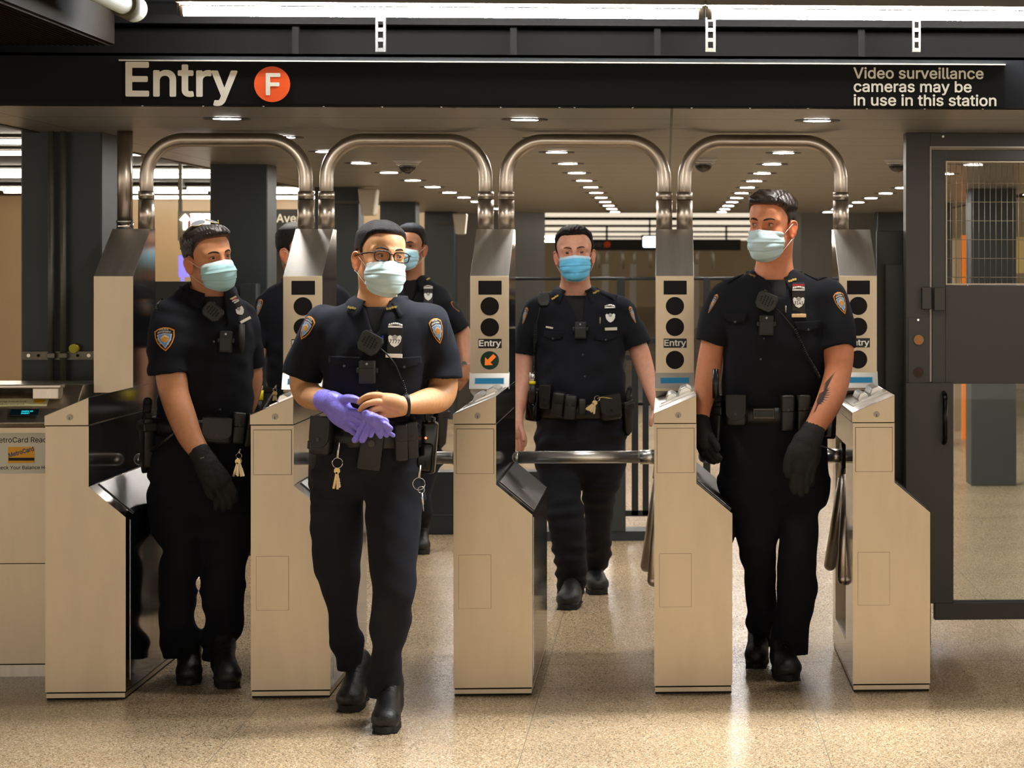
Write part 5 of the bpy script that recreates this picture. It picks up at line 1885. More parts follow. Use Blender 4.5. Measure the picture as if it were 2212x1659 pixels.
def boot(root, px, py, yaw, pitch=0.0, L=0.30, wd=1.0, lift=0.0, shaft=None):
    """px, py: where the front of the sole meets the floor"""
    t = -CAMZ / ((572.0 - py) / FPX)
    u = (px - PX0) / FPX; c, s = math.cos(YAW), math.sin(YAW)
    toe = Vector((t * (-s + u * c), t * (c + u * s), lift))
    a = math.radians(yaw); d = Vector((math.sin(a), -math.cos(a), 0)); x = Vector((math.cos(a), math.sin(a), 0))
    M = Matrix.Identity(4)
    M.col[0][:3], M.col[1][:3], M.col[2][:3] = x, d, Vector((0, 0, 1))     # x side, y forward, z up
    B = Matrix.Translation(toe) @ M @ Matrix.Rotation(math.radians(-pitch), 4, 'X')   # origin at the toe, y negative to the heel
    R3 = np.array(B.to_3x3())

    def P(sx, f, z):
        return np.array(B @ Vector((sx * wd, f - L, z)))
    pts = [P(a_, b_, c_) for a_ in (-.07, .07) for b_ in (-.03, L + .02) for c_ in (-.02, .24)]
    lo, hi = bounds(pts, 0.02)
    v = Vol(lo, hi, 0.0040)
    E = lambda c_, r_, k: v.ell(P(*c_), (r_[0] * wd, r_[1], r_[2]), R3, k)
    E((0, L - .062, .045), (.050, .062, .042), 0)
    E((0, L - .115, .050), (.046, .085, .050), .02)
    E((0, .055, .050), (.038, .058, .062), .02)
    E((0, .12, .055), (.038, .10, .050), .02)
    v.seg(P(0, .060, .07), P(0, .056, .150), .046, .044, .02)
    v.seg(P(0, L - .11, .070), P(0, .075, .13), .030, .042, .025)
    nrm = R3[:, 2]; o = np.array(toe)
    v.cut(lambda X, Y, Z: (X - o[0]) * nrm[0] + (Y - o[1]) * nrm[1] + (Z - o[2]) * nrm[2] - 0.018, lo, hi)
    V, F = v.mesh()
    q = mesh_obj('boot', [(V, F)], BOOT_M, root)
    # sole
    ol = []
    for i in range(40):
        g = 2 * PI * i / 40
        f = L / 2 + (L / 2 + .004) * math.cos(g)
        wdt = float(np.interp(f, [0, .03, .08, .13, .20, L - .03, L], [.030, .040, .038, .036, .050, .046, .030]))
        ol.append((wdt * 1.04 * math.copysign(abs(math.sin(g)) ** 0.7, math.sin(g)) * wd, f - L))
    b = MB(); b.prism(ol, 0.004, 0.026, axis='z', M=B)
    for k in range(12):
        f = .012 + k * (L - .02) / 12
        wdt = float(np.interp(f, [0, .03, .08, .13, .20, L - .03, L], [.030, .040, .038, .036, .050, .046, .030]))
        b.box((-wdt * wd * .93, f - L, 0.0), (wdt * wd * .93, f - L + .014, 0.006), M=B)
    b.build('sole', SOLE_M, q, bevel=0.002)
    b = MB()
    for k in range(6):
        f = L - .105 - k * .020; z = 0.098 + k * .0135
        if f < .05:
            break
        b.tube([Vector(P(-.022, f, z - .006)), Vector(P(0, f + .004, z + .004)), Vector(P(.022, f, z - .006))], 0.0022, seg=6)
        b.tube([Vector(P(-.022, f, z - .006)), Vector(P(.018, f - .012, z + .006))], 0.0018, seg=6)
    b.build('laces', mat('lace_black', (16, 16, 16), 0.7), q)
    return q


def make_collar(root, S, px, py, Y, yaw, rn=0.066, ry=0.066, spread=148, tip=0.062, h0=0.030, m=None, tipdrop=0.058):
    c = np.array(W(px, py, Y)); R = Rz(yaw)
    n = 40; rows = []
    for i in range(n + 1):
        ph = -spread + 2 * spread * i / n                      # 0 = back of the neck
        a = math.radians(ph); g = abs(ph) / spread
        ux, uy = math.sin(a), math.cos(a)                      # uy > 0: behind
        top = h0 * (1 - .9 * g ** 2)
        edge = -.004 - (tipdrop - .006) * max(0, (g - .35) / .65) ** 1.6
        ro = .020 + tip * .55 * g ** 2.5
        ring = []
        for (dr, z) in ((.000, -.012 - .05 * g ** 3), (.003, top * .6), (.005, top), (.010, top - .002), (.010 + ro * .5, (top + edge) * .5 + .002), (.010 + ro, edge)):
            ring.append(c + R @ np.array([(rn + dr) * ux, (ry + dr) * uy, z]))
        rows.append(ring)
    bm = bmesh.new()
    V = [[bm.verts.new(Vector(p)) for p in r] for r in rows]
    for j, r in enumerate(V):
        for i in (4, 5):
            h, nn, _, d = S.bvh.find_nearest(r[i].co)
            if (r[i].co - h).dot(nn) < 0.004:
                r[i].co = h + nn * (0.004 if i == 5 else 0.006)
    for j in range(n):
        for i in range(5):
            f = bm.faces.new((V[j][i], V[j][i + 1], V[j + 1][i + 1], V[j + 1][i])); f.smooth = True
    bmesh.ops.recalc_face_normals(bm, faces=bm.faces)
    me = bpy.data.meshes.new('collar'); bm.to_mesh(me); bm.free()
    o = link('collar', me, m or SHIRT_M, root)
    md = o.modifiers.new('thickness', 'SOLIDIFY'); md.thickness = 0.0025; md.offset = 0
    return o


def make_belt(root, rows, py, hpx, tilt=0.0, off=0.008, name='duty_belt', m=None, p=2.3, dip=0.0):
    xl, xr, Y, ry = row_at(rows, py)
    a, b_ = W(xl, py, Y), W(xr, py, Y)
    cx, rx, z = (a.x + b_.x) / 2, (b_.x - a.x) / 2 + off, a.z
    ry += off
    hh = hpx * Y / FPX / 2
    bm = bmesh.new(); rings = []; n = 64
    for i in range(n):
        t = 2 * PI * i / n
        cs, sn = math.cos(t), math.sin(t)
        k = (abs(cs) ** p + abs(sn) ** p) ** (-1 / p)
        x, y = cs * k, sn * k
        zz = z + tilt * cs - dip * max(0, -sn)
        rings.append([bm.verts.new((cx + rx * x + dx * cs, Y + ry * y + dx * sn, zz + dz)) for dx, dz in ((-.012, -hh), (0, -hh), (.0015, 0), (0, hh), (-.012, hh))])
    for i in range(n):
        A, B = rings[i], rings[(i + 1) % n]
        for j in range(4):
            bm.faces.new((A[j], A[j + 1], B[j + 1], B[j])).smooth = True
    bmesh.ops.recalc_face_normals(bm, faces=bm.faces)
    me = bpy.data.meshes.new(name); bm.to_mesh(me); bm.free()
    return link(name, me, m or LEATHER_M, root)


def sz(px, Y):
    return px * Y / FPX


def pouch(par, S, px, py, w, h, Y, rot=0, dep=0.035, kind='flap', name='belt_pouch', face=0.5, m=None):
    m = m or LEATHER_M
    M = S.at(px, py, rot, face)
    w, h = sz(w, Y) / 2, sz(h, Y) / 2
    b = MB(); b.box((-w, -dep, -h), (w, 0.012, h), M=M, bevel=min(w, dep) * 0.35, seg=3); o = b.build(name, m, par)
    for q in o.data.polygons: q.use_smooth = True
    if kind == 'flap':
        b = MB(); b.box((-w * 1.05, -dep - 0.0035, h * 0.05), (w * 1.05, 0.008, h * 1.06), M=M, bevel=min(w, dep) * 0.4, seg=3); f = b.build('flap', m, o)
        for q in f.data.polygons: q.use_smooth = True
        b = MB(); b.cyl(M @ Vector((0, -dep - .003, h * .22)), M @ Vector((0, -dep - .006, h * .22)), 0.0055, seg=20); b.build('snap', mat('snap_dark', (0.03, 0.03, 0.03), 0.25, 0.6), f)
    elif kind == 'cuff':
        b = MB()
        pl = [(-w, h), (w, h), (w, -h * .1)] + [(w * math.cos(t * PI / 10), -h * .1 - h * .55 * math.sin(t * PI / 10)) for t in range(1, 10)] + [(-w, -h * .1)]
        b.prism(pl, -dep - .004, -dep * .6, M=M); f = b.build('flap', m, o, bevel=0.002)
        b = MB(); b.cyl(M @ Vector((0, -dep - .003, -h * .2)), M @ Vector((0, -dep - .007, -h * .2)), 0.006, seg=20); b.build('snap', mat('snap_dark', 0), f)
    return o


def holster(par, S, px, py, Y, h, rot=0, face=0.3, sc=1.0, side=1):
    """pistol in a retention holster: h = height in pixels"""
    M = S.at(px, py, rot, face); k = sz(h, Y) / 0.30 * sc
    q = lambda *a: M @ Vector([v * k for v in a])
    Mk = M @ Matrix.Scale(k, 4)
    b = MB(); b.prism([(-.036, .05), (.034, .065), (.030, -.02), (.022, -.13), (-.012, -.16), (-.026, -.13), (-.034, -.02)], -0.045, 0.0, M=Mk)
    o = b.build('holster', LEATHER_M, par, bevel=0.008 * k)
    for f in o.data.polygons: f.use_smooth = True
    b = MB(); b.box((-.040, -.052, .01), (.040, 0.004, .045), M=Mk, bevel=.006, seg=2); b.cyl(q(.0, -.052, .028), q(0, -.056, .028), .006 * k); b.build('retention_band', LEATHER_M, o)
    b = MB(); b.tube([q(.006 * side, -.024, .04), q(-.004 * side, -.024, .085), q(-.020 * side, -.026, .125)], [.019 * k, .017 * k, .018 * k], seg=14, flat=.014 * k); b.sphere(q(-.021 * side, -.026, .127), .017 * k); b.box((.004 - .02, -.038, .055), (.004 + .026, -.012, .085), M=Mk, bevel=.005); b.build('pistol_grip', mat('grip_black', (14, 14, 14), 0.5, bump=0.4, bscale=500), o)
    return o


def radio(par, S, px, py, Y, w, h, rot=0, face=0.4, antenna=60, arot=0):
    M = S.at(px, py, rot, face); w2, h2 = sz(w, Y) / 2, sz(h, Y) / 2
    b = MB(); b.box((-w2, -.048, -h2), (w2, .004, h2), M=M, bevel=.010, seg=3); o = b.build('radio', mat('radio_gloss', (10, 10, 11), 0.16), par)
    for f in o.data.polygons: f.use_smooth = True
    b = MB(); b.box((-w2 * .8, -.054, -h2 * .95), (w2 * .8, -.040, h2 * .2), M=M, bevel=.012, seg=3); f = b.build('radio_case', mat('radio_gloss', 0), o)
    for q_ in f.data.polygons: q_.use_smooth = True
    b = MB(); b.sphere(M @ Vector((w2 * .05, -.050, h2 * .38)), .0042); b.build('red_light', mat('led_red', (1.0, 0.12, 0.05), 0.4, emit=4.0), o)
    A = sz(antenna, Y)
    b = MB(); b.tube([M @ Vector((0, -.03, h2 * .9)), M @ Vector((-A * .08 + A * math.sin(math.radians(arot)) * .5, -.045, h2 * .9 + A * .5)), M @ Vector((-A * .1 + A * math.sin(math.radians(arot)), -.05, h2 * .9 + A))], [.0065, .005, .0055], seg=12); b.build('antenna', mat('antenna_black', (18, 18, 18), 0.5), o)
    b = MB(); b.cyl(M @ Vector((w2 * .55, -.03, h2 * .9)), M @ Vector((w2 * .55, -.03, h2 * 1.18)), .008, seg=16); b.build('knob', MIC_M, o)
    return o


def shoulder_mic(par, S, px, py, Y, w, h, rot, face=0.5):
    M = S.at(px, py, rot, face, off=0.004); w2, h2 = sz(w, Y) / 2, sz(h, Y) / 2
    b = MB(); b.prism([(-w2 * .8, h2), (w2 * .8, h2), (w2, h2 * .6), (w2 * .95, -h2 * .5), (w2 * .6, -h2), (-w2 * .6, -h2), (-w2 * .95, -h2 * .5), (-w2, h2 * .6)], -.030, .002, M=M)
    o = b.build('speaker_microphone', MIC_M, par, bevel=.005)
    b = MB()
    for i in range(5):
        for j in range(5):
            if (i - 2) ** 2 + (j - 2) ** 2 < 6.5:
                x, z = (i - 2) * w2 * .28, (j - 2) * h2 * .22 + h2 * .1
                b.cyl(M @ Vector((x, -.0302, z)), M @ Vector((x, -.0312, z)), w2 * .085, seg=8)
    b.build('speaker_holes', DARKGAP, o)
    b = MB(); b.cyl(M @ Vector((-w2 * .45, -.016, h2 * .95)), M @ Vector((-w2 * .45, -.016, h2 * 1.15)), .006, seg=14); b.build('knob', MIC_M, o)
    return o, M


def cord(par, S, path, Y, r=0.006, turns=30, straight=0.35, name='coiled_cord', off=0.012):
    P = []
    for q in path:
        h, n = S.hit(q[0], q[1])
        P.append(h + Vector((0, -1, 0)) * off + n * 0.004)
    cut = max(1, int(len(P) * straight))
    b = MB()
    b.tube([Vector(p[:3]) for p in catmull([(*p, 1) for p in P[:cut + 1]], 5)], 0.0026, seg=7)
    b.tube(coil(P[cut:], r, turns, 0.002), 0.0019, seg=5)
    return b.build(name, mat('cord_black', (12, 12, 12), 0.4), par)


def body_camera(par, S, px, py, Y, w, h, rot=0, led=None, green=False):
    M = S.at(px, py, rot, 0.75, off=0.003); w2, h2 = sz(w, Y) / 2, sz(h, Y) / 2
    m = mat('camera_olive', (34, 34, 30), 0.5) if green else mat('camera_charcoal', (28, 29, 31), 0.5)
    b = MB(); b.box((-w2, -.024, -h2), (w2, .002, h2), M=M, bevel=.004, seg=2); o = b.build('body_camera', m, par)
    b = MB(); b.box((-w2 * .92, -.0265, -h2 * .85), (w2 * .92, -.022, h2 * .35), M=M, bevel=.002); b.build('camera_cover', mat('camera_dark', (24, 24, 23), 0.45), o)
    b = MB(); b.cyl(M @ Vector((0, -.024, h2 * .72)), M @ Vector((0, -.0265, h2 * .72)), .0042, seg=16); b.build('lens', mat('lens_grey', (120, 124, 128), 0.15, 0.6), o)
    b = MB(); b.box((-w2 * 1.35, -.014, -h2 * .1), (w2 * 1.35, -.004, h2 * .35), M=M, bevel=.003); b.build('mount', mat('camera_dark', 0), o)
    return o


def shield(par, S, px, py, Y, k=1.0, rot=0, plate=True, num=None, ribbon=None, band=True, face=0.6, black=True, plate_col=None):
    """breast shield with its medal bar above and the name plate below"""
    M = S.at(px, py, rot, face, off=0.003 if black else 0.008); u = 0.0016 * k
    sh = [(-17, 8), (-13, 13), (-6, 10), (0, 14), (6, 10), (13, 13), (17, 8), (15, -4), (9, -13), (0, -18), (-9, -13), (-15, -4)]
    if black:
        b = MB(); b.box((-18 * u, -.0022, -34 * u), (18 * u, .004, 30 * u), M=M); base = b.build('badge_holder', mat('holder_dark', (30, 26, 24), 0.5), par)
    else:
        base = par
    b = MB(); b.prism([(x * u, z * u) for x, z in sh], -.0050, -.0018, M=M); o = b.build('shield', SILVER_M, base, bevel=0.0008)
    b = MB(); b.prism([(x * u * .42, z * u * .36 + 7 * u) for x, z in sh], -.0058, -.0048, M=M); b.build('shield_crest', mat('crest_grey', (0.35, 0.34, 0.32), 0.35, 0.9), o)
    if num:
        text_on('shield_number', num, M @ Matrix.Translation((-13 * u, -.0052, -8 * u)), 9 * u, mat('number_dark', (30, 26, 22), 0.6), o, 0.0006, bold=0.02, width=26 * u)
    b = MB()
    for i in range(7):
        z = 38 * u + 4 * u * math.cos((i - 3) * .5)
        b.sphere(M @ Vector(((i - 3) * 5 * u, -.003, z)), 3.4 * u, seg=10)
    b.box((-18 * u, -.003, 32 * u), (18 * u, -.0005, 36.5 * u), M=M)
    b.build('medal_bar', SILVER_M, base)
    if ribbon:
        for z0, z1, c in ribbon:
            b = MB(); b.box((-17 * u, -.004, z0 * u), (17 * u, -.0005, z1 * u), M=M); b.build('ribbon_bar', mat('ribbon_%s' % c, c, 0.6), base)
    if plate:
        b = MB(); b.box((-21 * u, -.009, -45 * u), (21 * u, -.001, -35 * u), M=M, bevel=.0006, seg=1); b.build('name_plate', mat('plate_' + (plate_col or 'd8d0c0'), plate_col or 'd8d0c0', 0.3, 0.4), base)
    return base


def collar_pin(par, S, px, py, Y, w, rot, kind='bar'):
    M = S.at(px, py, rot, 0.3, off=0.0065); w = sz(w, Y)
    b = MB()
    for i in range(4):
        b.box((-w / 2 + i * w / 4, -.002, -.0035 - .0015 * (i % 2)), (-w / 2 + (i + .72) * w / 4, 0, .0035 + .0015 * ((i + 1) % 2)), M=M)
    b.box((-w / 2, -.0012, -.0015), (w / 2, 0, .0015), M=M)
    return b.build('collar_pin', GOLD_M, par)


def buttons(par, S, pts, r=0.0045):
    for px, py in pts:
        M = S.at(px, py, 0, 0.4)
        b = MB(); b.cyl(M @ Vector((0, .001, 0)), M @ Vector((0, -.0025, 0)), r, seg=16)
        b.build('button', mat('button_black', (16, 16, 18), 0.15), par)


def pocket(par, S, px, py, w, h, Y, rot=0):
    M = S.at(px, py, rot, 0.5); w, h = sz(w, Y) / 2, sz(h, Y)
    o = drape_poly('pocket_flap', S, M, [[(-w, 0), (w, 0), (w, -h * .28), (0, -h * .42), (-w, -h * .28)]], SHIRT_M, par, 0.0035, step=0.012)
    md = o.modifiers.new('thickness', 'SOLIDIFY'); md.thickness = 0.002
    h2 = M @ Vector((0, -.02, -h * .30))
    q = S.drape(M, 0, -h * .33, .005)
    b = MB(); b.cyl(q, q + Vector((0, -.003, 0)), .0045, seg=16); b.build('button', mat('button_black', (16, 16, 18)), o)
    return o


def epaulette(par, S, pts, w=0.045):
    """a strap laid along the top of the shoulder through pixel points"""
    P = [S.hit(*p) for p in pts]
    cs = [h for h, n in P]
    bm = bmesh.new(); rows = []
    for i, c in enumerate(cs):
        t = (cs[min(i + 1, len(cs) - 1)] - cs[max(i - 1, 0)]).normalized()
        s = t.cross(Vector((0, 0, 1))).normalized()
        r = []
        for k in (-1, -.5, 0, .5, 1):
            q = c + s * (k * w / 2) + Vector((0, .02, 0.05))
            h, n, i_, d = S.bvh.ray_cast(q, Vector((0, 0, -1)), 0.2)
            if h is None:
                h, n, i_, d = S.bvh.find_nearest(q)
            r.append(bm.verts.new(h + Vector((0, 0, .004))))
        rows.append(r)
    for a, b_ in zip(rows, rows[1:]):
        for i in range(4):
            bm.faces.new((a[i], a[i + 1], b_[i + 1], b_[i])).smooth = True
    me = bpy.data.meshes.new('epaulette'); bm.to_mesh(me); bm.free()
    o = link('epaulette', me, SHIRT_M, par)
    md = o.modifiers.new('thickness', 'SOLIDIFY'); md.thickness = 0.004; md.offset = 0
    return o


def key_ring(px, py, Y, label, n=4, ring=12, length=45, clip=30, group='key rings on duty belts', col=None):
    """a hanging ring of keys: a thing of its own"""
    s = Y / FPX; c = W(px, py, Y)
    root = empty('key_ring', c, label, 'keys', group)
    r = ring * s
    b = MB(); b.tube([c + Vector((r * math.cos(t * PI / 12), 0.002 * math.sin(t), r * math.sin(t * PI / 12))) for t in range(24)], 0.0013, seg=8, closed=True); b.build('ring', CHROME, root)
    if clip:
        b = MB(); b.cyl(c + Vector((0, 0, r)), c + Vector((0.004, 0.01, r + clip * s)), .0045, .003, seg=12); b.build('clip', STEEL, root)
    rg = random.Random(int(px))
    for i in range(n):
        a = (i - (n - 1) / 2) * 0.16 + rg.uniform(-.05, .05)
        top = c + Vector((0.3 * r * (i - n / 2) / max(1, n), -.003 * i, -r))
        M = Matrix.Translation(top) @ Matrix.Rotation(a, 4, 'Y')
        L = length * s * rg.uniform(.85, 1.05)
        b = MB(); b.cyl(M @ Vector((0, -.001, -.009)), M @ Vector((0, .001, -.009)), .0105, seg=16); b.box((-.0035, -.001, -L), (.0035, .001, -.014), M=M)
        for j in range(5):
            b.box((.003, -.001, -L + .003 + j * .006), (.0055, .001, -L + .006 + j * .006), M=M)
        b.build('key', (col or KEY_BRASS) if i % 3 else STEEL, root)
    return root


def hand(v, palm, fingers, kp=0.012, kf=0.004):
    """palm: chains of (px, py, Y, rpx); fingers: chains"""
    for c in palm:
        v.chain(pts_w(c), k=kp, kin=0.003)
    for f in fingers:
        v.chain(pts_w(f), k=kf, kin=0.001, n=4)


def vol_for(chains, h, pad=0.02):
    P = [q for c in chains for q in pts_w(c)]
    A = np.array(P); r = A[:, 3:4]
    return Vol((A[:, :3] - r).min(0) - pad, (A[:, :3] + r).max(0) + pad, h)


def skin_cols(V, skin):
    return np.tile(np.array(lin(skin)), (len(V), 1))


def body_mesh(root, H, neck_end, skin, arms, torso, pelvis, legs, beard=0.0, jaw=1.0, wide=1.0, hh=0.0022, neck_r=0.056):
    """head and neck, arms with bare hands and the torso under the clothes, as one mesh"""
    parts = []
    ne = np.array(W(*neck_end))
    r = 0.155 * H.sc
    lo = np.minimum(H.o - r, ne - 0.09); hi = np.maximum(H.o + r, ne + 0.09)
    v = Vol(lo, hi, hh)
    head_sdf(v, H, jaw, wide)
    a = H.p(0, -.028, -.045); m = (a * .45 + ne * .55) + np.array([0, .006, 0])
    v.chain([(*a, neck_r * 1.02 * H.sc), (*m, neck_r * H.sc), (*ne, neck_r * 1.18 * H.sc)], k=.02, kin=.004, n=5)
    V, F = v.mesh()
    parts.append((V, F, head_colors(H, V, skin, None, beard=beard)))
    for chains in arms:                      # each: dict(arm=[...], palm=[...], fingers=[...])
        al = [chains['arm']] + chains.get('palm', []) + chains.get('fingers', [])
        v = vol_for(al, chains.get('h', 0.0026))
        v.chain(pts_w(chains['arm']), k=0, kin=0.003, n=6)
        hand(v, chains.get('palm', []), chains.get('fingers', []))
        V, F = v.mesh()
        C = skin_cols(V, skin)
        parts.append((V, F, C))
    R = [(z, cx, cy, rx - .022, ry - .022) for z, cx, cy, rx, ry in rows_w(torso) + rows_w(pelvis)[1:-2]]
    LR = [[(z, cx, cy, max(.012, rx - .02), max(.012, ry - .02)) for z, cx, cy, rx, ry in rows_w(l)] for l in legs]
    A = R + [q for l in LR for q in l]
    lo = np.array([min(q[1] - q[3] for q in A), min(q[2] - q[4] for q in A), min(q[0] for q in A)]) - .02
    hi = np.array([max(q[1] + q[3] for q in A), max(q[2] + q[4] for q in A), max(q[0] for q in A)]) + .02
    v = Vol(lo, hi, 0.012); v.loft([(z, cx, cy, max(rx, .02), max(ry, .02)) for z, cx, cy, rx, ry in R])
    for l in LR:
        v.loft(l, k=.02)
    V, F = v.mesh()
    parts.append((V, F, skin_cols(V, skin)))
    return mesh_obj('body', parts, SKIN_M, root)


def glove(root, chains, m, name='glove', h=0.0026, amp=0.0):
    al = chains.get('cuff', []) + chains['palm'] + chains['fingers']
    v = vol_for(al, h)
    for c in chains.get('cuff', []):
        v.chain(pts_w(c), k=.006, kin=.002)
    hand(v, chains['palm'], chains['fingers'], kp=.012, kf=.005)
    if amp:
        n = wave_noise(3, fz=160, fx=160); v.displace(lambda x, y, z: amp * n(x, y, z), band=.01)
    V, F = v.mesh()
    return mesh_obj(name, [(V, F)], m, root)
# ================================================================== THE PEOPLE
BUZZ_LINE = [(-.12, -.05), (-.09, -.045), (-.05, -.03), (-.012, -.012), (.006, -.012), (.018, -.008), (.024, .022), (.040, .042), (.052, .060), (.070, .071), (.10, .074)]
G_OFF = 'police officers in dark uniform'


def person(px, py, Y, label):
    p = W(px, py, Y)
    return empty('person', (p.x, Y, 0), label, 'person', G_OFF)


# ------------------------------------------------------------------ officer in glasses, nearest, pulling off purple gloves
def officer_glasses():
    root = person(800, 1580, 8.05, 'nearest person, officer in glasses and mask pulling at purple gloves')
    sh = [(636, 782, 868, 8.06, .06), (652, 750, 895, 8.06, .072), (668, 712, 928, 8.06, .088), (700, 684, 950, 8.06, .105), (760, 690, 936, 8.06, .125), (820, 697, 925, 8.06, .125), (880, 702, 912, 8.06, .122), (925, 702, 913, 8.06, .120)]
    pel = [(905, 702, 912, 8.06, .120), (960, 690, 908, 8.06, .125), (1020, 680, 906, 8.07, .13), (1070, 676, 907, 8.08, .11)]
    legl = [(1020, 676, 792, 8.10, .09), (1100, 674, 788, 8.13, .088), (1177, 675, 785, 8.18, .080), (1229, 684, 777, 8.22, .076), (1274, 697, 773, 8.30, .068), (1349, 711, 773, 8.41, .062), (1384, 715, 784, 8.46, .064), (1418, 724, 789, 8.49, .062), (1446, 731, 786, 8.50, .062)]
    legr = [(1020, 786, 908, 8.06, .09), (1100, 787, 908, 8.03, .09), (1212, 796, 900, 7.99, .082), (1291, 802, 889, 7.97, .072), (1349, 796, 885, 8.02, .070), (1428, 803, 867, 8.08, .066), (1452, 796, 874, 8.10, .070), (1490, 793, 868, 8.11, .074), (1504, 794, 862, 8.11, .074)]
    H = Head(821, 556, 7.98, yaw=29, pitch=-2, roll=5, sc=1.04)
    armL = [(688, 720, 8.08, 30), (658, 800, 8.10, 30), (662, 846, 8.09, 29), (688, 862, 7.99, 25), (706, 867, 7.915, 20)]
    armR = [(930, 720, 8.08, 30), (955, 810, 8.10, 31), (950, 856, 8.07, 31), (916, 868, 7.97, 26), (884, 874, 7.90, 19.5), (866, 877, 7.87, 18)]
    sk = 'd39a6a'
    body_mesh(root, H, (815, 655, 8.06), sk, [
        dict(arm=armL),
        dict(arm=armR, palm=[[(866, 876, 7.87, 18), (850, 870, 7.86, 19), (828, 868, 7.85, 19)], [(864, 884, 7.87, 14), (846, 888, 7.865, 14), (826, 888, 7.86, 13)]],
             fingers=[[(834, 860, 7.85, 8.4), (818, 854, 7.832, 7.4), (798, 855, 7.818, 6.8), (783, 862, 7.816, 6.2), (775, 869, 7.822, 5.4)],
                      [(832, 870, 7.84, 8.4), (812, 868, 7.818, 7.4), (793, 873, 7.806, 6.8), (782, 881, 7.81, 6.0), (777, 887, 7.82, 5.2)],
                      [(832, 882, 7.845, 8.2), (816, 882, 7.825, 7.2), (801, 888, 7.815, 6.4), (793, 896, 7.82, 5.6)],
                      [(834, 893, 7.855, 7.6), (823, 898, 7.838, 6.6), (811, 902, 7.83, 5.8), (802, 903, 7.835, 5.0)]])],
        sh, pel, [legl, legr], neck_r=.058)
    shirt = make_shirt(root, sh, [[(700, 700, 8.07, 44), (676, 750, 8.08, 46), (660, 790, 8.09, 45), (651, 817, 8.09, 43)], [(930, 700, 8.07, 44), (942, 750, 8.08, 46), (950, 795, 8.08, 46), (954, 824, 8.07, 45)]], (815, 640, 8.05, 40), (812, 716, 7.95), 11)
    under = make_undershirt(root, sh, 662, 740)
    trousers = make_trousers(root, pel, [legl, legr], 21)
    S = Surf([shirt, under, trousers])
    make_collar(root, S, 815, 652, 8.06, 8, rn=.070)
    boot(root, 830, 1588, 2, L=.30); boot(root, 750, 1541, -2, L=.30)
    V, F, C = hair_mesh(H, dict(top=.011, side=.0042, line=BUZZ_LINE, col='0f0a07', fadecol='5c412e', fade=.085, fade0=-.045))
    mesh_obj('hair', [(V, F, C)], HAIR_M, root)
    eyes(H, root, gaze=(32, 4)); eyebrows(H, root, '2e1f16', lift=.002, thick=.72)
    mk = face_mask(H, root, 'c3dadb', 'd3dedb', drop=-.006, seed=3, loops=(-1,))
    # glasses
    gm = mat('spectacle_black', (26, 18, 16), 0.25)
    b = MB()
    for g in (-1, 1):
        loop = []
        for i in range(28):
            t = 2 * PI * i / 28; cx, cz = math.cos(t), math.sin(t)
            kx = (abs(cx) ** 3.2 + abs(cz) ** 3.2) ** (-1 / 3.2)
            loop.append(H.v(g * .0335 + .0265 * cx * kx, .1035 - .10 * (abs(g * .0335 + .0265 * cx * kx)) ** 1.4, -.002 + .0165 * cz * kx))
        b.tube(loop, .0023, seg=8, closed=True)
    b.tube([H.v(-.008, .1035, .004), H.v(0, .1065, .006), H.v(.008, .1035, .004)], .0019, seg=8)
    gl = b.build('spectacles', gm, root)
    for g in (-1, 1):
        b = MB(); b.tube([H.v(g * .0595, .099, .008), H.v(g * .0705, .088, .007), H.v(g * .080, .02, .004), H.v(g * .083, -.012, -.002)], .0024, seg=8); b.build('temple_arm', gm, gl)
    belt = make_belt(root, pel, 944, 36, tilt=-.004)
    S2 = Surf([shirt, under, trousers, belt])
    # chest gear
    mic, Mm = shoulder_mic(root, S, 801, 743, 7.93, 50, 46, 28)
    cord(root, S, [(822, 752), (840, 768), (856, 790), (868, 822), (876, 850), (884, 884), (896, 912), (904, 922)], 7.93, turns=26, straight=.45)
    body_camera(root, S, 795, 803, 7.93, 35, 50, green=True)
    shield(root, S, 853, 735, 7.95, k=.84, rot=2, num='7777', plate_col='f0e8dc')
    collar_pin(root, S, 761, 667, 8.0, 19, 10); collar_pin(root, S, 846, 667, 8.0, 24, -16)
    for p in ((866, 786), (815, 845)):
        buttons(root, S, [p])
    patch(S, 945, 712, -14, root, sc=.98, squash=.62, M=S.at(944, 712, -14, .25))
    patch(S, 664, 700, 0, root, sc=.95, squash=.8, detail=True, M=S.at(663, 706, 22, -.2))
    pocket(root, S, 745, 770, 74, 60, 7.95, 2); pocket(root, S, 872, 772, 70, 60, 7.95, -3)
    # pen
    b = MB(); q = S.drape(S.at(827, 738, 0, .5), 0, 0, .004); b.cyl(q, q + Vector((0, 0, .02)), .0025, seg=10); b.build('pen', mat('pen_blue', (40, 60, 190), 0.3), root)
    # watch
    c = Vector(W(876, 875, 7.885))
    ax = Vector((-.9, -.35, -.04)).normalized()
    M = frame(c, ax, z=(0, 0, 1))
    b = MB()
    b.tube([M @ Vector((0, .0345 * math.cos(t * PI / 14), .0355 * math.sin(t * PI / 14))) for t in range(28)], .0095, seg=10, closed=True, flat=.0028)
    wb = b.build('watch_band', mat('band_black', (14, 14, 14), 0.5), root)
    b = MB(); b.box((-.014, -.046, -.018), (.014, -.034, .018), M=M @ Matrix.Rotation(math.radians(20), 4, 'X'), bevel=.005, seg=3); b.build('watch_case', mat('watch_glass', (12, 12, 14), 0.08), wb)
    # belt gear
    pouch(belt, S2, 865, 955, 27, 78, 7.93, -2, dep=.035, name='magazine_pouch')
    pouch(belt, S2, 886, 950, 25, 78, 7.93, -4, dep=.037, name='magazine_pouch')
    pouch(belt, S2, 802, 972, 50, 86, 7.93, 8, dep=.022, kind='none', name='memo_pouch')
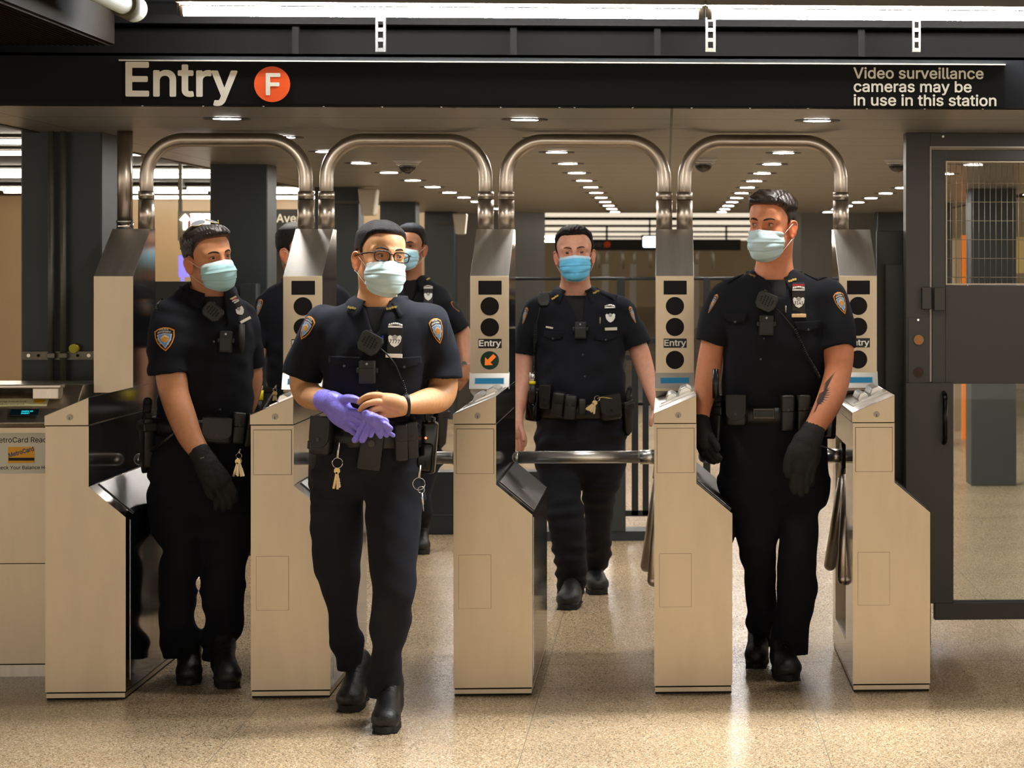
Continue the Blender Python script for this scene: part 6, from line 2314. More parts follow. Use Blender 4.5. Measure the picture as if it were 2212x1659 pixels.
    b = MB(); M = S2.at(804, 957, 0, .6); b.cyl(M @ Vector((0, -.022, 0)), M @ Vector((0, -.028, 0)), .0115, seg=24); b.build('snap', mat('snap_olive', (0.05, 0.05, 0.035), 0.3, 0.5), belt)
    pouch(belt, S2, 704, 940, 46, 82, 7.98, 4, dep=.05, kind='cuff', name='cuff_pouch')
    b = MB(); M = S2.at(678, 925, 0, .4)
    b.box((-.012, -.058, -.012), (.012, -.05, .004), M=M); b.build('blue_clip', mat('clip_blue', (70, 100, 190), 0.3), belt)
    holster(belt, S2, 680, 972, 8.05, 175, rot=-6, face=.4, sc=1.0)
    radio(belt, S2, 922, 965, 8.0, 46, 112, rot=4, face=.95, antenna=46, arot=0)
    # gloved hand
    glove(root, dict(cuff=[[(700, 865, 7.93, 24), (716, 870, 7.905, 23.5)]],
                     palm=[[(716, 870, 7.905, 21), (736, 884, 7.88, 21), (752, 896, 7.86, 17)], [(714, 880, 7.905, 16), (728, 900, 7.885, 16), (744, 912, 7.865, 14)], [(720, 862, 7.90, 15), (742, 868, 7.88, 14)]],
                     fingers=[[(735, 866, 7.88, 11), (752, 861, 7.85, 9), (768, 863, 7.83, 8), (778, 869, 7.825, 6.5)],
                              [(752, 888, 7.86, 11), (766, 892, 7.835, 9.5), (778, 896, 7.82, 8.5), (787, 902, 7.815, 7)],
                              [(752, 898, 7.86, 11), (764, 904, 7.835, 9.5), (775, 908, 7.82, 8.5), (783, 914, 7.815, 7)],
                              [(746, 908, 7.865, 10.5), (758, 915, 7.84, 9), (768, 920, 7.825, 8), (776, 927, 7.82, 6.8)],
                              [(738, 914, 7.87, 9.5), (748, 922, 7.85, 8.4), (758, 928, 7.84, 7.6), (766, 935, 7.835, 6.5)]]), PURPLE_M, 'nitrile_glove', amp=.0005)
    # second glove, held: a thing of its own
    g2 = empty('nitrile_glove', W(800, 910, 7.81), 'loose purple glove dangling from the hands of the officer in glasses', 'glove')
    o = glove(g2, dict(palm=[[(790, 892, 7.80, 8), (806, 902, 7.79, 9), (824, 906, 7.785, 8), (836, 910, 7.785, 5)], [(804, 902, 7.79, 8), (826, 920, 7.78, 7), (842, 934, 7.78, 5), (850, 941, 7.78, 3)], [(804, 905, 7.79, 8), (814, 926, 7.785, 7), (822, 944, 7.785, 4.5)], [(806, 903, 7.79, 8), (821, 924, 7.782, 7), (835, 941, 7.78, 4.5)], [(812, 904, 7.785, 7), (832, 916, 7.778, 6), (845, 928, 7.778, 4)]],
                       fingers=[[(792, 895, 7.81, 8), (786, 915, 7.81, 7.5), (777, 935, 7.81, 7), (767, 950, 7.81, 6.5)], [(798, 900, 7.805, 8), (796, 920, 7.805, 7.5), (789, 938, 7.80, 7), (783, 950, 7.80, 6.8)], [(806, 905, 7.80, 8), (805, 925, 7.80, 7), (800, 940, 7.80, 6)]]), PURPLE_M, 'crumpled_glove', amp=.0018)
    key_ring(729, 1000, 7.90, 'brass keys on a ring at the right hip of the officer in glasses', n=3, ring=11, length=46, clip=32)
    kr = key_ring(905, 1045, 7.92, 'large steel ring with a thin rod on the left hip of the officer in glasses', n=0, ring=13, clip=26)
    s_ = 7.92 / FPX; c = W(910, 1058, 7.915)
    b = MB(); b.tube([c + Vector((7 * s_ * math.cos(t * PI / 8), 0, 7 * s_ * math.sin(t * PI / 8))) for t in range(16)], .001, seg=6, closed=True); b.build('small_ring', CHROME, kr)
    b = MB(); b.cyl(c + Vector((.002, 0, -7 * s_)), c + Vector((.006, 0, -32 * s_)), .0035, seg=12); b.cyl(c + Vector((.006, 0, -32 * s_)), c + Vector((.008, 0, -46 * s_)), .0014, seg=8); b.build('rod', STEEL_TOP, kr)
    return root


# ------------------------------------------------------------------ leftmost officer, sunglasses on his head
def officer_left():
    root = person(435, 1480, 8.95, 'leftmost person, officer with sunglasses on his hair, one black glove')
    Y = 8.98
    sh = [(606, 412, 486, Y, .058), (622, 392, 505, Y, .075), (645, 364, 522, Y, .098), (672, 345, 533, Y, .118), (720, 340, 545, Y, .138), (790, 346, 546, Y, .140), (850, 346, 543, Y, .132), (905, 340, 540, Y, .125)]
    pel = [(885, 342, 541, Y, .125), (950, 330, 545, Y, .128), (1040, 323, 546, Y, .13), (1110, 324, 545, Y, .12), (1150, 333, 543, Y, .10)]
    legl = [(1110, 325, 440, Y, .098), (1160, 333, 438, Y, .094), (1190, 350, 437, Y, .086), (1228, 346, 434, Y, .084), (1251, 344, 422, Y, .080), (1309, 344, 422, Y, .076), (1352, 343, 425, Y, .074), (1378, 345, 427, 9.05, .074), (1399, 352, 415, 9.08, .070), (1418, 355, 414, 9.09, .068)]
    legr = [(1110, 430, 545, Y, .098), (1160, 436, 541, Y, .092), (1193, 444, 536, Y, .086), (1222, 446, 531, Y, .084), (1251, 437, 530, Y, .082), (1309, 437, 525, Y, .078), (1355, 441, 523, 9.02, .076), (1382, 440, 512, 9.05, .072), (1425, 437, 503, 9.06, .070)]
    H = Head(449, 558, 8.92, yaw=43, pitch=-3, roll=-7, sc=1.03)
    armL = [(368, 740, 8.88, 28), (369, 795, 8.86, 31), (372, 822, 8.85, 32), (377, 852, 8.84, 30), (392, 897, 8.81, 29), (412, 946, 8.79, 25), (434, 980, 8.77, 20), (440, 992, 8.765, 19)]
    armR = [(528, 740, 9.08, 30), (540, 820, 9.12, 26), (528, 880, 9.12, 22), (500, 915, 9.05, 17)]
    sk = 'cd8f66'
    body_mesh(root, H, (452, 655, Y), sk, [dict(arm=armL), dict(arm=armR, palm=[[(500, 915, 9.05, 17), (485, 925, 9.02, 20)]], fingers=[[(485, 920, 9.02, 8), (470, 930, 9.0, 7), (462, 938, 9.0, 6)], [(487, 930, 9.02, 8), (474, 940, 9.0, 7), (466, 948, 9.0, 6)]])], sh, pel, [legl, legr], beard=.25)
    shirt = make_shirt(root, sh, [[(372, 690, 8.90, 42), (365, 735, 8.87, 45), (363, 780, 8.86, 44), (365, 810, 8.855, 43)], [(520, 690, 9.05, 34), (532, 740, 9.08, 34), (538, 790, 9.10, 32)]], (452, 618, Y - .01, 40), (486, 705, 8.86), 12)
    under = make_undershirt(root, sh, 640, 730)
    trousers = make_trousers(root, pel, [legl, legr], 22, extra=[((338, 1090, Y), (.028, .07, .075))])
    S = Surf([shirt, under, trousers])
    make_collar(root, S, 450, 636, Y, 34, rn=.070, h0=.036)
    boot(root, 408, 1482, 11, L=.29); boot(root, 497, 1490, 17, L=.30)
    V, F, C = hair_mesh(H, dict(top=.017, side=.0030, tz0=.030, tz1=.065, quiff=.012, strand=.0014, dir=(0, 1), line=BUZZ_LINE, col='170f0b', fadecol='86604a', fade=.06, fade0=-.04, tip='5a5a58', tipa=.2))
    mesh_obj('hair', [(V, F, C)], HAIRG_M, root)
    eyes(H, root, gaze=(12, 2)); eyebrows(H, root, '2f1f15', lift=-.002, thick=.85)
    face_mask(H, root, 'a9d3da', 'c2d8d6', seed=5, loops=(-1,))
    # sunglasses pushed up on the hair
    gm = mat('sunglass_mirror', (0.85, 0.9, 1.0), 0.28, 0.9)
    o = empty('sunglasses', H.p(0, .04, .13), 'mirrored sunglasses pushed up on the hair of the leftmost officer', 'sunglasses')
    for g in (-1, 1):
        b = MB(); pts = []
        c = H.v(g * .030, .014, .134)
        nr = Vector(H.R @ np.array([g * .25, -.35, .9])).normalized(); xa = Vector(H.R @ np.array([1, 0, 0])); xa = (xa - nr * xa.dot(nr)).normalized(); ya = nr.cross(xa)
        ring = [c + xa * (.027 * math.cos(t * PI / 12)) + ya * (.021 * math.sin(t * PI / 12)) for t in range(24)]
        vs = [b.bm.verts.new(p + nr * .001) for p in ring]; b.bm.faces.new(vs); vs2 = [b.bm.verts.new(p - nr * .001) for p in ring]; b.bm.faces.new(vs2[::-1])
        b.build('lens', gm, o)
        b = MB(); b.tube(ring, .0013, seg=6, closed=True); b.build('rim', GOLD_M, o)
        b = MB(); b.tube([H.v(g * .056, .014, .135), H.v(g * .080, -.02, .100), H.v(g * .083, -.045, .045)], .0014, seg=6); b.build('temple_arm', GOLD_M, o)
    b = MB(); b.tube([H.v(-.006, .022, .143), H.v(0, .024, .144), H.v(.006, .022, .143)], .0016, seg=6); b.build('bridge', GOLD_M, o)
    belt = make_belt(root, pel, 922, 38, tilt=-.006)
    S2 = Surf([shirt, under, trousers, belt])
    patch(S, 355, 729, -4, root, sc=1.0, M=S.at(356, 730, -5, .3))
    mic, Mm = shoulder_mic(root, S, 460, 676, 8.86, 44, 34, 38, face=.5)
    body_camera(root, S, 489, 738, 8.86, 26, 46, rot=2)
    b = MB(); M = S.at(520, 735, 3, .6); b.tube([M @ Vector((0, -.012, .06)), M @ Vector((0, -.018, 0)), M @ Vector((0.002, -.014, -.05))], [.012, .013, .008], seg=12); b.build('torch_holder', NYLON_M, root)
    shield(root, S, 517, 672, 8.87, k=.66, rot=-28, face=.55, ribbon=[(42, 48, 'a83038'), (49, 55, 'd8cc9a')])
    buttons(root, S, [(462, 738), (505, 854), (476, 884)])
    cord(root, S, [(352, 642), (346, 650), (341, 662), (338, 672)], 8.9, r=.006, turns=12, straight=.1)
    holster(belt, S2, 330, 935, 8.9, 165, rot=3, face=.1, sc=1.0, side=-1)
    b = MB(); M = S2.at(366, 945, 0, .5); b.tube([M @ Vector((-.05, -.045, -.05)), M @ Vector((.07, -.05, .045))], .0085, seg=10); b.build('baton', mat('baton_black', (18, 18, 18), 0.3), belt)
    pouch(belt, S2, 470, 930, 62, 58, 8.87, 3, dep=.045, kind='cuff', name='cuff_pouch')
    pouch(belt, S2, 513, 925, 26, 66, 8.9, 4, dep=.04, name='magazine_pouch')
    pouch(belt, S2, 536, 930, 24, 70, 8.95, 8, dep=.04, name='magazine_pouch')
    # black glove
    glove(root, dict(cuff=[[(432, 978, 8.77, 23), (440, 992, 8.765, 23), (446, 1004, 8.76, 23)]],
                     palm=[[(446, 1004, 8.76, 22), (458, 1028, 8.75, 23), (468, 1046, 8.745, 20)], [(450, 1000, 8.76, 20), (470, 1024, 8.75, 20), (482, 1040, 8.745, 18)], [(440, 1008, 8.76, 16), (448, 1034, 8.75, 16)]],
                     fingers=[[(484, 1036, 8.745, 11), (496, 1050, 8.74, 9.5), (504, 1064, 8.74, 8.5), (506, 1078, 8.75, 7)],
                              [(478, 1046, 8.745, 11), (490, 1064, 8.74, 9.5), (497, 1080, 8.745, 8.5), (496, 1094, 8.755, 7)],
                              [(468, 1052, 8.745, 11), (478, 1070, 8.74, 9.5), (484, 1086, 8.745, 8.5), (482, 1100, 8.755, 7)],
                              [(456, 1054, 8.75, 10), (464, 1072, 8.745, 9), (469, 1086, 8.75, 8), (468, 1097, 8.76, 6.5)],
                              [(444, 1026, 8.755, 11), (446, 1046, 8.74, 9.5), (452, 1062, 8.73, 8.5), (458, 1072, 8.73, 7.5)]]), GLOVE_M, 'glove', amp=.0008)
    b = MB(); M = frame(W(437, 990, 8.725), (.8, 0, .25))
    b.box((-.007, -.001, .001), (.007, .002, .003), M=M); b.box((-.007, -.001, -.004), (.007, .002, -.002), M=M); b.build('glove_tab', mat('tab_white', (200, 180, 170), 0.5), root)
    key_ring(516, 985, 8.80, 'brass and steel keys at the belt of the leftmost officer', n=5, ring=6, length=38, clip=8)
    return root


# ------------------------------------------------------------------ officer behind the second cabinet, grey hair
def officer_grey():
    root = person(655, 1320, 10.75, 'grey-haired officer mostly hidden behind the second turnstile tower')
    Y = 10.75
    sh = [(592, 632, 688, Y, .058), (603, 612, 708, Y, .08), (620, 585, 735, Y, .10), (645, 570, 752, Y, .12), (700, 570, 752, Y, .135), (770, 576, 748, Y, .135), (840, 580, 745, Y, .13), (880, 582, 744, Y, .13)]
    pel = [(865, 580, 745, Y, .13), (960, 576, 750, Y, .13), (1040, 580, 748, Y, .11)]
    legl = [(1020, 578, 664, Y, .09), (1150, 585, 655, Y, .08), (1230, 590, 652, Y, .07), (1275, 594, 648, Y, .065)]
    legr = [(1020, 662, 750, Y, .09), (1150, 668, 740, Y, .08), (1230, 670, 735, Y, .07), (1275, 674, 730, Y, .065)]
    H = Head(645, 541, 10.70, yaw=52, pitch=-2, roll=-3, sc=1.04)
    arm = [(570, 690, 10.74, 17), (561, 752, 10.70, 15), (553, 795, 10.66, 12.5), (543, 830, 10.60, 11), (537, 850, 10.56, 9)]
    armR = [(748, 700, 10.78, 17), (756, 790, 10.78, 14), (748, 860, 10.70, 11)]
    sk = 'bd8765'
    body_mesh(root, H, (655, 622, Y), sk, [dict(arm=arm, palm=[[(537, 850, 10.56, 9), (533, 866, 10.54, 11)]], fingers=[[(535, 870, 10.54, 5), (532, 884, 10.53, 4.5)], [(530, 868, 10.54, 5), (527, 882, 10.53, 4.5)]], h=.004), dict(arm=armR, palm=[[(748, 860, 10.70, 11), (742, 878, 10.66, 11)]], h=.004)], sh, pel, [legl, legr], hh=.003)
    shirt = make_shirt(root, sh, [[(588, 655, 10.74, 27), (572, 695, 10.73, 25), (563, 730, 10.71, 20), (560, 753, 10.70, 17)], [(735, 655, 10.77, 27), (748, 700, 10.78, 25), (755, 750, 10.78, 20)]], (655, 600, Y, 33), (672, 660, 10.62), 13, h=.006)
    under = make_undershirt(root, sh, 612, 690)
    trousers = make_trousers(root, pel, [legl, legr], 23, h=.008)
    S = Surf([shirt, under, trousers])
    make_collar(root, S, 655, 612, Y, 30, rn=.068)
    boot(root, 612, 1328, 10); boot(root, 702, 1330, 15)
    V, F, C = hair_mesh(H, dict(top=.013, side=.005, strand=.0012, line=BUZZ_LINE, col='1e1a18', fadecol='4a3a30', fade=.03, tip='c8c8c8', tipa=.9), h=.003)
    mesh_obj('hair', [(V, F, C)], HAIR_M, root)
    eyes(H, root, gaze=(5, 0)); eyebrows(H, root, '3a2c24')
    face_mask(H, root, 'a9d3da', 'c2d8d6', seed=7, loops=(-1,))
    belt = make_belt(root, pel, 888, 30)
    S2 = Surf([shirt, under, trousers, belt])
    patch(S, 551, 660, 0, root, sc=.85, squash=.5, M=S.at(560, 662, 10, -.25), detail=True)
    M = S2.at(583, 850, 0, .4)
    holster(belt, S2, 583, 868, 10.6, 150, rot=0, face=.4)
    b = MB(); q = W(562, 842, 10.5); b.cyl(q, q + Vector((0, 0, .032)), .016, seg=20); t = b.build('torch', CHROME, belt)
    b = MB(); b.cyl(q + Vector((-.004, 0, -.045)), q, .017, .0155, seg=20); b.build('torch_collar', mat('torch_yellow', (230, 214, 20), 0.35), t)
    b = MB(); b.cyl(q + Vector((-.012, .01, -.11)), q + Vector((-.004, 0, -.045)), .018, seg=20); b.build('torch_body', BLACKP, t)
    key_ring(594, 842, 10.59, 'brass keys at the belt of the grey-haired officer', n=3, ring=4, length=20, clip=6)
    return root


# ------------------------------------------------------------------ young officer in the background
def officer_young():
    Y = 12.95
    root = person(888, 1195, Y, 'farthest officer, behind the shoulder of the officer in glasses')
    sh = [(588, 870, 908, Y, .052), (599, 855, 925, Y, .07), (614, 838, 948, Y, .09), (636, 828, 962, Y, .11), (690, 832, 960, Y, .125), (770, 838, 956, Y, .125), (840, 840, 955, Y, .12), (890, 838, 956, Y, .12)]
    pel = [(875, 838, 956, Y, .12), (940, 832, 957, Y, .125), (1000, 834, 954, Y, .11)]
    legl = [(980, 834, 890, Y, .085), (1060, 842, 886, Y, .08), (1110, 846, 882, Y, .07), (1168, 850, 878, Y, .06)]
    legr = [(980, 886, 953, 12.93, .085), (1040, 888, 940, 12.9, .08), (1070, 890, 931, 12.88, .075), (1105, 892, 931, 12.88, .07), (1130, 894, 926, 12.98, .064), (1166, 897, 920, 13.06, .060)]
    H = Head(886, 533, 12.88, yaw=-13, pitch=-2, roll=3, sc=1.05)
    armR = [(975, 690, Y, 14), (999, 716, Y, 16), (1004, 752, 12.9, 14.5), (1006, 778, 12.82, 11), (1005, 790, 12.8, 9.5)]
    armL = [(835, 690, Y, 14), (822, 750, Y, 14), (830, 820, 12.85, 11)]
    sk = 'a06b4c'
    body_mesh(root, H, (888, 612, Y), sk, [
        dict(arm=armR, palm=[[(1005, 790, 12.8, 9), (1001, 804, 12.79, 10.5), (997, 816, 12.78, 9.5)], [(1010, 794, 12.8, 8), (1008, 815, 12.79, 8)]],
             fingers=[[(994, 810, 12.78, 5), (986, 822, 12.77, 4.2), (977, 831, 12.77, 3.6)], [(997, 817, 12.78, 5), (988, 828, 12.77, 4.2), (979, 836, 12.77, 3.6)], [(1001, 820, 12.78, 5), (993, 832, 12.77, 4.2), (984, 840, 12.77, 3.6)], [(1006, 820, 12.79, 4.8), (1000, 832, 12.78, 4), (992, 841, 12.78, 3.4)], [(994, 800, 12.78, 4.6), (984, 812, 12.76, 4), (975, 826, 12.76, 3.4)]], h=.0036),
        dict(arm=armL, palm=[[(830, 820, 12.85, 10), (836, 838, 12.8, 10)]], h=.004)], sh, pel, [legl, legr], hh=.003)
    shirt = make_shirt(root, sh, [[(950, 645, Y, 22), (972, 675, Y, 23), (988, 698, Y, 22), (997, 713, Y, 20)], [(845, 650, Y, 21), (828, 695, Y, 21), (822, 735, Y, 19)]], (888, 596, Y, 27), (884, 652, 12.82), 14, h=.006)
    under = make_undershirt(root, sh, 604, 680)
    trousers = make_trousers(root, pel, [legl, legr], 24, h=.008)
    S = Surf([shirt, under, trousers])
    make_collar(root, S, 888, 606, Y, -5, rn=.066)
    boot(root, 911, 1199, 8); boot(root, 866, 1202, -4)
    V, F, C = hair_mesh(H, dict(top=.012, side=.005, strand=.001, line=BUZZ_LINE, col='17130f', fadecol='3a281c', fade=.03, tip='6f7680', tipa=.7), h=.003)
    mesh_obj('hair', [(V, F, C)], HAIR_M, root)
    eyes(H, root, gaze=(-2, 0), iris='2a1a10'); eyebrows(H, root, '1a120c')
    face_mask(H, root, '9fd0e2', 'c9dde2', seed=9, loops=(1,))
    belt = make_belt(root, pel, 893, 26)
    S2 = Surf([shirt, under, trousers, belt])
    shield(root, S, 925, 640, 12.8, k=.85, rot=0)
    collar_pin(root, S, 924, 604, 12.85, 10, -30)
    patch(S, 985, 656, -28, root, sc=.8, squash=.35, M=S.at(982, 662, -20, -.2), detail=False)
    holster(belt, S2, 948, 905, 12.85, 120, rot=0, face=.2)
    pouch(belt, S2, 925, 900, 20, 38, 12.8, 0, name='belt_pouch')
    c = Vector(W(1005.5, 785, 12.81)); b = MB()
    b.tube([c + Vector((.029 * math.cos(t * PI / 12), .029 * math.sin(t * PI / 12), -.004 * math.cos(t * PI / 12))) for t in range(24)], .007, seg=8, closed=True, flat=.003)
    w_ = b.build('watch_band', mat('watch_steel', (0.25, 0.24, 0.23), 0.3, 0.9), root)
    b = MB(); b.cyl(c + Vector((-.004, -.028, 0)), c + Vector((-.004, -.036, 0)), .015, seg=20); b.build('watch_case', mat('watch_steel', 0), w_)
    return root


# ------------------------------------------------------------------ middle officer
def officer_middle():
    Y = 10.98
    root = person(1245, 1315, 10.98, 'middle officer in bright blue mask walking towards the bar of the lane')
    sh = [(610, 1216, 1270, Y, .056), (624, 1200, 1290, Y, .074), (640, 1172, 1320, Y, .094), (660, 1150, 1345, Y, .115), (700, 1148, 1356, Y, .13), (750, 1156, 1352, Y, .14), (800, 1156, 1350, Y, .155), (840, 1158, 1350, Y, .165), (875, 1162, 1348, Y, .155), (895, 1164, 1346, Y, .15)]
    pel = [(868, 1160, 1350, Y, .152), (910, 1158, 1352, Y, .15), (960, 1155, 1353, Y, .145), (1003, 1157, 1351, Y, .135), (1030, 1162, 1347, Y, .12)]
    legl = [(985, 1157, 1258, Y, .10), (1062, 1170, 1256, 10.92, .09), (1104, 1178, 1259, 10.88, .085), (1146, 1188, 1263, 10.86, .08), (1188, 1194, 1267, 10.87, .08), (1231, 1200, 1267, 10.89, .078), (1260, 1203, 1266, 10.93, .078), (1281, 1204, 1263, 10.94, .078)]
    legr = [(985, 1252, 1352, Y, .10), (1062, 1256, 1338, 11.02, .09), (1104, 1259, 1328, 11.10, .082), (1146, 1262, 1320, 11.18, .075), (1188, 1265, 1319, 11.26, .070), (1231, 1266, 1303, 11.38, .066), (1242, 1267, 1300, 11.40, .066)]
    H = Head(1241, 547, 10.90, yaw=2, pitch=-1, roll=-3, sc=1.08)
    armL = [(1150, 700, Y, 19), (1133, 762, Y, 18.5), (1130, 812, 10.96, 17.5), (1124, 862, 10.90, 14.5), (1119, 905, 10.84, 10.5), (1119, 915, 10.83, 10)]
    armR = [(1352, 700, Y, 19), (1377, 748, Y, 21), (1391, 790, 10.97, 20), (1404, 832, 10.93, 16), (1415, 868, 10.88, 12), (1418, 878, 10.87, 11)]
    sk = 'd0967a'
    fl = lambda x, y: [[(x - 6, y + 2, 10.82, 5), (x - 4, y + 20, 10.81, 4.6), (x - 2, y + 34, 10.81, 4)], [(x, y + 3, 10.81, 5), (x + 3, y + 22, 10.80, 4.6), (x + 3, y + 36, 10.80, 4)], [(x + 5, y, 10.80, 5), (x + 9, y + 18, 10.79, 4.6), (x + 8, y + 32, 10.79, 4)], [(x + 7, y - 8, 10.79, 5), (x + 13, y + 10, 10.77, 4.6), (x + 12, y + 24, 10.77, 4)]]
    body_mesh(root, H, (1243, 634, Y), sk, [
        dict(arm=armL, palm=[[(1119, 914, 10.83, 10), (1119, 928, 10.82, 12), (1121, 942, 10.815, 10)]], fingers=fl(1121, 938) + [[(1124, 922, 10.80, 5), (1130, 936, 10.77, 4.6), (1131, 950, 10.76, 4)]], h=.003),
        dict(arm=armR, palm=[[(1418, 878, 10.87, 10), (1421, 892, 10.86, 12), (1423, 906, 10.85, 10)]], fingers=[[(1417 + 4 * i, 906, 10.85, 5), (1418 + 4 * i, 924, 10.84, 4.6), (1417 + 4 * i, 938, 10.83, 4)] for i in range(4)] + [[(1412, 892, 10.83, 5), (1407, 906, 10.81, 4.5), (1406, 918, 10.81, 4)]], h=.003)],
        sh, pel, [legl, legr], jaw=1.08, wide=1.03, neck_r=.062, hh=.0025, beard=.15)
    shirt = make_shirt(root, sh, [[(1165, 672, Y, 34), (1146, 710, Y, 30), (1135, 745, Y, 25), (1132, 766, Y, 23)], [(1338, 672, Y, 34), (1356, 705, Y, 33), (1370, 730, Y, 32), (1377, 748, Y, 31)]], (1243, 622, Y - .01, 38), (1253, 692, 10.85), 15, h=.0048)
    under = make_undershirt(root, sh, 638, 700)
    trousers = make_trousers(root, pel, [legl, legr], 25, amp=.0058, h=.005)
    S = Surf([shirt, under, trousers])
    make_collar(root, S, 1243, 628, Y, 2, rn=.072, tip=.075, tipdrop=.062)
    boot(root, 1223, 1319, -6, L=.30, wd=1.12); boot(root, 1294, 1286, 8, L=.30, wd=1.1)
    ln = [(a, b + (.004 if a > .05 else 0)) for a, b in BUZZ_LINE]
    V, F, C = hair_mesh(H, dict(top=.013, side=.006, strand=.0012, dir=(0, 1), line=ln, recede=.010, col='17100b', fadecol='38281c', fade=.03, wide=1.03), h=.0026)
    mesh_obj('hair', [(V, F, C)], HAIR_M, root)
    eyes(H, root, gaze=(0, 0)); eyebrows(H, root, '5a3a26', thick=.9)
    face_mask(H, root, '66bde6', 'c4dcec', seed=2, puff=.96)
    belt = make_belt(root, pel, 880, 30, dip=.012, off=.010)
    S2 = Surf([shirt, under, trousers, belt])
    # radio microphone on the shoulder
    mic, Mm = shoulder_mic(root, S, 1176, 648, 10.88, 26, 30, -2, face=.8)
    cord(root, S, [(1168, 664), (1164, 685), (1160, 698), (1158, 730), (1157, 765), (1156, 800), (1158, 835)], 10.85, r=.007, turns=40, straight=.4, off=.02)
    body_camera(root, S, 1254, 713, 10.84, 25, 36, rot=0)
    shield(root, S, 1318, 686, 10.86, k=.86, rot=-2, plate_col='cfc6b4', black=False)
    b = MB(); M = S.at(1190, 708, 10, .6); b.box((-.024, -.003, -.004), (.024, 0, .004), M=M); b.build('name_bar', mat('plate_cfc6b4', 'cfc6b4'), root)
    b = MB(); M = S.at(1296, 692, 2, .6); b.cyl(M @ Vector((0, -.004, -.016)), M @ Vector((0, -.004, .014)), .003, seg=10); b.build('pen', STEEL, root)
    collar_pin(root, S, 1200, 643, 10.88, 17, -35); collar_pin(root, S, 1287, 632, 10.88, 17, -28)
    pocket(root, S, 1196, 716, 42, 46, 10.85, 4); pocket(root, S, 1307, 721, 46, 40, 10.85, -4)
    buttons(root, S, [(1259, 766), (1263, 813)])
    patch(S, 1127, 672, 12, root, sc=.9, squash=.35, M=S.at(1134, 680, 14, -.3), detail=True)
    patch(S, 1374, 672, -12, root, sc=.9, squash=.35, M=S.at(1366, 678, -16, -.3), detail=True)
    epaulette(root, S, [(1294, 634), (1310, 640), (1330, 650)])
    # belt gear
    pouch(belt, S2, 1184, 856, 26, 52, 10.82, 4, dep=.045, kind='cuff', name='belt_pouch')
    pouch(belt, S2, 1208, 873, 27, 54, 10.82, 8, dep=.045, name='magazine_pouch')
    pouch(belt, S2, 1233, 880, 25, 52, 10.82, 4, dep=.045, name='magazine_pouch')
    b = MB(); M = S2.at(1222, 854, -10, .6)
    b.tube([M @ Vector((-.035 + .01 * i, -.035 + .004 * (i % 2), .004 * math.sin(i * 1.7))) for i in range(8)], .0035, seg=8); b.build('purple_glove_edge', PURPLE_M, belt)
    pouch(belt, S2, 1258, 878, 16, 34, 10.82, 0, dep=.035, kind='none', name='belt_pouch')
    pouch(belt, S2, 1315, 880, 46, 54, 10.84, -8, dep=.055, kind='cuff', name='cuff_pouch')
    b = MB(); M = S2.at(1168, 860, 0, .5)
    r_ = radio(belt, S2, 1160, 876, 10.86, 28, 66, rot=6, face=.5, antenna=28)
    holster(belt, S2, 1351, 885, 10.93, 106, rot=-3, face=.5, side=-1)
    q = W(1150, 818, 10.80); b = MB(); b.cyl(q + Vector((0, 0, -.012)), q + Vector((0, 0, .028)), .014, seg=20); t = b.build('torch', CHROME, belt)
    b = MB(); b.cyl(q + Vector((0, 0, -.026)), q + Vector((0, 0, -.012)), .0145, seg=20); b.build('torch_collar', mat('torch_yellow', (230, 214, 20)), t)
    b = MB(); b.cyl(q + Vector((.002, .02, -.11)), q + Vector((0, 0, -.026)), .0155, seg=20); b.build('torch_body', BLACKP, t)
    k = key_ring(1290, 861, 10.76, 'bunch of steel and brass keys on the belt of the middle officer', n=6, ring=6, length=27, clip=0)
    k.rotation_euler = (0, math.radians(28), 0)
    b = MB(); b.tube([W(1290, 861, 10.76), W(1300, 858, 10.76), W(1315, 860, 10.77), W(1326, 862, 10.80)], .002, seg=6); b.build('key_chain', GOLD_M, belt)
    return root


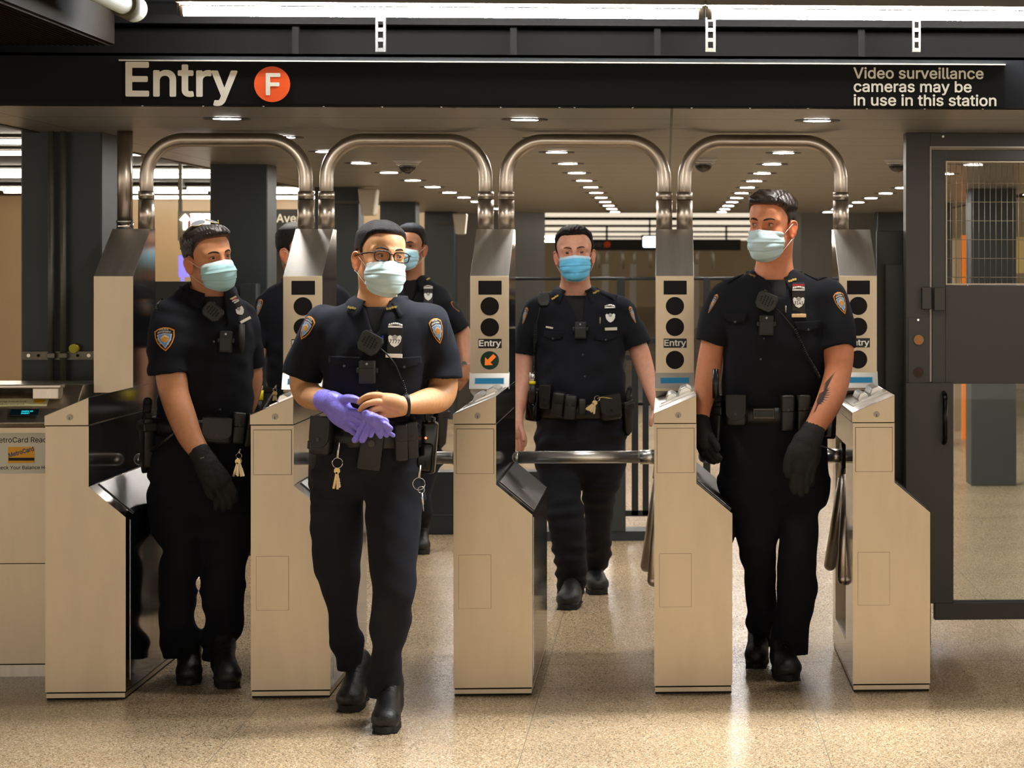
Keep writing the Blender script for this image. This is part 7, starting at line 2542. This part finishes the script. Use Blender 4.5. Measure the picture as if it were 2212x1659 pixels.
# ------------------------------------------------------------------ right officer with the tattoo
def officer_right():
    Y = 8.98
    root = person(1680, 1470, 8.95, 'rightmost officer with tattooed forearm and two black gloves')
    sh = [(578, 1632, 1712, Y, .06), (592, 1612, 1736, Y, .078), (608, 1580, 1768, Y, .098), (630, 1560, 1792, Y, .118), (670, 1556, 1798, Y, .135), (730, 1562, 1795, Y, .145), (790, 1564, 1784, Y, .145), (840, 1560, 1770, Y, .138), (880, 1558, 1766, Y, .13), (908, 1557, 1766, Y, .128)]
    pel = [(885, 1557, 1766, Y, .128), (911, 1553, 1770, Y, .13), (954, 1554, 1784, Y, .135), (1010, 1553, 1787, Y, .135), (1063, 1562, 1786, Y, .125), (1090, 1572, 1780, Y, .11)]
    legl = [(1040, 1556, 1690, Y, .10), (1080, 1570, 1692, 8.97, .098), (1112, 1582, 1690, 8.97, .094), (1142, 1586, 1686, 8.97, .09), (1178, 1591, 1680, 8.98, .086), (1225, 1602, 1678, 9.02, .080), (1262, 1607, 1676, 9.06, .076), (1316, 1609, 1676, 9.11, .074), (1352, 1606, 1677, 9.20, .072), (1377, 1616, 1671, 9.24, .068), (1392, 1618, 1668, 9.26, .068)]
    legr = [(1040, 1680, 1787, Y, .10), (1080, 1682, 1783, 8.96, .098), (1112, 1684, 1768, 8.94, .092), (1142, 1682, 1768, 8.93, .088), (1225, 1679, 1766, 8.93, .082), (1262, 1678, 1766, 8.94, .080), (1316, 1676, 1760, 8.97, .078), (1352, 1673, 1750, 8.99, .074), (1381, 1672, 1746, 9.03, .072), (1412, 1676, 1745, 9.05, .072)]
    H = Head(1668, 484, 8.90, yaw=-27, pitch=3, roll=1, sc=1.07)
    armL = [(1552, 690, 8.97, 28), (1540, 738, 8.96, 25), (1532, 790, 8.95, 26.5), (1524, 840, 8.92, 24), (1518, 882, 8.88, 18), (1515, 908, 8.86, 15), (1515, 920, 8.85, 14)]
    armR = [(1800, 700, 8.93, 32), (1811, 756, 8.90, 33), (1810, 802, 8.88, 29), (1798, 850, 8.84, 29), (1779, 892, 8.79, 26), (1757, 928, 8.75, 22), (1748, 944, 8.74, 21)]
    sk = 'cf8660'
    body_mesh(root, H, (1672, 600, Y), sk, [dict(arm=armL), dict(arm=armR)], sh, pel, [legl, legr], jaw=1.06, neck_r=.064, beard=.3)
    shirt = make_shirt(root, sh, [[(1572, 650, 8.97, 42), (1555, 685, 8.97, 40), (1543, 718, 8.96, 36), (1538, 740, 8.96, 34)], [(1785, 645, 8.95, 43), (1802, 685, 8.93, 41), (1810, 725, 8.91, 38), (1812, 752, 8.90, 37)]], (1670, 590, Y - .01, 41), (1690, 640, 8.84), 16)
    under = make_undershirt(root, sh, 604, 660)
    trousers = make_trousers(root, pel, [legl, legr], 26, extra=[((1576, 1150, 8.97), (.022, .06, .05)), ((1772, 1050, 8.97), (.03, .06, .085))])
    S = Surf([shirt, under, trousers])
    make_collar(root, S, 1672, 600, Y, -8, rn=.074, tip=.07, h0=.040)
    boot(root, 1705, 1474, 4, L=.30, wd=1.12); boot(root, 1632, 1450, -6, pitch=5, L=.30, wd=.95, lift=.004)
    V, F, C = hair_mesh(H, dict(top=.019, side=.0045, tz0=.04, tz1=.035, quiff=.006, strand=.0013, dir=(.9, .4), part=.050, line=BUZZ_LINE, col='1a100a', fadecol='704a34', fade=.055, fade0=-.05))
    mesh_obj('hair', [(V, F, C)], HAIRG_M, root)
    eyes(H, root, gaze=(-40, 2), iris='5a5240'); eyebrows(H, root, '40281a', thick=.95, lift=-.001)
    face_mask(H, root, 'bcd6de', 'c8dade', seed=8, drop=-.006, loops=(1,))
    belt = make_belt(root, pel, 894, 34, off=.009)
    S2 = Surf([shirt, under, trousers, belt])
    patch(S, 1816, 652, -14, root, sc=1.0, squash=.62, M=S.at(1816, 652, -14, .25))
    patch(S, 1530, 640, 12, root, sc=.9, squash=.3, M=S.at(1541, 654, 20, -.3), detail=True)
    epaulette(root, S, [(1598, 598), (1582, 606), (1566, 618)]); epaulette(root, S, [(1738, 588), (1756, 596), (1778, 608)])
    mic, Mm = shoulder_mic(root, S, 1655, 652, 8.84, 46, 40, 24)
    cord(root, S, [(1676, 667), (1690, 680), (1700, 692), (1716, 712), (1728, 738), (1742, 768), (1758, 796), (1768, 816)], 8.84, turns=30, straight=.4)
    body_camera(root, S, 1655, 702, 8.84, 31, 44, rot=1, green=True)
    shield(root, S, 1725, 652, 8.85, k=.84, rot=0, num='3141', plate_col='e2bd90', ribbon=[(40, 44, 'b8a8a0'), (45, 51, 'b03030'), (52, 56, '30405a')])
    b = MB(); M = S.at(1697, 668, 0, .6); b.cyl(M @ Vector((0, -.004, -.014)), M @ Vector((0, -.004, .014)), .003, seg=10); b.build('pen', STEEL, root)
    collar_pin(root, S, 1626, 597, 8.88, 17, 20); collar_pin(root, S, 1711, 607, 8.88, 20, -22)
    pocket(root, S, 1590, 676, 52, 58, 8.85, 2); pocket(root, S, 1744, 694, 60, 54, 8.85, -3)
    buttons(root, S, [(1650, 732), (1643, 776)])
    # belt gear
    pouch(belt, S2, 1594, 886, 44, 68, 8.85, 0, dep=.045, kind='cuff', name='cuff_pouch')
    pouch(belt, S2, 1699, 893, 28, 76, 8.84, 0, dep=.042, name='magazine_pouch')
    pouch(belt, S2, 1731, 891, 28, 74, 8.85, 0, dep=.042, name='magazine_pouch')
    b = MB(); M = S2.at(1650, 893, 0, .7); b.box((-.042, -.008, -.022), (.042, .0, .022), M=M, bevel=.004); bk = b.build('buckle', mat('buckle_dark', (0.05, 0.04, 0.035), 0.2, 0.8), belt)
    b = MB(); b.box((-.036, -.0105, -.013), (.036, -.006, .013), M=M, bevel=.002); b.build('buckle_leather', LEATHER_M, bk)
    holster(belt, S2, 1552, 900, 8.92, 170, rot=2, face=.6, side=1)
    b = MB(); q = W(1546, 860, 8.80); b.cyl(q, W(1545, 797, 8.80), .0125, seg=18); b.build('baton', mat('baton_black', (18, 18, 18)), belt)
    radio(belt, S2, 1790, 905, 8.93, 34, 84, rot=2, face=.9, antenna=30)
    # tattoo on the forearm
    arm_obj = [o for o in root.children if o.name.startswith('body')][0]
    SA = Surf([arm_obj])
    ink = mat('tattoo_ink', (66, 52, 46), 0.6, alpha=0.72)
    M = SA.at(1782, 842, 0, .6)
    u = 8.8 / FPX
    pl = []
    rg = random.Random(2)
    def feather(x0, z0, x1, z1, w):
        dx, dz = x1 - x0, z1 - z0; L_ = math.hypot(dx, dz); nx, nz = -dz / L_, dx / L_
        return [(x0 * u, z0 * u), ((x0 + dx * .35 + nx * w) * u, (z0 + dz * .35 + nz * w) * u), (x1 * u, z1 * u), ((x0 + dx * .35 - nx * w) * u, (z0 + dz * .35 - nz * w) * u)]
    for i in range(8):
        pl.append(feather(-6 + i * .5, 8 - i * 5, 22 - i * 3.2, 44 - i * 7, 2.2))
    for i in range(9):
        pl.append(feather(-2 - i * 1.5, -6 - i * 4, 12 - i * 2.8, 6 - i * 5.5, 2.0))
    for i in range(7):
        pl.append(feather(-4 - i * 1.6, -14 - i * 5, -12 - i * 1.4, -22 - i * 6, 1.8))
    for k_, (ex, ez) in enumerate(((13, 0), (15, -6), (15, -12), (13, -19), (9, -26), (4, -31), (-2, -36))):
        pl.append(feather(-8 - k_, -8 - 3.4 * k_, ex, ez, 2.6))
    pl.append([(-12 * u, -8 * u), (-4 * u, -4 * u), (2 * u, -14 * u), (-2 * u, -30 * u), (-14 * u, -40 * u), (-16 * u, -24 * u)])
    drape_poly('tattoo', SA, M, pl, ink, root, .0006, step=.01)
    # gloves
    glove(root, dict(cuff=[[(1515, 908, 8.86, 18), (1516, 922, 8.85, 19)]],
                     palm=[[(1516, 920, 8.85, 17), (1520, 942, 8.84, 21), (1526, 960, 8.83, 18)], [(1510, 924, 8.85, 12), (1512, 948, 8.84, 13)]],
                     fingers=[[(1534, 944, 8.82, 10), (1544, 958, 8.80, 8.5), (1550, 970, 8.79, 7.5)],
                              [(1530, 960, 8.82, 10), (1540, 974, 8.81, 9), (1548, 986, 8.80, 8), (1554, 990, 8.80, 7)],
                              [(1524, 964, 8.83, 10), (1532, 980, 8.82, 9), (1541, 991, 8.81, 8), (1549, 995, 8.81, 7)],
                              [(1518, 966, 8.84, 9.5), (1525, 982, 8.83, 8.5), (1534, 993, 8.83, 7.5), (1542, 997, 8.83, 6.5)],
                              [(1512, 962, 8.85, 9), (1518, 977, 8.85, 8), (1526, 988, 8.85, 7)]]), GLOVE_M, 'glove', amp=.0008)
    glove(root, dict(cuff=[[(1756, 932, 8.75, 26), (1748, 946, 8.74, 27), (1742, 956, 8.735, 28)]],
                     palm=[[(1742, 956, 8.735, 26), (1732, 980, 8.72, 27), (1724, 1004, 8.715, 23)], [(1756, 958, 8.735, 20), (1752, 984, 8.725, 21), (1746, 1006, 8.72, 18)], [(1728, 950, 8.735, 14), (1714, 975, 8.72, 14)]],
                     fingers=[[(1714, 968, 8.715, 12), (1704, 990, 8.70, 10), (1700, 1010, 8.70, 9), (1702, 1026, 8.71, 7.5)],
                              [(1722, 1004, 8.715, 12), (1716, 1026, 8.71, 10.5), (1714, 1044, 8.715, 9.5), (1716, 1060, 8.725, 8)],
                              [(1733, 1008, 8.715, 12), (1729, 1030, 8.71, 10.5), (1728, 1048, 8.715, 9.5), (1730, 1064, 8.725, 8)],
                              [(1745, 1008, 8.72, 11.5), (1742, 1028, 8.715, 10), (1741, 1044, 8.72, 9), (1742, 1058, 8.73, 7.5)],
                              [(1755, 1004, 8.725, 10.5), (1753, 1020, 8.72, 9), (1752, 1034, 8.725, 8), (1752, 1044, 8.735, 7)]]), GLOVE_M, 'glove', amp=.0008)
    b = MB(); b.tube([W(1768, 962, 8.72), W(1788, 968, 8.70), W(1805, 976, 8.69)], .007, seg=8, flat=.003); b.build('glove_strap', GLOVE_M, root)
    return root


for fn in (officer_glasses, officer_left, officer_grey, officer_young, officer_middle, officer_right):
    fn()
